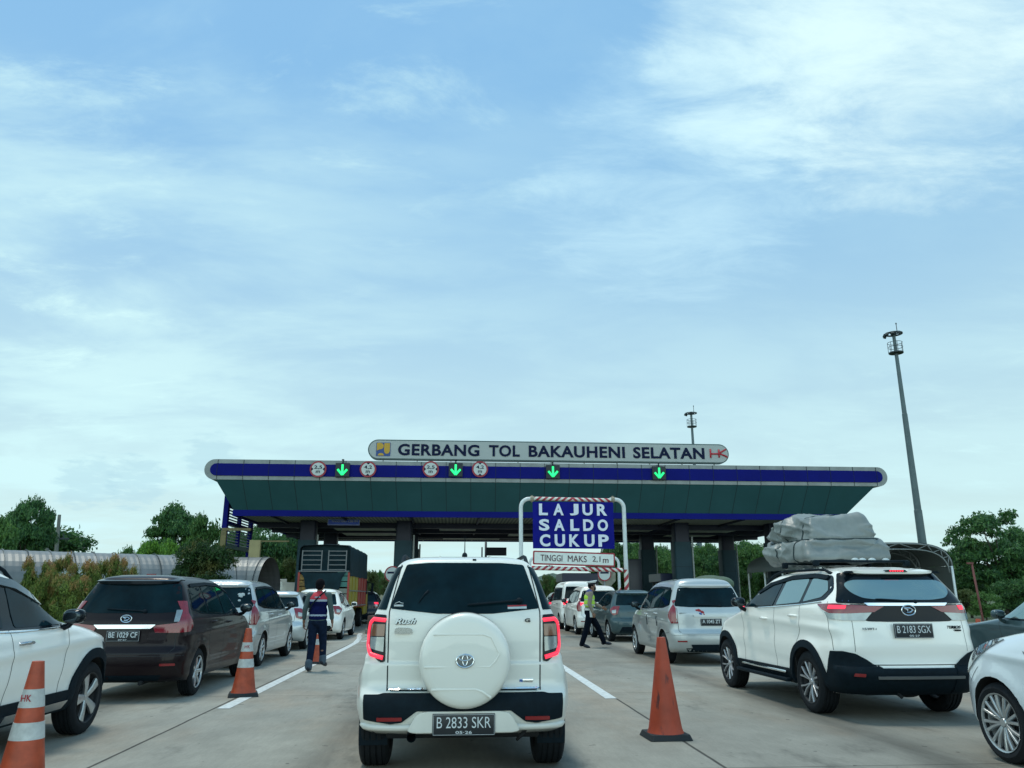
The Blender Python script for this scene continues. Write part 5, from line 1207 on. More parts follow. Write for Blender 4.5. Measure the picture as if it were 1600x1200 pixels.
for t, ua, ub, hh in (('TINGGI', 843.5, 877, .22), ('MAKS', 885.5, 914.5, .22), ('2,1', 923.5, 935.5, .22), ('m', 939.5, 948, .14)):
    text_obj('lettering', t, mat('maroon_lettering', (.06, .012, .03), rough=.5), tm, ((bxx(ua)+bxx(ub))/2, -.014, 0 if t != 'm' else -.04), width=bxx(ub)-bxx(ua), height=hh, bold=.0, extrude=.01)
gz = px(900, 888.5, YG).z
bm = bmesh.new(); tube(bm, [(-bw-.1, .0, gz+.02-0), (bw+.28, .0, gz-.05)], .075, 14)
lb = thing('striped_barrier_bar', ((bx0+bx1)/2, YG-.05, 0), 'red and white striped bar hanging under the white height board', 'bar'); mobj('striped_pipe', bm, STRX, lb, 50)
for x in (-bw*.6, bw*.55):
    bm = bmesh.new(); tube(bm, [(x, 0, gz+.05), (x, 0, tz0+.02)], .012, 6); box(bm, x-.12, x+.12, -.01, .01, gz+.075, gz+.10); mobj('hanger', bm, BPLAST, lb)
# lower gauge behind
YH = 36.0; xa, xb_ = px(828, 880, YH).x, px(966.5, 880, YH).x; zt2 = px(960, 870.5, YH).z
g2 = thing('pipe_height_gauge', ((xa+xb_)/2, YH, 0), 'second, lower white pipe gauge seen behind the striped bar', 'gantry'); hw2 = (xb_-xa)/2
bm = bmesh.new(); P = [(-hw2, 0, 0), (-hw2, 0, zt2-.3)]+[(-hw2+.3-.3*math.cos(a), 0, zt2-.3+.3*math.sin(a)) for a in [k*math.pi/12 for k in range(1, 7)]]
P = P+[(-p[0], p[1], p[2]) for p in P[::-1]]; tube(bm, P, .065, 12); mobj('pipe', bm, PIPEW, g2, 50)
bm = bmesh.new(); tube(bm, [(hw2, -.01, 1.1), (hw2, -.01, 1.7)], .072, 12); tube(bm, [(-hw2, -.01, 1.1), (-hw2, -.01, 1.7)], .072, 12); mobj('striped_sleeve', bm, STRZ, g2, 50)
def round_sign(u, v, Y, r, lab, back=False):
    c = px(u, v, Y); s_ = thing('round_sign', (c.x, Y, 0), lab, 'round sign')
    bm = bmesh.new(); disc(bm, r, 0, .03); o = mobj('sign_ring', bm, RING, s_); o.location = (0, 0, c.z)
    bm = bmesh.new(); disc(bm, r*.84, -.012, .001); o = mobj('sign_face', bm, SWHITE, s_); o.location = (0, 0, c.z)
    bm = bmesh.new(); box(bm, -r*.62, r*.62, -.018, -.013, .02, r*.30); o = mobj('black_bar', bm, INK, s_); o.location = (0, 0, c.z)
    bm = bmesh.new(); tube(bm, [(0, .05, 0), (0, .05, c.z)], .035, 8); mobj('post', bm, GREYBAND, s_)
    if back:
        bm = bmesh.new(); prism(bm, [(.42*math.cos(R(22.5+45*k)), .42*math.sin(R(22.5+45*k))) for k in range(8)], 'y', .07, .10); o = mobj('back_plate', bm, mat('weathered_plate', (.22, .22, .17), rough=.7, noise=.3, nscale=6), s_); o.location = (.12, 0, c.z-.12)
round_sign(944.5, 897, 34.5, .30, 'round white sign with a black bar hanging right of the officer in the yellow vest', True)
round_sign(613, 897, 34.5, .34, 'round red-rimmed sign half hidden by the left side of the white four-wheel-drive')
c = px(776, 862, 62); s_ = thing('dark_board', (c.x, 62, 0), 'dark board on two posts seen under the canopy above the middle car', 'board')
bm = bmesh.new(); box(bm, -.78, .78, 0, .15, c.z-.30, c.z+.33); mobj('board', bm, BOOTH, s_)
bm = bmesh.new(); tube(bm, [(-.85, .1, 0), (-.85, .1, c.z+.75)], .09, 8); mobj('post', bm, BOOTH, s_)
bm = bmesh.new(); tube(bm, [(-1.15, .1, 0), (-1.15, .1, c.z+.35)], .06, 8); mobj('post', bm, BOOTH, s_)

# ------------------------------------------------------------------ masts, poles, shelters
STEEL = mat('galvanised_steel', (.09, .13, .14), rough=.5, metal=.4, noise=.25, nscale=.8); STEELD = mat('dark_steel', (.02, .035, .04), rough=.6)
def mast(x, y, h, lab):
    m_ = thing('floodlight_mast', (x, y, 0), lab, 'light mast', 'tall floodlight masts')
    bm = bmesh.new(); tube(bm, [(0, 0, 0), (0, 0, h*.33), (0, 0, h*.331), (0, 0, h*.66), (0, 0, h*.661), (0, 0, h-1.0)], [.36, .30, .27, .21, .185, .13], 14); mobj('pole', bm, STEEL, m_, 40)
    bm = bmesh.new(); zb_ = h-2.9
    lathe(bm, [(.12, zb_), (.58, zb_), (.58, zb_+.10), (.12, zb_+.10)], 20)
    for zz in (zb_+.55, zb_+.95): tube(bm, [(.58*math.cos(k*math.pi/12), .58*math.sin(k*math.pi/12), zz) for k in range(25)], .022, 6, cap=False)
    for k in range(7): a = k*2*math.pi/7; tube(bm, [(.58*math.cos(a), .58*math.sin(a), zb_), (.58*math.cos(a), .58*math.sin(a), zb_+.95)], .02, 5)
    mobj('service_basket', bm, STEELD, m_)
    bm = bmesh.new(); z2 = h-1.15
    lathe(bm, [(.58, z2-.05), (.72, z2-.03), (.72, z2+.05), (.58, z2+.07)], 24, closed=True)
    for k in range(4): a = k*math.pi/2+.4; tube(bm, [(0, 0, z2-.1), (.68*math.cos(a), .68*math.sin(a), z2)], .035, 6)
    lathe(bm, [(.001, z2-.15), (.22, z2-.15), (.25, z2+.12), (.001, z2+.25)], 12)
    hd = mobj('light_ring', bm, STEELD, m_)
    for k in range(5):
        a = 2.2+k*math.pi/5; cx, cy = .74*math.cos(a), .74*math.sin(a); bm = bmesh.new(); box(bm, -.13, .13, -.08, .08, -.17, .08, bev=.02)
        o = mobj('floodlight', bm, STEELD, hd); o.location = (cx, cy, z2-.06); o.rotation_euler = (R(25), 0, a-math.pi/2)
    bm = bmesh.new(); tube(bm, [(.35, 0, z2), (.35, 0, z2+.9)], .03, 6); ellipsoid(bm, (.35, 0, z2+.95), (.06, .06, .09), u=8, v=6); mobj('lightning_rod', bm, STEELD, m_)
pm = px(1398, 503, 60); mast(px(1448, 900, 60).x+.02, 60, 24.1, 'tall floodlight mast standing clear against the sky at right')
pm = px(1079, 632, 92); mast(pm.x, 92, pm.z, 'floodlight mast rising behind the right end of the name sign')
CONCP = mat('concrete_pole', (.22, .22, .19), rough=.8, noise=.2, nscale=2)
for i, (u0, u1, vt, cat_) in enumerate(((73, 78, 805, 'left'), (81, 86.5, 803, 'right'))):
    b0, t0 = px(u0, 905, 58), px(u1, vt, 58); p_ = thing('utility_pole', (b0.x, 58+i*.6, 0), ('pale leaning power pole, the left one of the pair by the large left tree', 'power pole with a cross arm, right one of the pair by the left tree')[i], 'power pole', 'pair of power poles')
    bm = bmesh.new(); tube(bm, [(0, 0, 0), (t0.x-b0.x, 0, t0.z)], [.17, .11], 10); mobj('pole', bm, CONCP, p_, 40)
    bm = bmesh.new(); xx = (t0.x-b0.x); zz = t0.z-1.5*i-.2; box(bm, xx-.5, xx+.9 if i else xx+.4, -.06, .06, zz-.06, zz+.06)
    for q in (-.4, .1, .5 if i else .3, ): box(bm, xx+q-.03, xx+q+.03, -.03, .03, zz+.061, zz+.36)
    mobj('cross_arm', bm, STEELD, p_)
# barrel-roofed walkway at left
ROOFM, nt_, b_n = nodes_mat('corrugated_roof_sheet')
def roof_nodes():
    N = nt_.nodes; tc = N.new('ShaderNodeTexCoord'); n = N.new('ShaderNodeTexNoise'); n.inputs['Scale'].default_value = 1.3; n.inputs['Detail'].default_value = 6; nt_.links.new(tc.outputs['Object'], n.inputs['Vector'])
    r = N.new('ShaderNodeMapRange'); r.inputs[1].default_value = .3; r.inputs[2].default_value = .7; r.inputs[3].default_value = .8; r.inputs[4].default_value = 1.12; nt_.links.new(n.outputs[0], r.inputs[0])
    s = N.new('ShaderNodeVectorMath'); s.operation = 'SCALE'; s.inputs[0].default_value = (.165, .18, .18); nt_.links.new(r.outputs[0], s.inputs['Scale']); nt_.links.new(s.outputs[0], b_n.inputs['Base Color']); b_n.inputs['Roughness'].default_value = .45; b_n.inputs['Metallic'].default_value = .3
roof_nodes()
vault = thing('barrel_roof_walkway', (-17, 31, 0), 'long grey barrel-shaped sheet roof behind the reddish shrubs at left', 'walkway roof')
path = [Vector(p) for p in ((-27, 23.5), (-22, 27.25), (-17, 31.0), (-13, 34.0), (-11, 35.5), (-9.9, 36.15), (-9.0, 36.35), (-8.2, 36.25))]
dense = []
for a, b in zip(path, path[1:]):
    n = max(2, int((b-a).length/.11)); dense += [a+(b-a)*k/n for k in range(n)]
dense.append(path[-1])
bm = bmesh.new(); rings = []; ribs = bmesh.new(); acc = 0
for i, p in enumerate(dense):
    t = (dense[min(i+1, len(dense)-1)]-dense[max(i-1, 0)]).normalized(); nn = Vector((-t.y, t.x)); rr = 1.50+.003*math.cos(i*math.pi)
    prof = [(-1, .35), (-1, 1.5)]+[(-math.cos(a), 1.5+math.sin(a)*1.0) for a in [k*math.pi/20 for k in range(1, 20)]]+[(1, 1.5), (1, .35)]
    rings.append([bm.verts.new((p.x+nn.x*-c_*rr+17, p.y+nn.y*-c_*rr-31, (zz if zz <= 1.5 else 1.5+(zz-1.5)*rr))) for c_, zz in prof])
for a, b in zip(rings, rings[1:]):
    for k in range(len(a)-1): bm.faces.new((a[k], a[k+1], b[k+1], b[k]))
mobj('roof_sheet', bm, ROOFM, vault)
for i in range(0, len(dense), 7):
    p = dense[i]; t = (dense[min(i+1, len(dense)-1)]-dense[max(i-1, 0)]).normalized(); nn = Vector((-t.y, t.x)); bm = bmesh.new()
    P = [(p.x+nn.x*-math.cos(a)*1.535+17, p.y+nn.y*-math.cos(a)*1.535-31, 1.5+1.535*math.sin(a)) for a in [k*math.pi/16 for k in range(17)]]
    tube(bm, P, .016, 5); mobj('sheet_seam', bm, STEELD if i % 2 else ROOFM, vault)
def along(d, off, z):
    p = path[1]+(path[4]-path[1]).normalized()*d; t = (path[4]-path[1]).normalized(); nn = Vector((t.y, -t.x)); return Vector((p.x+nn.x*off, p.y+nn.y*off, z)), math.atan2(t.y, t.x)
# panel on the near flank
pa = px(80, 896, 30.2); pb = px(214, 899, 32.6); ang_ = math.atan2(pb.y-pa.y, pb.x-pa.x); ln = (pb-pa).length
pn = thing('name_board', ((pa.x+pb.x)/2+.1, (pa.y+pb.y)/2-.15, 2.05), 'white board with dark slanted letters on the barrel roof, partly behind shrubs', 'sign', rz=ang_)
bm = bmesh.new(); box(bm, -ln/2, ln/2, -.02, .03, -.24, .24); mobj('board', bm, SWHITE, pn)
text_obj('lettering', 'GERBANG', INK, pn, (.0, -.025, 0), width=ln*.42, height=.30, shear=.3, bold=.02, extrude=.004)
for x in (-ln/2+.1, ln/2-.1):
    bm = bmesh.new(); box(bm, x-.03, x+.03, .03, .09, -2.03, .2); mobj('post', bm, STEELD, pn)
pr_ = px(236, 901, 30.5); o = thing('red_notice', (pr_.x, 30.5, 0), 'small red notice above the roof of the dark maroon car', 'notice'); bm = bmesh.new(); box(bm, -.17, .17, 0, .03, pr_.z-.12, pr_.z+.10); mobj('panel', bm, mat('notice_red', (.30, .03, .03), rough=.5, noise=.3, nscale=20), o); bm = bmesh.new(); box(bm, -.02, .02, .03, .06, 0, pr_.z); mobj('post', bm, STEELD, o)
# louvred screen at the left end of the canopy
lv = thing('louvred_screen', (-11.95, 41.6, 0), 'blue framed louvre screen under the left end of the canopy', 'screen')
bm = bmesh.new(); box(bm, -.12, .12, 0, .35, 0, 6.4); mobj('post', bm, NAVYP, lv)
bm = bmesh.new(); box(bm, -.12, .12, 5.2, 5.45, 0, 6.0); mobj('post', bm, NAVYD, lv)
bm = bmesh.new(); box(bm, -.10, .10, 2.7, 2.9, 3.9, 6.0); mobj('post', bm, NAVYD, lv)
for z in (3.75, 4.95, 5.85):
    bm = bmesh.new(); box(bm, -.09, .09, .36, 5.19, z, z+.18); mobj('rail', bm, NAVYD if z > 4 else SLANT, lv)
bm = bmesh.new()
for a, b in ((.45, 2.6), (3.0, 5.1)):
    for k in range(12): z = 3.98+k*.155; box(bm, -.07, .07, a, b, z, z+.04)
tag(mobj('louvres', bm, mat('pale_louvre', (.22, .30, .32), rough=.4), lv))
# yellow portal
YP = mat('faded_yellow_steel', (.15, .125, .045), rough=.6, noise=.3, nscale=3)
yp = thing('yellow_portal', (-10.3, 38.2, 0), 'faded yellow steel portal by the left end of the canopy', 'portal')
def rel(u, v, Y): p = px(u, v, Y); return p.x+10.3, p.z
a = rel(347, 827, 38.2); b = rel(392, 827, 38.2); bm = bmesh.new(); box(bm, a[0], b[0], -.06, .06, a[1]-.06, a[1]+.06); mobj('beam', bm, YP, yp)
bm = bmesh.new(); box(bm, a[0]-.02, a[0]+.22, -.08, .08, 0, a[1]-.07); mobj('leg', bm, YP, yp)
a = rel(391, 844, 38.2); b = rel(408, 844, 38.2); bm = bmesh.new(); box(bm, a[0], b[0], -.10, .10, 0, a[1]); mobj('leg', bm, mat('pale_yellow_panel', (.30, .26, .12), rough=.6, noise=.2, nscale=3), yp)
c_ = rel(452, 843, 38.2); bm = bmesh.new(); box(bm, b[0], c_[0], -.04, .04, a[1]-.08, a[1]-.01); mobj('beam', bm, YP, yp)
# barrel shelter right
SHS = mat('dull_roof_sheet', (.085, .105, .10), rough=.5, noise=.15, nscale=1)
sh = thing('barrel_shelter', (px(1408, 880, 33).x, 33, 0), 'arched sheet-roofed shelter behind the roof luggage at right', 'shelter'); rs_ = px(1489, 880, 33).x-px(1408, 880, 33).x; zt3 = px(1420, 847.5, 33).z
bm = bmesh.new(); A = []
for y in [k*.5 for k in range(25)]:
    A.append([bm.verts.new((rs_*math.copysign(abs(math.cos(a))**.6, -math.cos(a)), y, zt3-1.0+1.0*math.sin(a)**.8+(.012 if int(y*2) % 2 else 0))) for a in [k*math.pi/24 for k in range(25)]])
for p, q in zip(A, A[1:]):
    for k in range(24): bm.faces.new((p[k], p[k+1], q[k+1], q[k]))
mobj('roof_sheet', bm, SHS, sh, 60)
bm = bmesh.new(); box(bm, rs_-.02, rs_, 0, 12, .9, zt3-1.0); mobj('side_sheet', bm, SHS, sh)
for y in (0, 2.4, 4.8, 7.2, 9.6, 12):
    bm = bmesh.new(); Q = [Vector((-(rs_-.05)*math.copysign(abs(math.cos(a))**.6, math.cos(a)), y, zt3-1.05+1.0*math.sin(a)**.8)) for a in [k*math.pi/16 for k in range(17)]]
    tube(bm, Q, .035, 6); Q2 = [(q.x*.93, q.y, q.z-.24) for q in Q]; tube(bm, Q2, .03, 6)
    for k in range(0, 16, 2): tube(bm, [Q[k], Q2[k+1]], .02, 5); tube(bm, [Q2[k+1], Q[k+2]], .02, 5)
    mobj('arched_truss', bm, GREYBAND, sh)
    for sx in (-1, 1):
        bm = bmesh.new(); tube(bm, [(sx*(rs_-.08), y, 0), (sx*(rs_-.08), y, zt3-1)], .05, 8); mobj('post', bm, PIPEW, sh)
c = px(1519, 880, 26); bm = bmesh.new(); tube(bm, [(0, 0, 0), (-.12, 0, c.z)], .035, 8); box(bm, -.28, -.08, -.04, .04, c.z-.03, c.z+.03); o = mobj('marker_pole', bm, mat('rusty_red_steel', (.14, .045, .04), rough=.7)); o.location = (c.x+.10, 26, 0); tag(o, 'thin rusty red pole in front of the large tree at right', 'pole')
# house left
hs = thing('house', (px(45, 880, 62).x, 62, 0), 'low house with a pale gabled roof under the trees at far left', 'house')
p1, p2, p3 = px(31, 848, 62), px(60, 861, 62), px(10, 861, 62); ox = hs.location.x
bm = bmesh.new(); prism(bm, [(p3.x-ox-1, p3.z-.2), (p1.x-ox, p1.z), (p2.x-ox+.4, p2.z-.2)], 'y', -.4, 7); mobj('roof', bm, mat('pale_roof_sheet', (.24, .27, .27), rough=.5), hs)
bm = bmesh.new(); box(bm, p3.x-ox, p2.x-ox, 0, 6.5, 0, p2.z-.21); w_ = mobj('wall', bm, mat('plaster_wall', (.28, .27, .23), rough=.8), hs)
bm = bmesh.new(); box(bm, p3.x-ox+1, p3.x-ox+1.8, -.03, 0-.002, .9, 1.9); mobj('window', bm, GLASS, w_)
# ------------------------------------------------------------------ vegetation
def leaf_mat(name, col_, col2, var=.5, redtip=None):
    m, nt, b = nodes_mat(name); N = nt.nodes; g = N.new('ShaderNodeNewGeometry'); tc = N.new('ShaderNodeTexCoord')
    n = N.new('ShaderNodeTexNoise'); n.inputs['Scale'].default_value = 5; n.inputs['Detail'].default_value = 3; nt.links.new(tc.outputs['Object'], n.inputs['Vector'])
    ad = N.new('ShaderNodeMath'); ad.operation = 'ADD'; nt.links.new(n.outputs[0], ad.inputs[0]); nt.links.new(g.outputs['Random Per Island'], ad.inputs[1])
    r = N.new('ShaderNodeMapRange'); r.inputs[1].default_value = .55; r.inputs[2].default_value = 1.45; nt.links.new(ad.outputs[0], r.inputs[0])
    mx = N.new('ShaderNodeMix'); mx.data_type = 'RGBA'; mx.inputs[6].default_value = (*col_, 1); mx.inputs[7].default_value = (*col2, 1); nt.links.new(r.outputs[0], mx.inputs[0])
    last = mx.outputs[2]
    if redtip:
        n2 = N.new('ShaderNodeTexNoise'); n2.inputs['Scale'].default_value = 3.2; n2.inputs['Detail'].default_value = 2; nt.links.new(tc.outputs['Object'], n2.inputs['Vector'])
        sp = N.new('ShaderNodeSeparateXYZ'); nt.links.new(tc.outputs['Object'], sp.inputs[0])
        a = N.new('ShaderNodeMath'); a.operation = 'MULTIPLY_ADD'; nt.links.new(sp.outputs[2], a.inputs[0]); a.inputs[1].default_value = .35; nt.links.new(n2.outputs[0], a.inputs[2])
        r2 = N.new('ShaderNodeMapRange'); r2.inputs[1].default_value = .76; r2.inputs[2].default_value = .98; nt.links.new(a.outputs[0], r2.inputs[0])
        m2 = N.new('ShaderNodeMix'); m2.data_type = 'RGBA'; nt.links.new(r2.outputs[0], m2.inputs[0]); nt.links.new(last, m2.inputs[6]); m2.inputs[7].default_value = (*redtip, 1); last = m2.outputs[2]
    nt.links.new(last, b.inputs['Base Color']); b.inputs['Roughness'].default_value = .55; b.inputs['Specular IOR Level'].default_value = .25
    tr = N.new('ShaderNodeBsdfTranslucent'); nt.links.new(last, tr.inputs[0]); ms = N.new('ShaderNodeMixShader'); ms.inputs[0].default_value = .25
    out = N['Material Output']; nt.links.new(b.outputs[0], ms.inputs[1]); nt.links.new(tr.outputs[0], ms.inputs[2]); nt.links.new(ms.outputs[0], out.inputs[0])
    return m
LF_DARK = leaf_mat('dark_foliage', (.028, .088, .038), (.088, .20, .055)); LF_MID = leaf_mat('mid_foliage', (.042, .115, .034), (.115, .23, .055))
LF_BRIGHT = leaf_mat('bright_foliage', (.06, .17, .025), (.17, .34, .045)); LF_OLIVE = leaf_mat('olive_foliage', (.055, .085, .028), (.13, .17, .055))
LF_RED = leaf_mat('shrub_foliage', (.045, .090, .020), (.20, .27, .055), redtip=(.36, .20, .08)); LF_HEDGE = leaf_mat('dark_hedge_foliage', (.012, .040, .014), (.035, .085, .020), redtip=(.10, .09, .02))
BARK = mat('bark', (.055, .045, .035), rough=.95, noise=.4, nscale=6)
def crown_mesh(name, seed, m, clumps=26, per=380, leaf=.030, flat=1.0, shape='round', spread=.40, csize=.17):
    rs = np.random.RandomState(seed); C = []
    for i in range(clumps):
        for _ in range(60):
            p = rs.uniform(-1, 1, 3)
            if shape == 'round': ok = np.linalg.norm(p) < 1 and np.linalg.norm(p) > .35
            elif shape == 'flat': ok = np.linalg.norm(p*[1, 1, 1.6]) < 1
            elif shape == 'cone': ok = math.hypot(p[0], p[1]) < (1-(p[2]+1)/2)*.95+.08
            else: ok = math.hypot(p[0], p[1]) < .9
            if ok: break
        C.append((p*[spread, spread, .36]+[0, 0, .58], csize*rs.uniform(.65, 1.25)))
    vs = []
    for c, r in C:
        n = int(per*(r/csize)**2); d = rs.normal(size=(n, 3)); d /= np.linalg.norm(d, axis=1)[:, None]; d[:, 2] = np.where(d[:, 2] < -.3, -d[:, 2]*.6, d[:, 2])
        rad = r*(rs.uniform(.55, 1.08, n))[:, None]*(1+.25*np.sin(d[:, :1]*7+c[0]*40)*np.cos(d[:, 1:2]*6+c[1]*30)); P = c+d*rad*[1, 1, .78*flat]
        nrm = d+rs.normal(size=(n, 3))*.75; nrm /= np.linalg.norm(nrm, axis=1)[:, None]
        t = np.cross(nrm, rs.normal(size=(n, 3))); t /= np.linalg.norm(t, axis=1)[:, None]; bt = np.cross(nrm, t); L = (leaf*rs.uniform(.6, 1.35, n))[:, None]
        vs.append(np.stack([P-t*L, P+bt*L*.45, P+t*L, P-bt*L*.45], 1).reshape(-1, 3))
    V = np.concatenate(vs); nq = len(V)//4; me = bpy.data.meshes.new(name)
    me.vertices.add(len(V)); me.vertices.foreach_set('co', V.ravel()); me.loops.add(nq*4); me.loops.foreach_set('vertex_index', np.arange(nq*4, dtype=np.int32))
    me.polygons.add(nq); me.polygons.foreach_set('loop_start', np.arange(0, nq*4, 4, dtype=np.int32)); me.polygons.foreach_set('loop_total', np.full(nq, 4, dtype=np.int32))
    me.materials.append(m); me.update(calc_edges=True); me.validate(); return me, C
def trunk_mesh(name, C, seed, r=.030, low=.0, nl=9):
    rnd = random.Random(seed); bm = bmesh.new(); tube(bm, [(0, 0, -.01), (.01, .0, .16), (-.005, .01, .32), (.01, 0, .55)], [r*1.3, r, r*.8, r*.35], 9)
    for c, rr in rnd.sample(C, min(nl, len(C))):
        z0 = rnd.uniform(.20, .42); tube(bm, [(0, 0, z0), (c[0]*.45, c[1]*.45, z0+(c[2]-z0)*.6), (c[0]*.95, c[1]*.95, c[2])], [r*.55, r*.35, r*.12], 6)
    me = bpy.data.meshes.new(name); bm.to_mesh(me); bm.free(); me.materials.append(BARK); return me
KINDS = {}
def kind(k, *a, **kw):
    tk = kw.pop('tr', .03); KINDS[k] = []
    for s_ in range(kw.pop('n', 2)):
        me, C = crown_mesh('crown', hash_(k)+s_*17, *a, **kw); KINDS[k].append((me, trunk_mesh('trunk', C, s_+3, tk)))
def hash_(k): return sum(ord(c)*(i+3) for i, c in enumerate(k)) % 9973
kind('big', LF_DARK, clumps=66, per=420, leaf=.019, csize=.115, spread=.46, n=2, tr=.022)
kind('wood', LF_MID, clumps=40, per=330, leaf=.026, csize=.16, spread=.42, n=3)
kind('woodd', LF_DARK, clumps=40, per=330, leaf=.026, csize=.16, spread=.42, n=2)
kind('olive', LF_OLIVE, clumps=30, per=300, leaf=.026, csize=.16, spread=.44, n=1)
kind('bright', LF_BRIGHT, clumps=26, per=260, leaf=.030, csize=.17, spread=.44, n=1)
kind('thin', LF_DARK, clumps=12, per=130, leaf=.022, csize=.10, spread=.42, shape='flat', n=1, tr=.012)
kind('shrub', LF_RED, clumps=44, per=420, leaf=.022, csize=.15, spread=.36, shape='col', n=3, tr=.02)
kind('hedge', LF_HEDGE, clumps=60, per=420, leaf=.018, csize=.14, spread=.40, shape='round', n=1, tr=.02)
def tree(k, x, y, h, wd, lab, cat='tree', group=None, z=0, name='tree', v=None):
    L_ = KINDS[k]; me, tm_ = L_[(v if v is not None else random.randrange(99)) % len(L_)]
    t = thing(name, (x, y, z), lab, cat, group, rz=random.uniform(0, 6.28)); t.scale = (wd, wd, h)
    o = bpy.data.objects.new('trunk', tm_); link(o, t); o = bpy.data.objects.new('crown', me); link(o, t); return t
def tree_px(k, u, vtop, wpx, Y, lab, z=0, **kw):
    p = px(u, vtop, Y); wd = wpx/1250*Y; return tree(k, p.x, Y, (p.z-z)/.97, wd, lab, z=z, **kw)
# left side
tree_px('big', 52, 781, 84, 52, 'tall dark tree with a ragged crown at far left, behind the power poles')
tree_px('wood', 2, 808, 70, 44, 'mid-green tree cut by the left edge above the barrel roof')
tree_px('thin', 144, 840, 46, 60, 'small umbrella-shaped tree low on the skyline left of centre')
tree_px('big', 282, 791, 106, 56, 'big dark round tree on the skyline behind the barrel roof', v=1)
tree_px('wood', 318, 806, 62, 52, 'olive-green tree on the right flank of the big round skyline tree')
tree_px('bright', 238, 838, 50, 42, 'bright yellow-green bush above the barrel roof, left one of two', cat='bush', name='bush')
tree_px('bright', 272, 840, 46, 41, 'bright yellow-green bush above the barrel roof, right one of two', cat='bush', name='bush')
tree_px('wood', 200, 856, 46, 60, 'low dark green tree left of the bright bushes on the skyline')
tree_px('thin', 346, 797, 26, 50, 'thin open tree against the sky beside the blue louvre screen')
tree_px('hedge', 322, 836, 104, 29, 'dark bushy conical tree behind the dark maroon car')
for i, (u, v_, w_, Y) in enumerate(((60, 882, 46, 24.5), (85, 892, 40, 23.6), (98, 872, 34, 25), (125, 886, 52, 23.4), (150, 890, 48, 24.2), (168, 875, 40, 25.2), (188, 878, 40, 24.6), (208, 892, 34, 24), (110, 905, 60, 21.5), (150, 910, 56, 21.8), (72, 900, 40, 21.6))):
    tree_px('shrub', u, v_, w_, Y, ('tallest reddish shrub beside the roof of the left white car', 'low reddish shrub behind the white car roofline', 'narrow pointed shrub left of the letters on the barrel roof', 'broad olive shrub below the slanted letters', 'reddish shrub right below the slanted letters', 'red-topped shrub at the right end of the slanted letters', 'red-topped shrub left of the dark maroon car', 'low shrub touching the roof of the dark maroon car', 'front shrub with olive leaves above the black mirror', 'front shrub between the mirror and the dark maroon car', 'front shrub behind the side window of the left white car')[i], cat='shrub', name='shrub', group='reddish shrubs along the left verge', v=i)
# woods behind the canopy, left
rw = random.Random(12)
for i in range(14):
    u = 372+rw.uniform(-6, 6)+i*9.5; tree_px(('woodd', 'wood', 'woodd')[i % 3], u, rw.uniform(812, 838) if i < 11 else rw.uniform(850, 872), rw.uniform(44, 70), rw.uniform(70, 84), 'dark tree in the wood seen under the left end of the canopy', group='wood under the left end of the canopy')
for i in range(5):
    tree_px(('wood', 'olive')[i % 2], 395+i*22, 868+rw.uniform(-5, 5), 42, 62, 'lower tree at the edge of the wood left of the truck', group='wood edge left of the truck')
# beyond the truck
for i in range(12):
    u = 566+i*7+rw.uniform(-4, 4); tree_px(('olive', 'wood', 'olive')[i % 3], u, rw.uniform(884, 908)+(i*.6), rw.uniform(16, 26), rw.uniform(85, 120), 'small tree on the scrubby slope between the truck and the middle car', group='scrub trees between the truck and the middle car')
for i in range(7):
    tree_px(('olive', 'wood')[i % 2], 828+i*7, 900+rw.uniform(-6, 6), 22, 95, 'small tree seen low under the canopy left of the booths', group='small trees under the middle of the canopy')
# woods right
for i in range(22):
    u = 950+i*12.8+rw.uniform(-5, 5); tree_px(('wood', 'woodd', 'wood')[i % 3], u, rw.uniform(838, 864), rw.uniform(50, 72), rw.uniform(68, 86), 'tree in the wood behind the right half of the canopy', group='wood behind the right half of the canopy')
for i in range(9):
    tree_px('wood', 965+i*28, 890+rw.uniform(-5, 5), 44, 60, 'lower tree at the near edge of the wood behind the canopy', group='near edge of the wood behind the canopy')
for i in range(8):
    tree_px(('wood', 'woodd')[i % 2], 1395+i*34, 890+rw.uniform(-12, 5), 60, 70, 'lower tree in the wood behind the arched shelter', group='wood behind the arched shelter')
tree_px('big', 1548, 800, 150, 42, 'large dark tree with gaps in its crown at the right edge', v=0)
tree_px('big', 1592, 826, 100, 45, 'dark tree behind the large one, touching the right edge', v=1)
tree_px('woodd', 1502, 850, 60, 48, 'dark tree just right of the arched shelter')
tree_px('thin', 1606, 784, 36, 38, 'sprig of a high tree entering at the right edge')
for i, (u, v_, w_, Y, k) in enumerate(((1502, 918, 46, 36, 'olive'), (1535, 925, 50, 34, 'wood'), (1570, 905, 60, 38, 'woodd'), (1598, 900, 60, 37, 'woodd'))):
    tree_px(k, u, v_, w_, Y, ('olive bush at the foot of the arched shelter', 'green bush behind the thin rusty pole', 'dark bush above the dark car at right', 'dark bush at the right edge above the dark car')[i], cat='bush', name='bush')
for i in range(9): tree('woodd', -30-6*i, 62+3*(i % 3), 6.5+(i % 3), 7, 'tree in the row left of the barrel roof, beyond the view', group='trees left of the barrel roof')

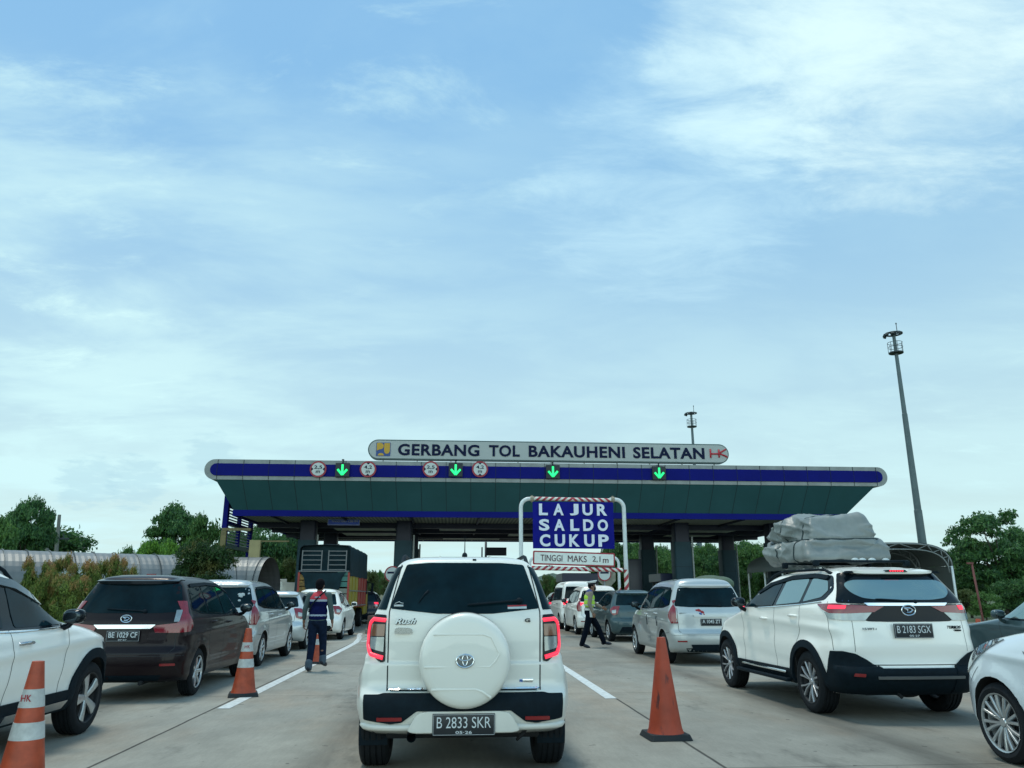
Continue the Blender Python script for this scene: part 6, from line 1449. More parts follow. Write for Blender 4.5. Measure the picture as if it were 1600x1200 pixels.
# ------------------------------------------------------------------ traffic cones
ORANGE = mat('cone_orange', (.42, .065, .022), rough=.5, noise=.3, nscale=9); CWHITE = mat('cone_white_band', (.50, .52, .50), rough=.4, noise=.25, nscale=14); BASEM = mat('cone_base_rubber', (.008, .014, .018), rough=.8)
DIRTY = mat('dirty_cone_orange', (.40, .055, .020), rough=.55, noise=.25, nscale=5)
def dirty_nodes():
    nt = DIRTY.node_tree; b = nt.nodes['Principled BSDF']; src = b.inputs['Base Color'].links[0].from_socket; tc = nt.nodes.new('ShaderNodeTexCoord'); mp = nt.nodes.new('ShaderNodeMapping'); mp.inputs['Scale'].default_value = (9, 9, 2.4); mp.inputs['Rotation'].default_value = (.3, 0, 0)
    nt.links.new(tc.outputs['Object'], mp.inputs[0]); n = nt.nodes.new('ShaderNodeTexNoise'); n.inputs['Scale'].default_value = 1.6; n.inputs['Detail'].default_value = 5; nt.links.new(mp.outputs[0], n.inputs['Vector'])
    r = nt.nodes.new('ShaderNodeMapRange'); r.inputs[1].default_value = .60; r.inputs[2].default_value = .70; r.inputs[4].default_value = .85; nt.links.new(n.outputs[0], r.inputs[0])
    mx = nt.nodes.new('ShaderNodeMix'); mx.data_type = 'RGBA'; nt.links.new(r.outputs[0], mx.inputs[0]); nt.links.new(src, mx.inputs[6]); mx.inputs[7].default_value = (.05, .018, .02, 1); nt.links.new(mx.outputs[2], b.inputs['Base Color'])
dirty_nodes()
def cone(x, y, h, lab, bands=True, m=ORANGE, rz=.1, tilt=0, mark=False, name='traffic_cone'):
    c = thing('traffic_cone', (x, y, 0), lab, 'traffic cone', 'orange traffic cones', rz=rz); c.rotation_euler.x = tilt
    bm = bmesh.new(); s_ = h*.225; prism(bm, rounded([(-s_, -s_), (s_, -s_), (s_, s_), (-s_, s_)], .03, 3), 'z', .004, .05*h/.9); top_ = [v for v in bm.verts if v.co.z > .02]
    for v in top_: v.co.x *= .90; v.co.y *= .90
    mobj('base', bm, BASEM, c, 40)
    r0, r1 = h*.175, h*.045; zb_ = .05*h/.9; f = lambda t: r0+(r1-r0)*t**.93
    bm = bmesh.new(); lathe(bm, [(r0*1.12, zb_-.01), (r0*1.06, zb_+.012), (r0, zb_+.035)]+[(f(t), zb_+.035+(h-zb_-.035)*t) for t in [k/12 for k in range(1, 13)]]+[(r1*.7, h+.002)], 32)
    o = mobj('cone_body', bm, m, c, 35)
    if bands:
        for t0, t1 in ((.36, .50), (.62, .77)):
            bm = bmesh.new(); q = [t0+(t1-t0)*k/4 for k in range(5)]; Z = lambda t: zb_+.035+(h-zb_-.035)*t
            lathe(bm, [(f(t)+.0025, Z(t)) for t in q]+[(f(t)-.004, Z(t)) for t in q[::-1]], 32, closed=True); mobj('white_band', bm, CWHITE, o, 35)
        if mark:
            t = .70; text_obj('band_mark', 'HK', STICKR, o, (-.0, -f(t)-.004, Z(t)), width=f(t)*1.0, height=.045, extrude=.002)
    return c
CH = px(385, 982, 11.67).z
cone(px(383, 1088, 11.67).x-.04, 11.72, CH, 'orange cone with two white bands standing behind-right of the dark maroon car', rz=.25, mark=True)
p = px(60, 1033, 6.15); cone(p.x, 6.15, p.z, 'orange cone with two white bands cut by the bottom left corner', rz=-.1, mark=True)
cone(-2.78, 17.0, CH*.98, 'orange cone between the legs of the walking man in the vest', rz=.1)
p = px(1034, 996, 8.05); cone(px(1040, 1120, 8.05).x, 8.08, p.z, 'plain scuffed orange cone without bands, right of the middle car', bands=False, m=DIRTY, rz=.05)
p = px(1528, 967, 15.0); cone(p.x, 15.0, p.z, 'tip of an orange cone between the two cars at the right edge', bands=False, rz=.3)

# ------------------------------------------------------------------ people
SKIN = mat('skin', (.20, .105, .065), rough=.55); HAIR = mat('black_hair', (.004, .004, .006), rough=.8, spec=.08)
def remesh(parts, name, m, parent, vox=.010, smooth_it=4, mats=None, fidx=None):
    bm = bmesh.new()
    for p in parts: p(bm)
    me = bpy.data.meshes.new('t'); bm.to_mesh(me); bm.free(); o = bpy.data.objects.new('t', me); col.objects.link(o)
    r = o.modifiers.new('r', 'REMESH'); r.mode = 'VOXEL'; r.voxel_size = vox; s_ = o.modifiers.new('s', 'SMOOTH'); s_.factor = .5; s_.iterations = smooth_it
    dg = bpy.context.evaluated_depsgraph_get(); m2 = bpy.data.meshes.new_from_object(o.evaluated_get(dg)); bpy.data.objects.remove(o); m2.name = name
    m2.materials.clear()
    for q in (mats or [m]): m2.materials.append(q)
    if fidx:
        for p in m2.polygons: p.material_index = fidx(p.center, p.normal)
    m2.polygons.foreach_set('use_smooth', [True]*len(m2.polygons)); m2.update()
    return link(bpy.data.objects.new(name, m2), parent)
def limb(a, b, ra, rb, c=None, rc=None):
    def f(bm):
        P = [Vector(a)]+([Vector(c)] if c is not None else [])+[Vector(b)]; rr = [ra]+([rc] if c is not None else [])+[rb]; tube(bm, P, rr, 14)
        for q, r_ in zip(P, rr): ellipsoid(bm, q, (r_*.99,)*3, u=14, v=8)
    return f
def ell(c, r, rot=None): return lambda bm: ellipsoid(bm, c, r, rot, u=18, v=12)
def hand_parts(w_, d, side_v, palm_n, curl=.5, s=1.0):
    """palm, four unequal bent fingers and a thumb leaving the side of the palm; d = finger direction, side_v = towards the thumb"""
    w_, d, sv, pn_ = Vector(w_), Vector(d).normalized(), Vector(side_v).normalized(), Vector(palm_n).normalized(); out = []
    c = w_+d*.045*s; rot = Matrix((sv, pn_, d)).transposed(); out.append(ell(c, (.040*s, .016*s, .052*s), rot))
    for k, ln in enumerate((.070, .080, .074, .058)):
        b = w_+d*.085*s+sv*(.030-.020*k)*s; m_ = b+(d*math.cos(curl)+pn_*math.sin(curl))*ln*.5*s; t = m_+(d*math.cos(curl*2.2)+pn_*math.sin(curl*2.2))*ln*.5*s
        out.append(limb(b, t, .0095*s, .0075*s, m_, .0088*s))
    b = w_+d*.030*s+sv*.032*s; m_ = b+(sv*.6+d*.75).normalized()*.034*s; t = m_+(sv*.2+d+pn_*.3).normalized()*.030*s; out.append(limb(b, t, .012*s, .009*s, m_, .011*s))
    return out
def person(loc, rz, lab, J, outfit, H=1.70):
    root = thing('person', loc, lab, 'person', None, rz=rz)
    # J: joints; build one continuous body surface
    hd = Vector(J['head']); nk = Vector(J['neck']); ch_ = Vector(J['chest']); pv = Vector(J['pelvis']); fw_ = Vector(J.get('face', (0, 1, 0))).normalized(); sd = fw_.cross(Vector((0, 0, 1))).normalized(); up = Vector((0, 0, 1))
    rot = Matrix((sd, fw_, up)).transposed(); P = []
    P += [ell(hd+up*.02, (.076, .094, .105), rot), ell(hd+fw_*.028-up*.055, (.056, .062, .060), rot), limb(nk-up*.02, hd-up*.07, .056, .052)]
    P += [ell(hd+fw_*.098-up*.012, (.013, .018, .022), rot), ell(hd+fw_*.088-up*.055, (.024, .012, .009), rot), ell(hd+fw_*.078-up*.095, (.024, .02, .018), rot)]
    for s_ in (-1, 1): P += [ell(hd+sd*s_*.078-up*.01-fw_*.008, (.010, .020, .030), rot), ell(hd+fw_*.078+sd*s_*.032+up*.035, (.022, .014, .008), rot)]
    P += [ell(ch_, (.155, .105, .165)), ell((ch_+pv)/2, (.135, .100, .16)), ell(pv, (.150, .110, .12)), limb(ch_+up*.10, nk, .09, .056)]
    for s_ in ('l', 'r'):
        sh_, el_, wr = J['sh'+s_], J['el'+s_], J['wr'+s_]; hp, kn, an = J['hp'+s_], J['kn'+s_], J['an'+s_]
        P += [limb(ch_+up*.08, sh_, .07, .052), limb(sh_, el_, .050, .038), limb(el_, wr, .038, .026), limb(hp, kn, .085, .056), limb(kn, an, .054, .036, (Vector(kn)*.6+Vector(an)*.4)-Vector(J.get('fwd'+s_, (0, 1, 0)))*.018, .052)]
        P += hand_parts(wr, *J['hand'+s_])
        f_ = Vector(J['ft'+s_]); P.append(limb(an, f_, .038, .034))
    body = remesh(P, 'body', SKIN, root, vox=.008, smooth_it=2)
    E_ = mat('eye_white', (.5, .5, .48), rough=.2); EP = mat('eye_dark', (.01, .008, .006), rough=.1)
    for s_ in (-1, 1):
        bm = bmesh.new(); c = hd+fw_*.082+sd*s_*.032+up*.012; ellipsoid(bm, c, (.013, .008, .008), rot, 0); ellipsoid(bm, c+fw_*.006, (.006, .004, .006), rot, 1); mobj('eye', bm, [E_, EP], root, 60)
    outfit(root, J, dict(hd=hd, nk=nk, ch=ch_, pv=pv, fw=fw_, sd=sd, up=up, rot=rot))
    return root
def shoe(root, an, toe, m):
    an, toe = Vector(an), Vector(toe); d = (toe-an); d.z = 0; d.normalize(); t = (toe-an).normalized(); s_ = Vector((d.y, -d.x, 0)); nn = s_.cross(t).normalized(); nn = nn if nn.z > 0 else -nn
    rot = Matrix((s_, t, nn)).transposed(); c = an*.35+toe*.65
    remesh([ell(c, (.048, .135, .042), rot), ell(an-t*.02-nn*.01, (.042, .055, .05), rot), limb(an+Vector((0, 0, .05)), an, .048, .045)], 'shoe', m, root, .009, 3)
DENIM = mat('dark_denim', (.008, .016, .038), rough=.8, spec=.08, noise=.35, nscale=14, bump=.4, bscale=14); DENIML = mat('turned_up_denim', (.06, .09, .12), rough=.8); SHOEM = mat('dark_shoe', (.006, .010, .020), rough=.5)
VNAVY = mat('vest_navy', (.004, .007, .055), rough=.7, spec=.08, noise=.3, nscale=9); VRED = mat('vest_red', (.45, .02, .035), rough=.6); VGREY = mat('reflective_grey', (.26, .32, .38), rough=.4); SHG = mat('grey_green_shirt', (.050, .085, .085), rough=.8, noise=.25, nscale=10, bump=.4, bscale=16)
def worker(root, J, q):
    ch, pv, up = q['ch'], q['pv'], q['up']
    leg = []
    for s_ in ('l', 'r'):
        hp, kn, an = Vector(J['hp'+s_]), Vector(J['kn'+s_]), Vector(J['an'+s_])
        leg += [limb(hp, kn, .100, .072), limb(kn, an+up*.02, .072, .062)]
        remesh([limb(an+up*.10, an+up*.015, .070, .069)], 'trouser_cuff', DENIML, root, .009, 1)
    leg.append(ell(pv, (.165, .125, .13))); remesh(leg, 'trousers', DENIM, root, .010, 2)
    for s_ in ('l', 'r'): shoe(root, J['an'+s_], J['ft'+s_], SHOEM)
    sl = [ell(ch+up*.04, (.175, .120, .15)), ell(pv+up*.03, (.168, .128, .10))]
    for s_ in ('l', 'r'): sl += [limb(ch+up*.11, J['sh'+s_], .07, .068), limb(J['sh'+s_], J['el'+s_], .060, .050), limb(J['el'+s_], Vector(J['el'+s_])*.35+Vector(J['wr'+s_])*.65, .049, .042)]
    remesh(sl, 'shirt', SHG, root, .010, 2)
    def fi(c, n):
        if c.z > 1.335: return 1
        if c.z > 1.295: return 2
        if 1.02 < c.z < 1.055: return 2
        return 0
    v = remesh([ell(ch+up*.03, (.190, .140, .185)), ell((ch+pv)/2+up*.0, (.178, .140, .17)), ell(pv+up*.08, (.182, .145, .12)), limb(ch+up*.12, Vector(J['shl']), .072, .060), limb(ch+up*.12, Vector(J['shr']), .072, .060), limb(ch+up*.13, q['nk']-up*.02, .085, .066)], 'vest', None, root, .010, 2, [VNAVY, VRED, VGREY], fi)
    bm = bmesh.new(); P = [(-.13, -.03, 1.50), (-.09, -.115, 1.45), (0, -.150, 1.36), (.10, -.155, 1.24), (.165, -.09, 1.10)]; P = [(-x, y, z) for x, y, z in P]; tube(bm, P, .014, 6); mobj('shoulder_strap', bm, BPLAST, root, 50)
    bm = bmesh.new(); box(bm, -.055, .055, -.152, -.146, 1.365, 1.39); mobj('back_strip', bm, VGREY, v)
    hd, fw_ = q['hd'], q['fw']
    remesh([ell(hd+up*.035-fw_*.012, (.090, .104, .100), q['rot']), ell(hd-fw_*.045-up*.015, (.078, .060, .075), q['rot'])], 'hair', HAIR, root, .009, 1)
J1 = dict(head=(0.0, .03, 1.60), neck=(0, .01, 1.47), chest=(0, 0, 1.28), pelvis=(0, 0, .93), face=(.12, 1, 0),
    shl=(-.185, 0, 1.41), ell=(-.255, -.03, 1.14), wrl=(-.275, .03, .90), shr=(.185, 0, 1.41), elr=(.25, -.02, 1.14), wrr=(.275, .05, .90),
    handl=((0, .15, -1), (.1, 1, 0), (1, 0, 0), .5), handr=((0, .15, -1), (-.1, 1, 0), (-1, 0, 0), .4),
    hpl=(-.085, 0, .90), knl=(-.095, .03, .49), anl=(-.105, -.07, .075), ftl=(-.12, .10, .045), hpr=(.085, 0, .90), knr=(.10, .13, .52), anr=(.115, .12, .17), ftr=(.135, .27, .115))
person((-2.50, 15.2, 0), R(-3), 'man walking away beside the left lane line in a navy vest with red shoulders', J1, worker).scale = (.955,)*3
KHAKI = mat('khaki_grey_shirt', (.21, .185, .15), rough=.8, noise=.2, nscale=12, bump=.4, bscale=16); TRO = mat('black_trousers', (.003, .006, .012), rough=.85, spec=.06, noise=.3, nscale=14); HIV = mat('yellow_green_vest', (.36, .62, .035), rough=.6, noise=.15, nscale=9); HIVG = mat('vest_silver_band', (.45, .52, .42), rough=.35)
def officer(root, J, q):
    ch, pv, up, hd, fw_, rot = q['ch'], q['pv'], q['up'], q['hd'], q['fw'], q['rot']; leg = []
    for s_ in ('l', 'r'):
        hp, kn, an = Vector(J['hp'+s_]), Vector(J['kn'+s_]), Vector(J['an'+s_]); leg += [limb(hp, kn, .105, .080), limb(kn, an+Vector((0, 0, .02)), .080, .068)]
    leg.append(ell(pv, (.17, .135, .13))); remesh(leg, 'trousers', TRO, root, .010, 2)
    for s_ in ('l', 'r'): shoe(root, J['an'+s_], J['ft'+s_], SHOEM)
    sl = [ell(ch+up*.05, (.175, .125, .15)), ell(pv+up*.07, (.165, .135, .09))]
    for s_ in ('l', 'r'): sl += [limb(ch+up*.11, J['sh'+s_], .07, .070), limb(J['sh'+s_], J['el'+s_], .069, .056), limb(J['el'+s_], Vector(J['el'+s_])*.1+Vector(J['wr'+s_])*.9, .055, .042)]
    remesh(sl, 'shirt', KHAKI, root, .010, 2)
    def fi(c, n): return 1 if (1.08 < c.z < 1.115 or 1.22 < c.z < 1.25) else 0
    remesh([ell(ch+up*.0, (.182, .145, .17)), ell((ch+pv)/2+up*.05, (.175, .150, .15)), limb(ch+up*.10+Vector((.10, 0, 0)), ch+up*.17+Vector((.12, 0, 0)), .05, .045), limb(ch+up*.10-Vector((.10, 0, 0)), ch+up*.17-Vector((.12, 0, 0)), .05, .045)], 'vest', None, root, .010, 2, [HIV, HIVG], fi)
    remesh([limb(ch+up*.15, q['nk'], .09, .068), limb(Vector(J['shr'])+up*.04, ch+up*.17, .05, .06), limb(Vector(J['shl'])+up*.04, ch+up*.17, .05, .06)], 'collar', mat('blue_collar', (.02, .04, .16), rough=.7), root, .010, 2)
    remesh([ell(hd-fw_*.012+up*.02, (.082, .098, .085), rot)], 'hair', HAIR, root, .009, 1)
    bm = bmesh.new()     # peaked cap
    def ringp(r1, r2, z, tilt=0): return [hd+q['sd']*math.cos(a)*r1+fw_*math.sin(a)*r2+up*(z+tilt*math.sin(a)) for a in [k*math.pi/12 for k in range(24)]]
    R_ = [ringp(.090, .106, .055), ringp(.092, .108, .10, .01), ringp(.125, .145, .135, .025), ringp(.120, .140, .150, .028), ringp(.05, .06, .155, .012)]
    prev = None
    for i, rr_ in enumerate(R_):
        ring = [bm.verts.new(p) for p in rr_]
        if prev:
            for k in range(24): f = bm.faces.new((prev[k], prev[(k+1) % 24], ring[(k+1) % 24], ring[k])); f.material_index = 1 if i == 1 else 0
        prev = ring
    bm.faces.new(prev)
    ellipsoid(bm, hd+fw_*.125+up*.058, (.075, .055, .010), Matrix.Rotation(-.35, 3, q['sd']) @ rot, 1)
    mobj('peaked_cap', bm, [mat('cap_white', (.60, .66, .66), rough=.5), mat('cap_black', (.006, .008, .014), rough=.3)], root, 50)
    remesh([ell(hd+fw_*.072-up*.052, (.060, .044, .052), rot)], 'face_mask', mat('black_mask', (.006, .007, .010), rough=.8), root, .008, 2)
    bm = bmesh.new(); lathe(bm, [(.172, .955), (.176, .96), (.176, 1.0), (.172, 1.005)], 24, closed=True)
    for v_ in bm.verts: v_.co.y = v_.co.y*.80
    bmesh.ops.translate(bm, verts=bm.verts[:], vec=(pv.x, pv.y, 0)); mobj('belt', bm, mat('white_belt', (.5, .55, .55), rough=.5), root, 50)
    bm = bmesh.new(); c = pv+Vector((.175, .03, -.03)); box(bm, c.x-.02, c.x+.03, c.y-.05, c.y+.045, c.z-.10, c.z+.07, bev=.01); mobj('pouch', bm, mat('white_belt', (.5, .55, .55)), root, 50)
J2 = dict(head=(0, .085, 1.575), neck=(0, .035, 1.45), chest=(0, .01, 1.27), pelvis=(0, 0, .91), face=(.05, 1, -.0),
    shr=(.185, .02, 1.40), elr=(.225, -.03, 1.13), wrr=(.22, .06, .90), shl=(-.185, .03, 1.40), ell=(-.22, .14, 1.16), wrl=(-.16, .37, 1.03),
    handr=((0, .25, -1), (-.2, 1, .2), (-1, 0, 0), .5), handl=((.1, 1, -.45), (.3, .3, 1), (1, 0, -.1), .5),
    hpr=(.085, 0, .88), knr=(.09, -.10, .48), anr=(.095, -.235, .085), ftr=(.10, -.09, .035), hpl=(-.085, 0, .88), knl=(-.09, .24, .52), anl=(-.095, .39, .12), ftl=(-.10, .53, .10))
person((3.68, 21.5, 0), R(-90), 'officer striding to the right in white cap, yellow-green vest and black trousers', J2, officer)

# ------------------------------------------------------------------ roof luggage
TARP = mat('grey_tarpaulin', (.19, .22, .215), rough=.42, noise=.25, nscale=3, bump=.5, bscale=5)
def luggage():
    from mathutils import noise as mn
    yr, z0 = 9.30, 1.80
    def bx(x0, x1, y0, y1, za, zb_):
        def f(bm): box(bm, x0, x1, y0, y1, za, zb_, bev=.06)
        return f
    def taper(f, cx, z0_, z1_, k):
        def g(bm):
            n0 = len(bm.verts); f(bm)
            for v in list(bm.verts)[n0:]: v.co.x = cx+(v.co.x-cx)*(1-k*(v.co.z-z0_)/(z1_-z0_)); v.co.y += .16*(v.co.z-z0_)/(z1_-z0_)*(1 if v.co.y < 10.8 else -.6)
        return g
    parts = [taper(bx(4.64, 5.82, 10.06, 11.38, z0, 2.07), 5.15, z0, 2.07, .06), taper(bx(4.76, 5.66, 10.14, 11.10, 2.0, 2.41), 5.15, 2.0, 2.41, .14), ell((4.90, 11.15, 2.16), (.22, .26, .20)), ell((4.84, 11.35, 1.95), (.20, .20, .16)), ell((4.82, 10.9, 2.26), (.16, .22, .14)), ell((4.66, 11.1, 1.93), (.09, .24, .13))]
    o = remesh(parts, 'luggage_bundle', TARP, None, vox=.020, smooth_it=3)
    me = o.data; n = len(me.vertices); me.update(); NN = [v.normal.copy() for v in me.vertices]; PP = [v.co.copy() for v in me.vertices]
    for v in me.vertices:
        p = PP[v.index]; nn = NN[v.index]
        a = 1-2*abs(mn.noise(Vector((p.x*3.1, p.y*2.2+p.z*3, p.z*2.0)))); b = 1-2*abs(mn.noise(Vector((p.x*7, p.y*6, p.z*5+4))))
        fr_w = .35+.65*max(0, min(1, (p.y-10.7)/.5)); q_ = 1-2*abs(mn.noise(Vector((p.x*2.2+p.z*4, p.y*1.6-p.z*3, p.z*3+5)))); d = (.040*max(a, 0)**3+.016*max(b, 0)**3)*fr_w+.030*max(q_, 0)**4+.05*mn.noise(p*1.6)+.010*math.sin(p.x*5+p.y*8+p.z*12+5*mn.noise(p*2.2))*fr_w+.014*mn.noise(p*5)
        if p.y > 11.0: d *= 1.4
        cinch = math.exp(-((p.z-2.09)/.018)**2)*.022+math.exp(-((p.y-10.92)/.02)**2)*.030+math.exp(-((p.y-10.50)/.015)**2)*.010
        v.co = p+nn*(d-cinch)
    me.update(); me.polygons.foreach_set('use_smooth', [True]*len(me.polygons))
    bvh = BVHTree.FromPolygons([v.co.copy() for v in me.vertices], [list(p.vertices) for p in me.polygons])
    tag(o, 'large lumpy bundle in grey tarpaulin roped on the roof of the white crossover', 'luggage')
    rope = mat('dark_rope', (.02, .04, .045), rough=.8)
    for kind_, val in (('h', 2.09), ('v', 10.92), ('v', 10.50)):
        P = []; c = Vector((5.2, 10.9, 2.08)) if kind_ == 'h' else Vector((5.15, val, 2.0))
        for k in range(49):
            a = 2*math.pi*k/48; d = Vector((math.cos(a), 1.4*math.sin(a), 0)).normalized() if kind_ == 'h' else Vector((math.cos(a), .0, .35*math.sin(a))).normalized()
            r_ = bvh.ray_cast(c+d*3-(Vector((0, 0, 0))), -d)
            if r_[0] is not None: P.append(r_[0]+r_[1]*.004)
        if len(P) > 8: bm = bmesh.new(); tube(bm, P, .009, 6, cap=False); mobj('rope', bm, rope, o, 60)
    bm = bmesh.new(); box(bm, 4.70, 5.72, 10.1, 11.3, 1.775, 1.83, bev=.01); mobj('carrier_board', bm, mat('carrier_board', (.02, .03, .03), rough=.8), o)
    for x, y in ((5.25, 10.0), (5.36, 10.02), (5.70, 10.06), (5.48, 10.0)):
        bm = bmesh.new(); ellipsoid(bm, (x, y, 1.795), (.05, .04, .03), u=10, v=6); mobj('cloth_tuft', bm, STICK, o, 60)
luggage()

# ------------------------------------------------------------------ truck
def truck():
    x, y = -4.97, 31.0; W = .96; t = thing('truck', (x, y, 0), 'red and yellow cargo truck with a dark tarpaulin hanging over its back', 'truck', 'vehicles queuing at the toll gate')
    TD = mat('dark_tarpaulin', (.008, .026, .034), rough=.65, spec=.12, noise=.4, nscale=2.5, bump=.6, bscale=5); TYE = mat('truck_yellow', (.30, .24, .015), rough=.5, noise=.2, nscale=4); TRE = mat('truck_red', (.30, .03, .02), rough=.5, noise=.2, nscale=4)
    bm = bmesh.new(); box(bm, -W, -W+.06, 0, 6.0, .95, 2.15); box(bm, -W, W, 5.94, 6.0, .95, 2.15); box(bm, -W, W, .04, 6, .88, .95); mobj('cargo_box', bm, TRE, t)
    bm = bmesh.new(); box(bm, W-.06, W, .02, 3.0, .95, 2.15); sp_ = mobj('side_panel', bm, TYE, t)
    bm = bmesh.new(); box(bm, W-.06, W, 3.01, 6.0, .95, 2.15); mobj('side_panel', bm, TRE, t)
    for yy in (.05, 1.0, 2.0, 3.0, 4.0, 5.0, 5.9):
        bm = bmesh.new(); box(bm, W+.002, W+.03, yy, yy+.07, .9, 2.2); mobj('side_stake', bm, TYE if yy < 3 else TRE, t)
    bm = bmesh.new(); box(bm, W+.03, W+.045, .05, 5.95, 1.5, 1.54); box(bm, W+.03, W+.045, .05, 5.95, .93, .97); mobj('side_rail', bm, mat('worn_white_rail', (.16, .17, .17), rough=.6), t)
    bm = bmesh.new()
    for k in range(5): box(bm, -W, -W+.42, -.03, 0, 1.0+.23*k, 1.0+.23*k+.20)
    mobj('tail_panel', bm, mat('patterned_yellow', (.20, .12, .02), rough=.6, noise=.7, nscale=9), t)
    for k, m_ in ((0, mat('tail_cream', (.16, .18, .15), rough=.6)), (1, mat('tail_turquoise', (.03, .14, .12), rough=.6))):
        bm = bmesh.new()
        for j in range(3): z = 1.0+.66*k+.21*j; box(bm, W-.44, W-.05, -.03, 0, z, z+.18)
        mobj('tail_panel', bm, m_, t)
    bm = bmesh.new(); box(bm, -W+.44, W-.46, -.02, 0, 1.0, 2.1); mobj('tail_board', bm, DARK, t)
    bm = bmesh.new(); box(bm, -W-.02, -W+.05, -.05, .02, .9, 2.2); box(bm, W-.05, W+.02, -.05, .02, .9, 2.2); mobj('corner_post', bm, TRE, t)
    # upper cover
    n = 14; bm = bmesh.new(); ry = random.Random(3); prev = None
    for j in range(n+1):
        yy = -.05+6.2*j/n; zt = 3.27-(.0 if j % 3 else .05)-.03*ry.random(); sec = [(-W-.02, 2.05), (-W-.04+.03*ry.random(), 2.6), (-W, zt-.10), (-W+.12, zt), (0, zt+.04), (W-.12, zt), (W, zt-.10), (W+.03-.03*ry.random(), 2.6), (W+.04, 2.10-.05*ry.random())]
        ring = [bm.verts.new((a, yy, b)) for a, b in sec]
        if prev:
            for a in range(len(ring)-1): bm.faces.new((prev[a], prev[a+1], ring[a+1], ring[a]))
        else:
            f = [bm.verts.new((v.co.x*.985, v.co.y+.25, v.co.z)) for v in ring]; bm.faces.new(f)
        prev = ring
    bm.faces.new(prev); mobj('cargo_cover', bm, TD, t, 50)
    bm = bmesh.new()
    for zz in (2.30, 2.48, 2.66, 2.84, 3.0):
        tube(bm, [(-W+.10, -.04, zz), (-.12, -.04, zz)], .018, 6); tube(bm, [(.14, -.04, zz), (W-.14, -.04, zz)], .018, 6)
    for xx in (-W+.10, -.12, .14, W-.14): tube(bm, [(xx, -.045, 2.25), (xx, -.045, 3.03)], .022, 6)
    tube(bm, [(-W, -.05, 2.24), (W, -.05, 2.24)], .025, 6); mobj('rear_rack', bm, mat('worn_white_rail', (.35, .36, .33)), t, 50)
    bm = bmesh.new(); V = []; nx, nz = 16, 14       # tarpaulin hanging as a funnel
    for j in range(nz+1):
        s_ = j/nz; hwid = (W-.08)*(1-s_*.62)-.05*math.sin(s_*9); V.append([bm.verts.new((-.02+hwid*(2*i/nx-1), -.08-.10*math.sin(math.pi*i/nx)*(.3+s_)-.02*math.sin(i*1.7+j), 2.22-1.14*s_-.06*math.sin(math.pi*i/nx))) for i in range(nx+1)])
    for j in range(nz):
        for i in range(nx): bm.faces.new((V[j][i], V[j+1][i], V[j+1][i+1], V[j][i+1]))
    mobj('hanging_tarpaulin', bm, TD, t, 60)
    bm = bmesh.new(); box(bm, W-.30, W-.12, -.02, .10, .28, .95); box(bm, -W+.12, -W+.30, -.02, .10, .28, .95); mobj('under_guard', bm, TYE, t)
    bm = bmesh.new()
    for k in range(4): box(bm, W-.10, W-.03, .4+.3*k, .46+.3*k, .35, .9)
    box(bm, W-.09, W-.04, .3, 1.6, .5, .54); box(bm, W-.09, W-.04, .3, 1.6, .7, .74); mobj('side_guard', bm, mat('worn_grey', (.20, .20, .18), rough=.7), t)
    bm = bmesh.new(); box(bm, -.4, -.3, 0, 7, .62, .875); box(bm, .3, .4, 0, 7, .62, .875); box(bm, -W+.1, W-.1, .0, .06, .45, .55); mobj('chassis', bm, DARK, t)
    for yy in (1.35, 5.9):
        for sx in (-1, 1):
            w_ = bpy.data.objects.new('wheel', None); link(w_, t); w_.location = (sx*(W-.25), yy, .40); tw = .24 if yy > 3 else .42
            bm = bmesh.new(); lathe(bm, [(.24, -tw/2), (.37, -tw/2), (.40, -tw/2+.04), (.40, tw/2-.04), (.37, tw/2), (.24, tw/2)], 28, 'x', closed=True); mobj('tyre', bm, RUBBER, w_, 35)
            bm = bmesh.new(); lathe(bm, [(.001, sx*tw*.3), (.1, sx*tw*.32), (.2, sx*tw*.15), (.245, sx*tw*.42), (.245, -sx*tw*.4), (.001, -sx*tw*.3)], 24, 'x'); mobj('rim', bm, RIMD, w_, 35)
    bm = bmesh.new(); prism(bm, [(6.15, .5), (7.75, .5), (7.8, 1.2), (7.55, 2.0), (7.3, 2.3), (6.2, 2.3)], 'x', -.88, .88); bmesh.ops.bevel(bm, geom=bm.edges[:], offset=.05, segments=2, affect='EDGES'); cb = mobj('cab', bm, TYE, t, 40)
    bm = bmesh.new()
    for sx in (-1, 1): prism(bm, [(6.5, 1.4), (7.45, 1.4), (7.4, 2.0), (6.5, 2.1)], 'x', sx*.885-.004, sx*.885+.004)
    mobj('side_window', bm, GLASS, cb)
    for sx in (-1, 1):
        bm = bmesh.new(); box(bm, sx*.8-.08, sx*.8+.08, -.06, -.03, .70, .80); mobj('tail_lamp', bm, LRED, t)
        bm = bmesh.new(); box(bm, sx*1.12-.05, sx*1.12+.05, 7.4, 7.46, 1.5, 1.9); tube(bm, [(sx*.88, 7.45, 1.95), (sx*1.12, 7.45, 1.9)], .015, 6); mobj('mirror', bm, BPLAST, t)
truck()
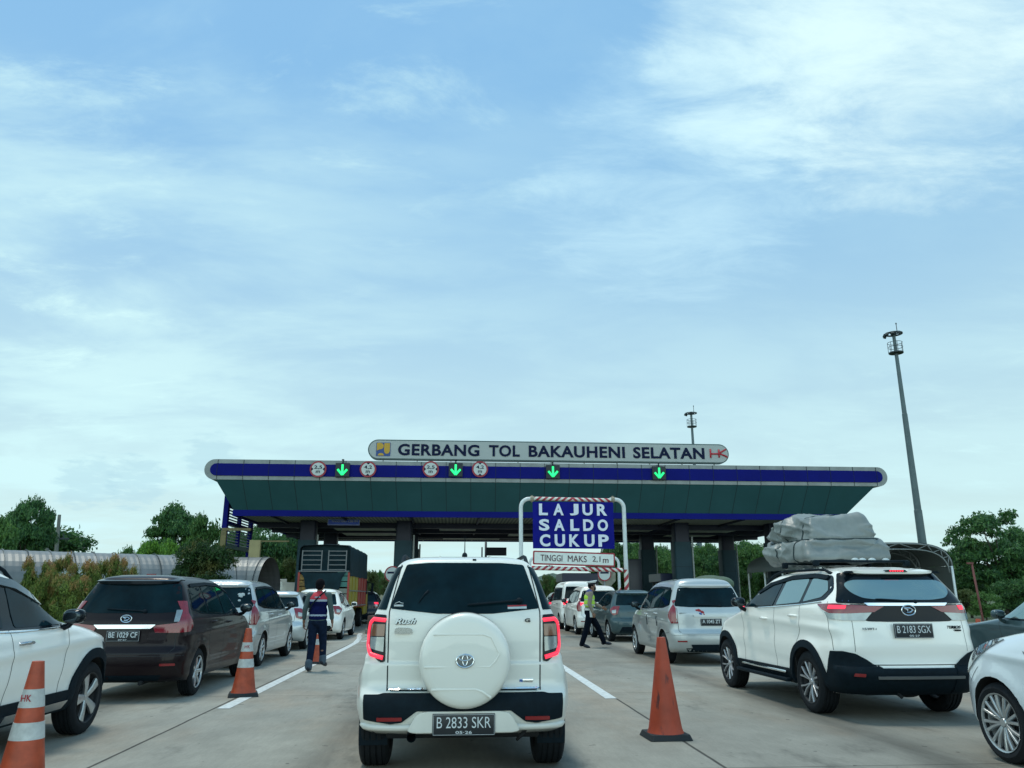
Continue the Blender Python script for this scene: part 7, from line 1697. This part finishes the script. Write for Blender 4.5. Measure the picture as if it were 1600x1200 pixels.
def white_truck():
    c = px(428, 915, 55); t = thing('light_truck', (c.x, 55, 0), 'small white truck parked far off left of the canopy column', 'truck'); t.rotation_euler = (0, 0, R(35))
    bm = bmesh.new(); prism(bm, rounded([(-.1, .5), (1.55, .5), (1.6, 1.3), (1.35, 2.3), (1.2, 2.42), (-.1, 2.42)], .1), 'x', -.85, .85); cb = mobj('cab', bm, WHITE, t, 40)
    bm = bmesh.new(); prism(bm, [(.35, 1.4), (1.25, 1.4), (1.15, 2.1), (.35, 2.1)], 'x', -.86, -.852); prism(bm, [(.35, 1.4), (1.25, 1.4), (1.15, 2.1), (.35, 2.1)], 'x', .852, .86); mobj('side_window', bm, GLASS, cb)
    bm = bmesh.new(); box(bm, -.9, .9, -3.4, -.2, .8, 2.15, bev=.03); mobj('load_bed', bm, WHITE, t, 40)
    bm = bmesh.new(); box(bm, -.3, .3, -.1, .6, 2.43, 2.6, bev=.03); mobj('beacon_box', bm, mat('pale_yellow_panel', (.30, .26, .12)), cb)
    for yy in (-2.6, .9):
        for sx in (-1, 1):
            bm = bmesh.new(); lathe(bm, [(.12, -.1), (.36, -.1), (.38, -.06), (.38, .06), (.36, .1), (.12, .1)], 20, 'x', closed=True); o = mobj('wheel', bm, RUBBER, t, 35); o.location = (sx*.78, yy, .38)
white_truck()

# ------------------------------------------------------------------ the cars in their places
suv_rush(); suv_terios(); crossover_left(); hatch_corner()
mpv('dark maroon people carrier with plate BE 1029 CF, behind the banded cone', (-4.38, 11.10, 0), BROWN, 'dark', txt='BE 1029 CF', small='07·27', res=1.2, rz=R(.6), H=1.64)
def stick_l(c):
    rp = c.rearp(); bm = bmesh.new()
    for x, z, r_ in ((.47, 1.36, .05), (.42, 1.36, .045), (.44, 1.33, .045), (.43, 1.25, .03)):
        h = rp(x, z)[0]; ellipsoid(bm, (x, h.y-.006, z), (r_, .006, r_*.7), u=12, v=6)
    mobj('glass_sticker', bm, STICK, c.root)
mpv('silver people carrier with white stickers on its rear glass, behind the dark maroon car', (-4.58, 15.75, 0), SILVER, 'light', H=1.66, res=1.1, extra=stick_l, style=(8, 'single'))
hatch('low silver-white car mostly hidden by the man in the navy vest', (-4.58, 20.7, 0), paint('silver_white_paint', (.55, .60, .60), metal=.4), L=4.0, H=1.47, hi=True, glass=GLASS)
hatch('white high-riding car just right of the walking man, in front of the truck', (-4.28, 25.35, 0), WHITE, L=4.15, H=1.56, R_=.32, res=.9)
hatch('dark blue car right of the truck with one lit red lamp', (-4.42, 39.3, 0), NAVY, L=4.3, H=1.55, lit=True, res=.7)
def stick_r(c):
    rp = c.rearp(); h = rp(-.18, 1.03)[0]
    for a, b, r_, m_ in ((-.27, 1.055, .030, STICKR), (-.22, 1.05, .05, STICKR), (-.16, 1.02, .045, STICKR), (-.20, .99, .035, STICKB), (-.13, .98, .02, STICKR)):
        bm = bmesh.new(); ellipsoid(bm, (a, rp(a, b)[0].y-.004, b), (r_, .005, r_*.6), Matrix.Rotation(.5, 3, 'Y'), u=10, v=6); mobj('bird_sticker', bm, m_, c.root)
    text_obj('badge', 'VELOZ', mat('grey_badge', (.22, .25, .26)), c.root, (-.56, rp(-.56, 1.0)[0].y-.005, 1.0), width=.16, height=.022, extrude=.03)
    c.patch('bumper_guard', rp, [(-.45, .40), (.45, .40), (.40, .30), (-.40, .30)], BPLAST, off=.03, r=.02, g=.08, depth=.04)
    for y in (1.3, 2.15): c.patch('door_edge_strip', c.side(-1), [(y-.10, .92), (y-.07, .92), (y-.10, .72), (y-.13, .72)], BPLAST, off=.008, r=0, g=.1)
mpv('silver people carrier with a red and blue sticker on its tailgate, right of the officer', (5.20, 15.85, 0), SILVER, 'light', H=1.70, txt='A 1045 ZT', small=None, res=1.1, extra=stick_r, style=(8, 'single'))
hatch('slate-grey hatchback behind the walking officer', (5.55, 23.75, 0), TEAL, L=3.79, H=1.52, rt_=.36, res=1.0, rz=R(2))
mpv('white people carrier under the white pipe frame, left of the slate hatchback', (5.20, 27.98, 0), WHITE, 'light', H=1.70, lit=True, res=.8)
o_ = minivan('tall white van with lit red lamps, the farthest white vehicle of the right lane', (5.25, 32.5, 0), WHITE)
hatch('dark red car glimpsed between the middle car and the white van', (5.45, 38.6, 0), WINE, L=4.1, H=1.52, lit=True, res=.7)
hatch('dark green car with a covered load on its roof, right of the silver people carrier', (8.35, 24.2, 0), NAVY, L=3.9, H=1.55, lit=True, res=.7)
remesh([ell((8.4, 25.6, 1.72), (.62, .8, .27)), ell((8.65, 25.3, 1.70), (.42, .6, .25))], 'covered_load', mat('green_tarpaulin', (.06, .10, .06), rough=.7, noise=.3, nscale=3), None, .03, 3)
tag(bpy.data.objects['covered_load'], 'rounded dark green load on the roof right of the silver people carrier', 'luggage')
hatch('dark slate car cut by the right edge, behind the white corner car', (9.40, 9.45, 0), TEAL, L=4.35, H=1.56, W=.86, res=1.0, rt_=.3, glass=GLASSL)
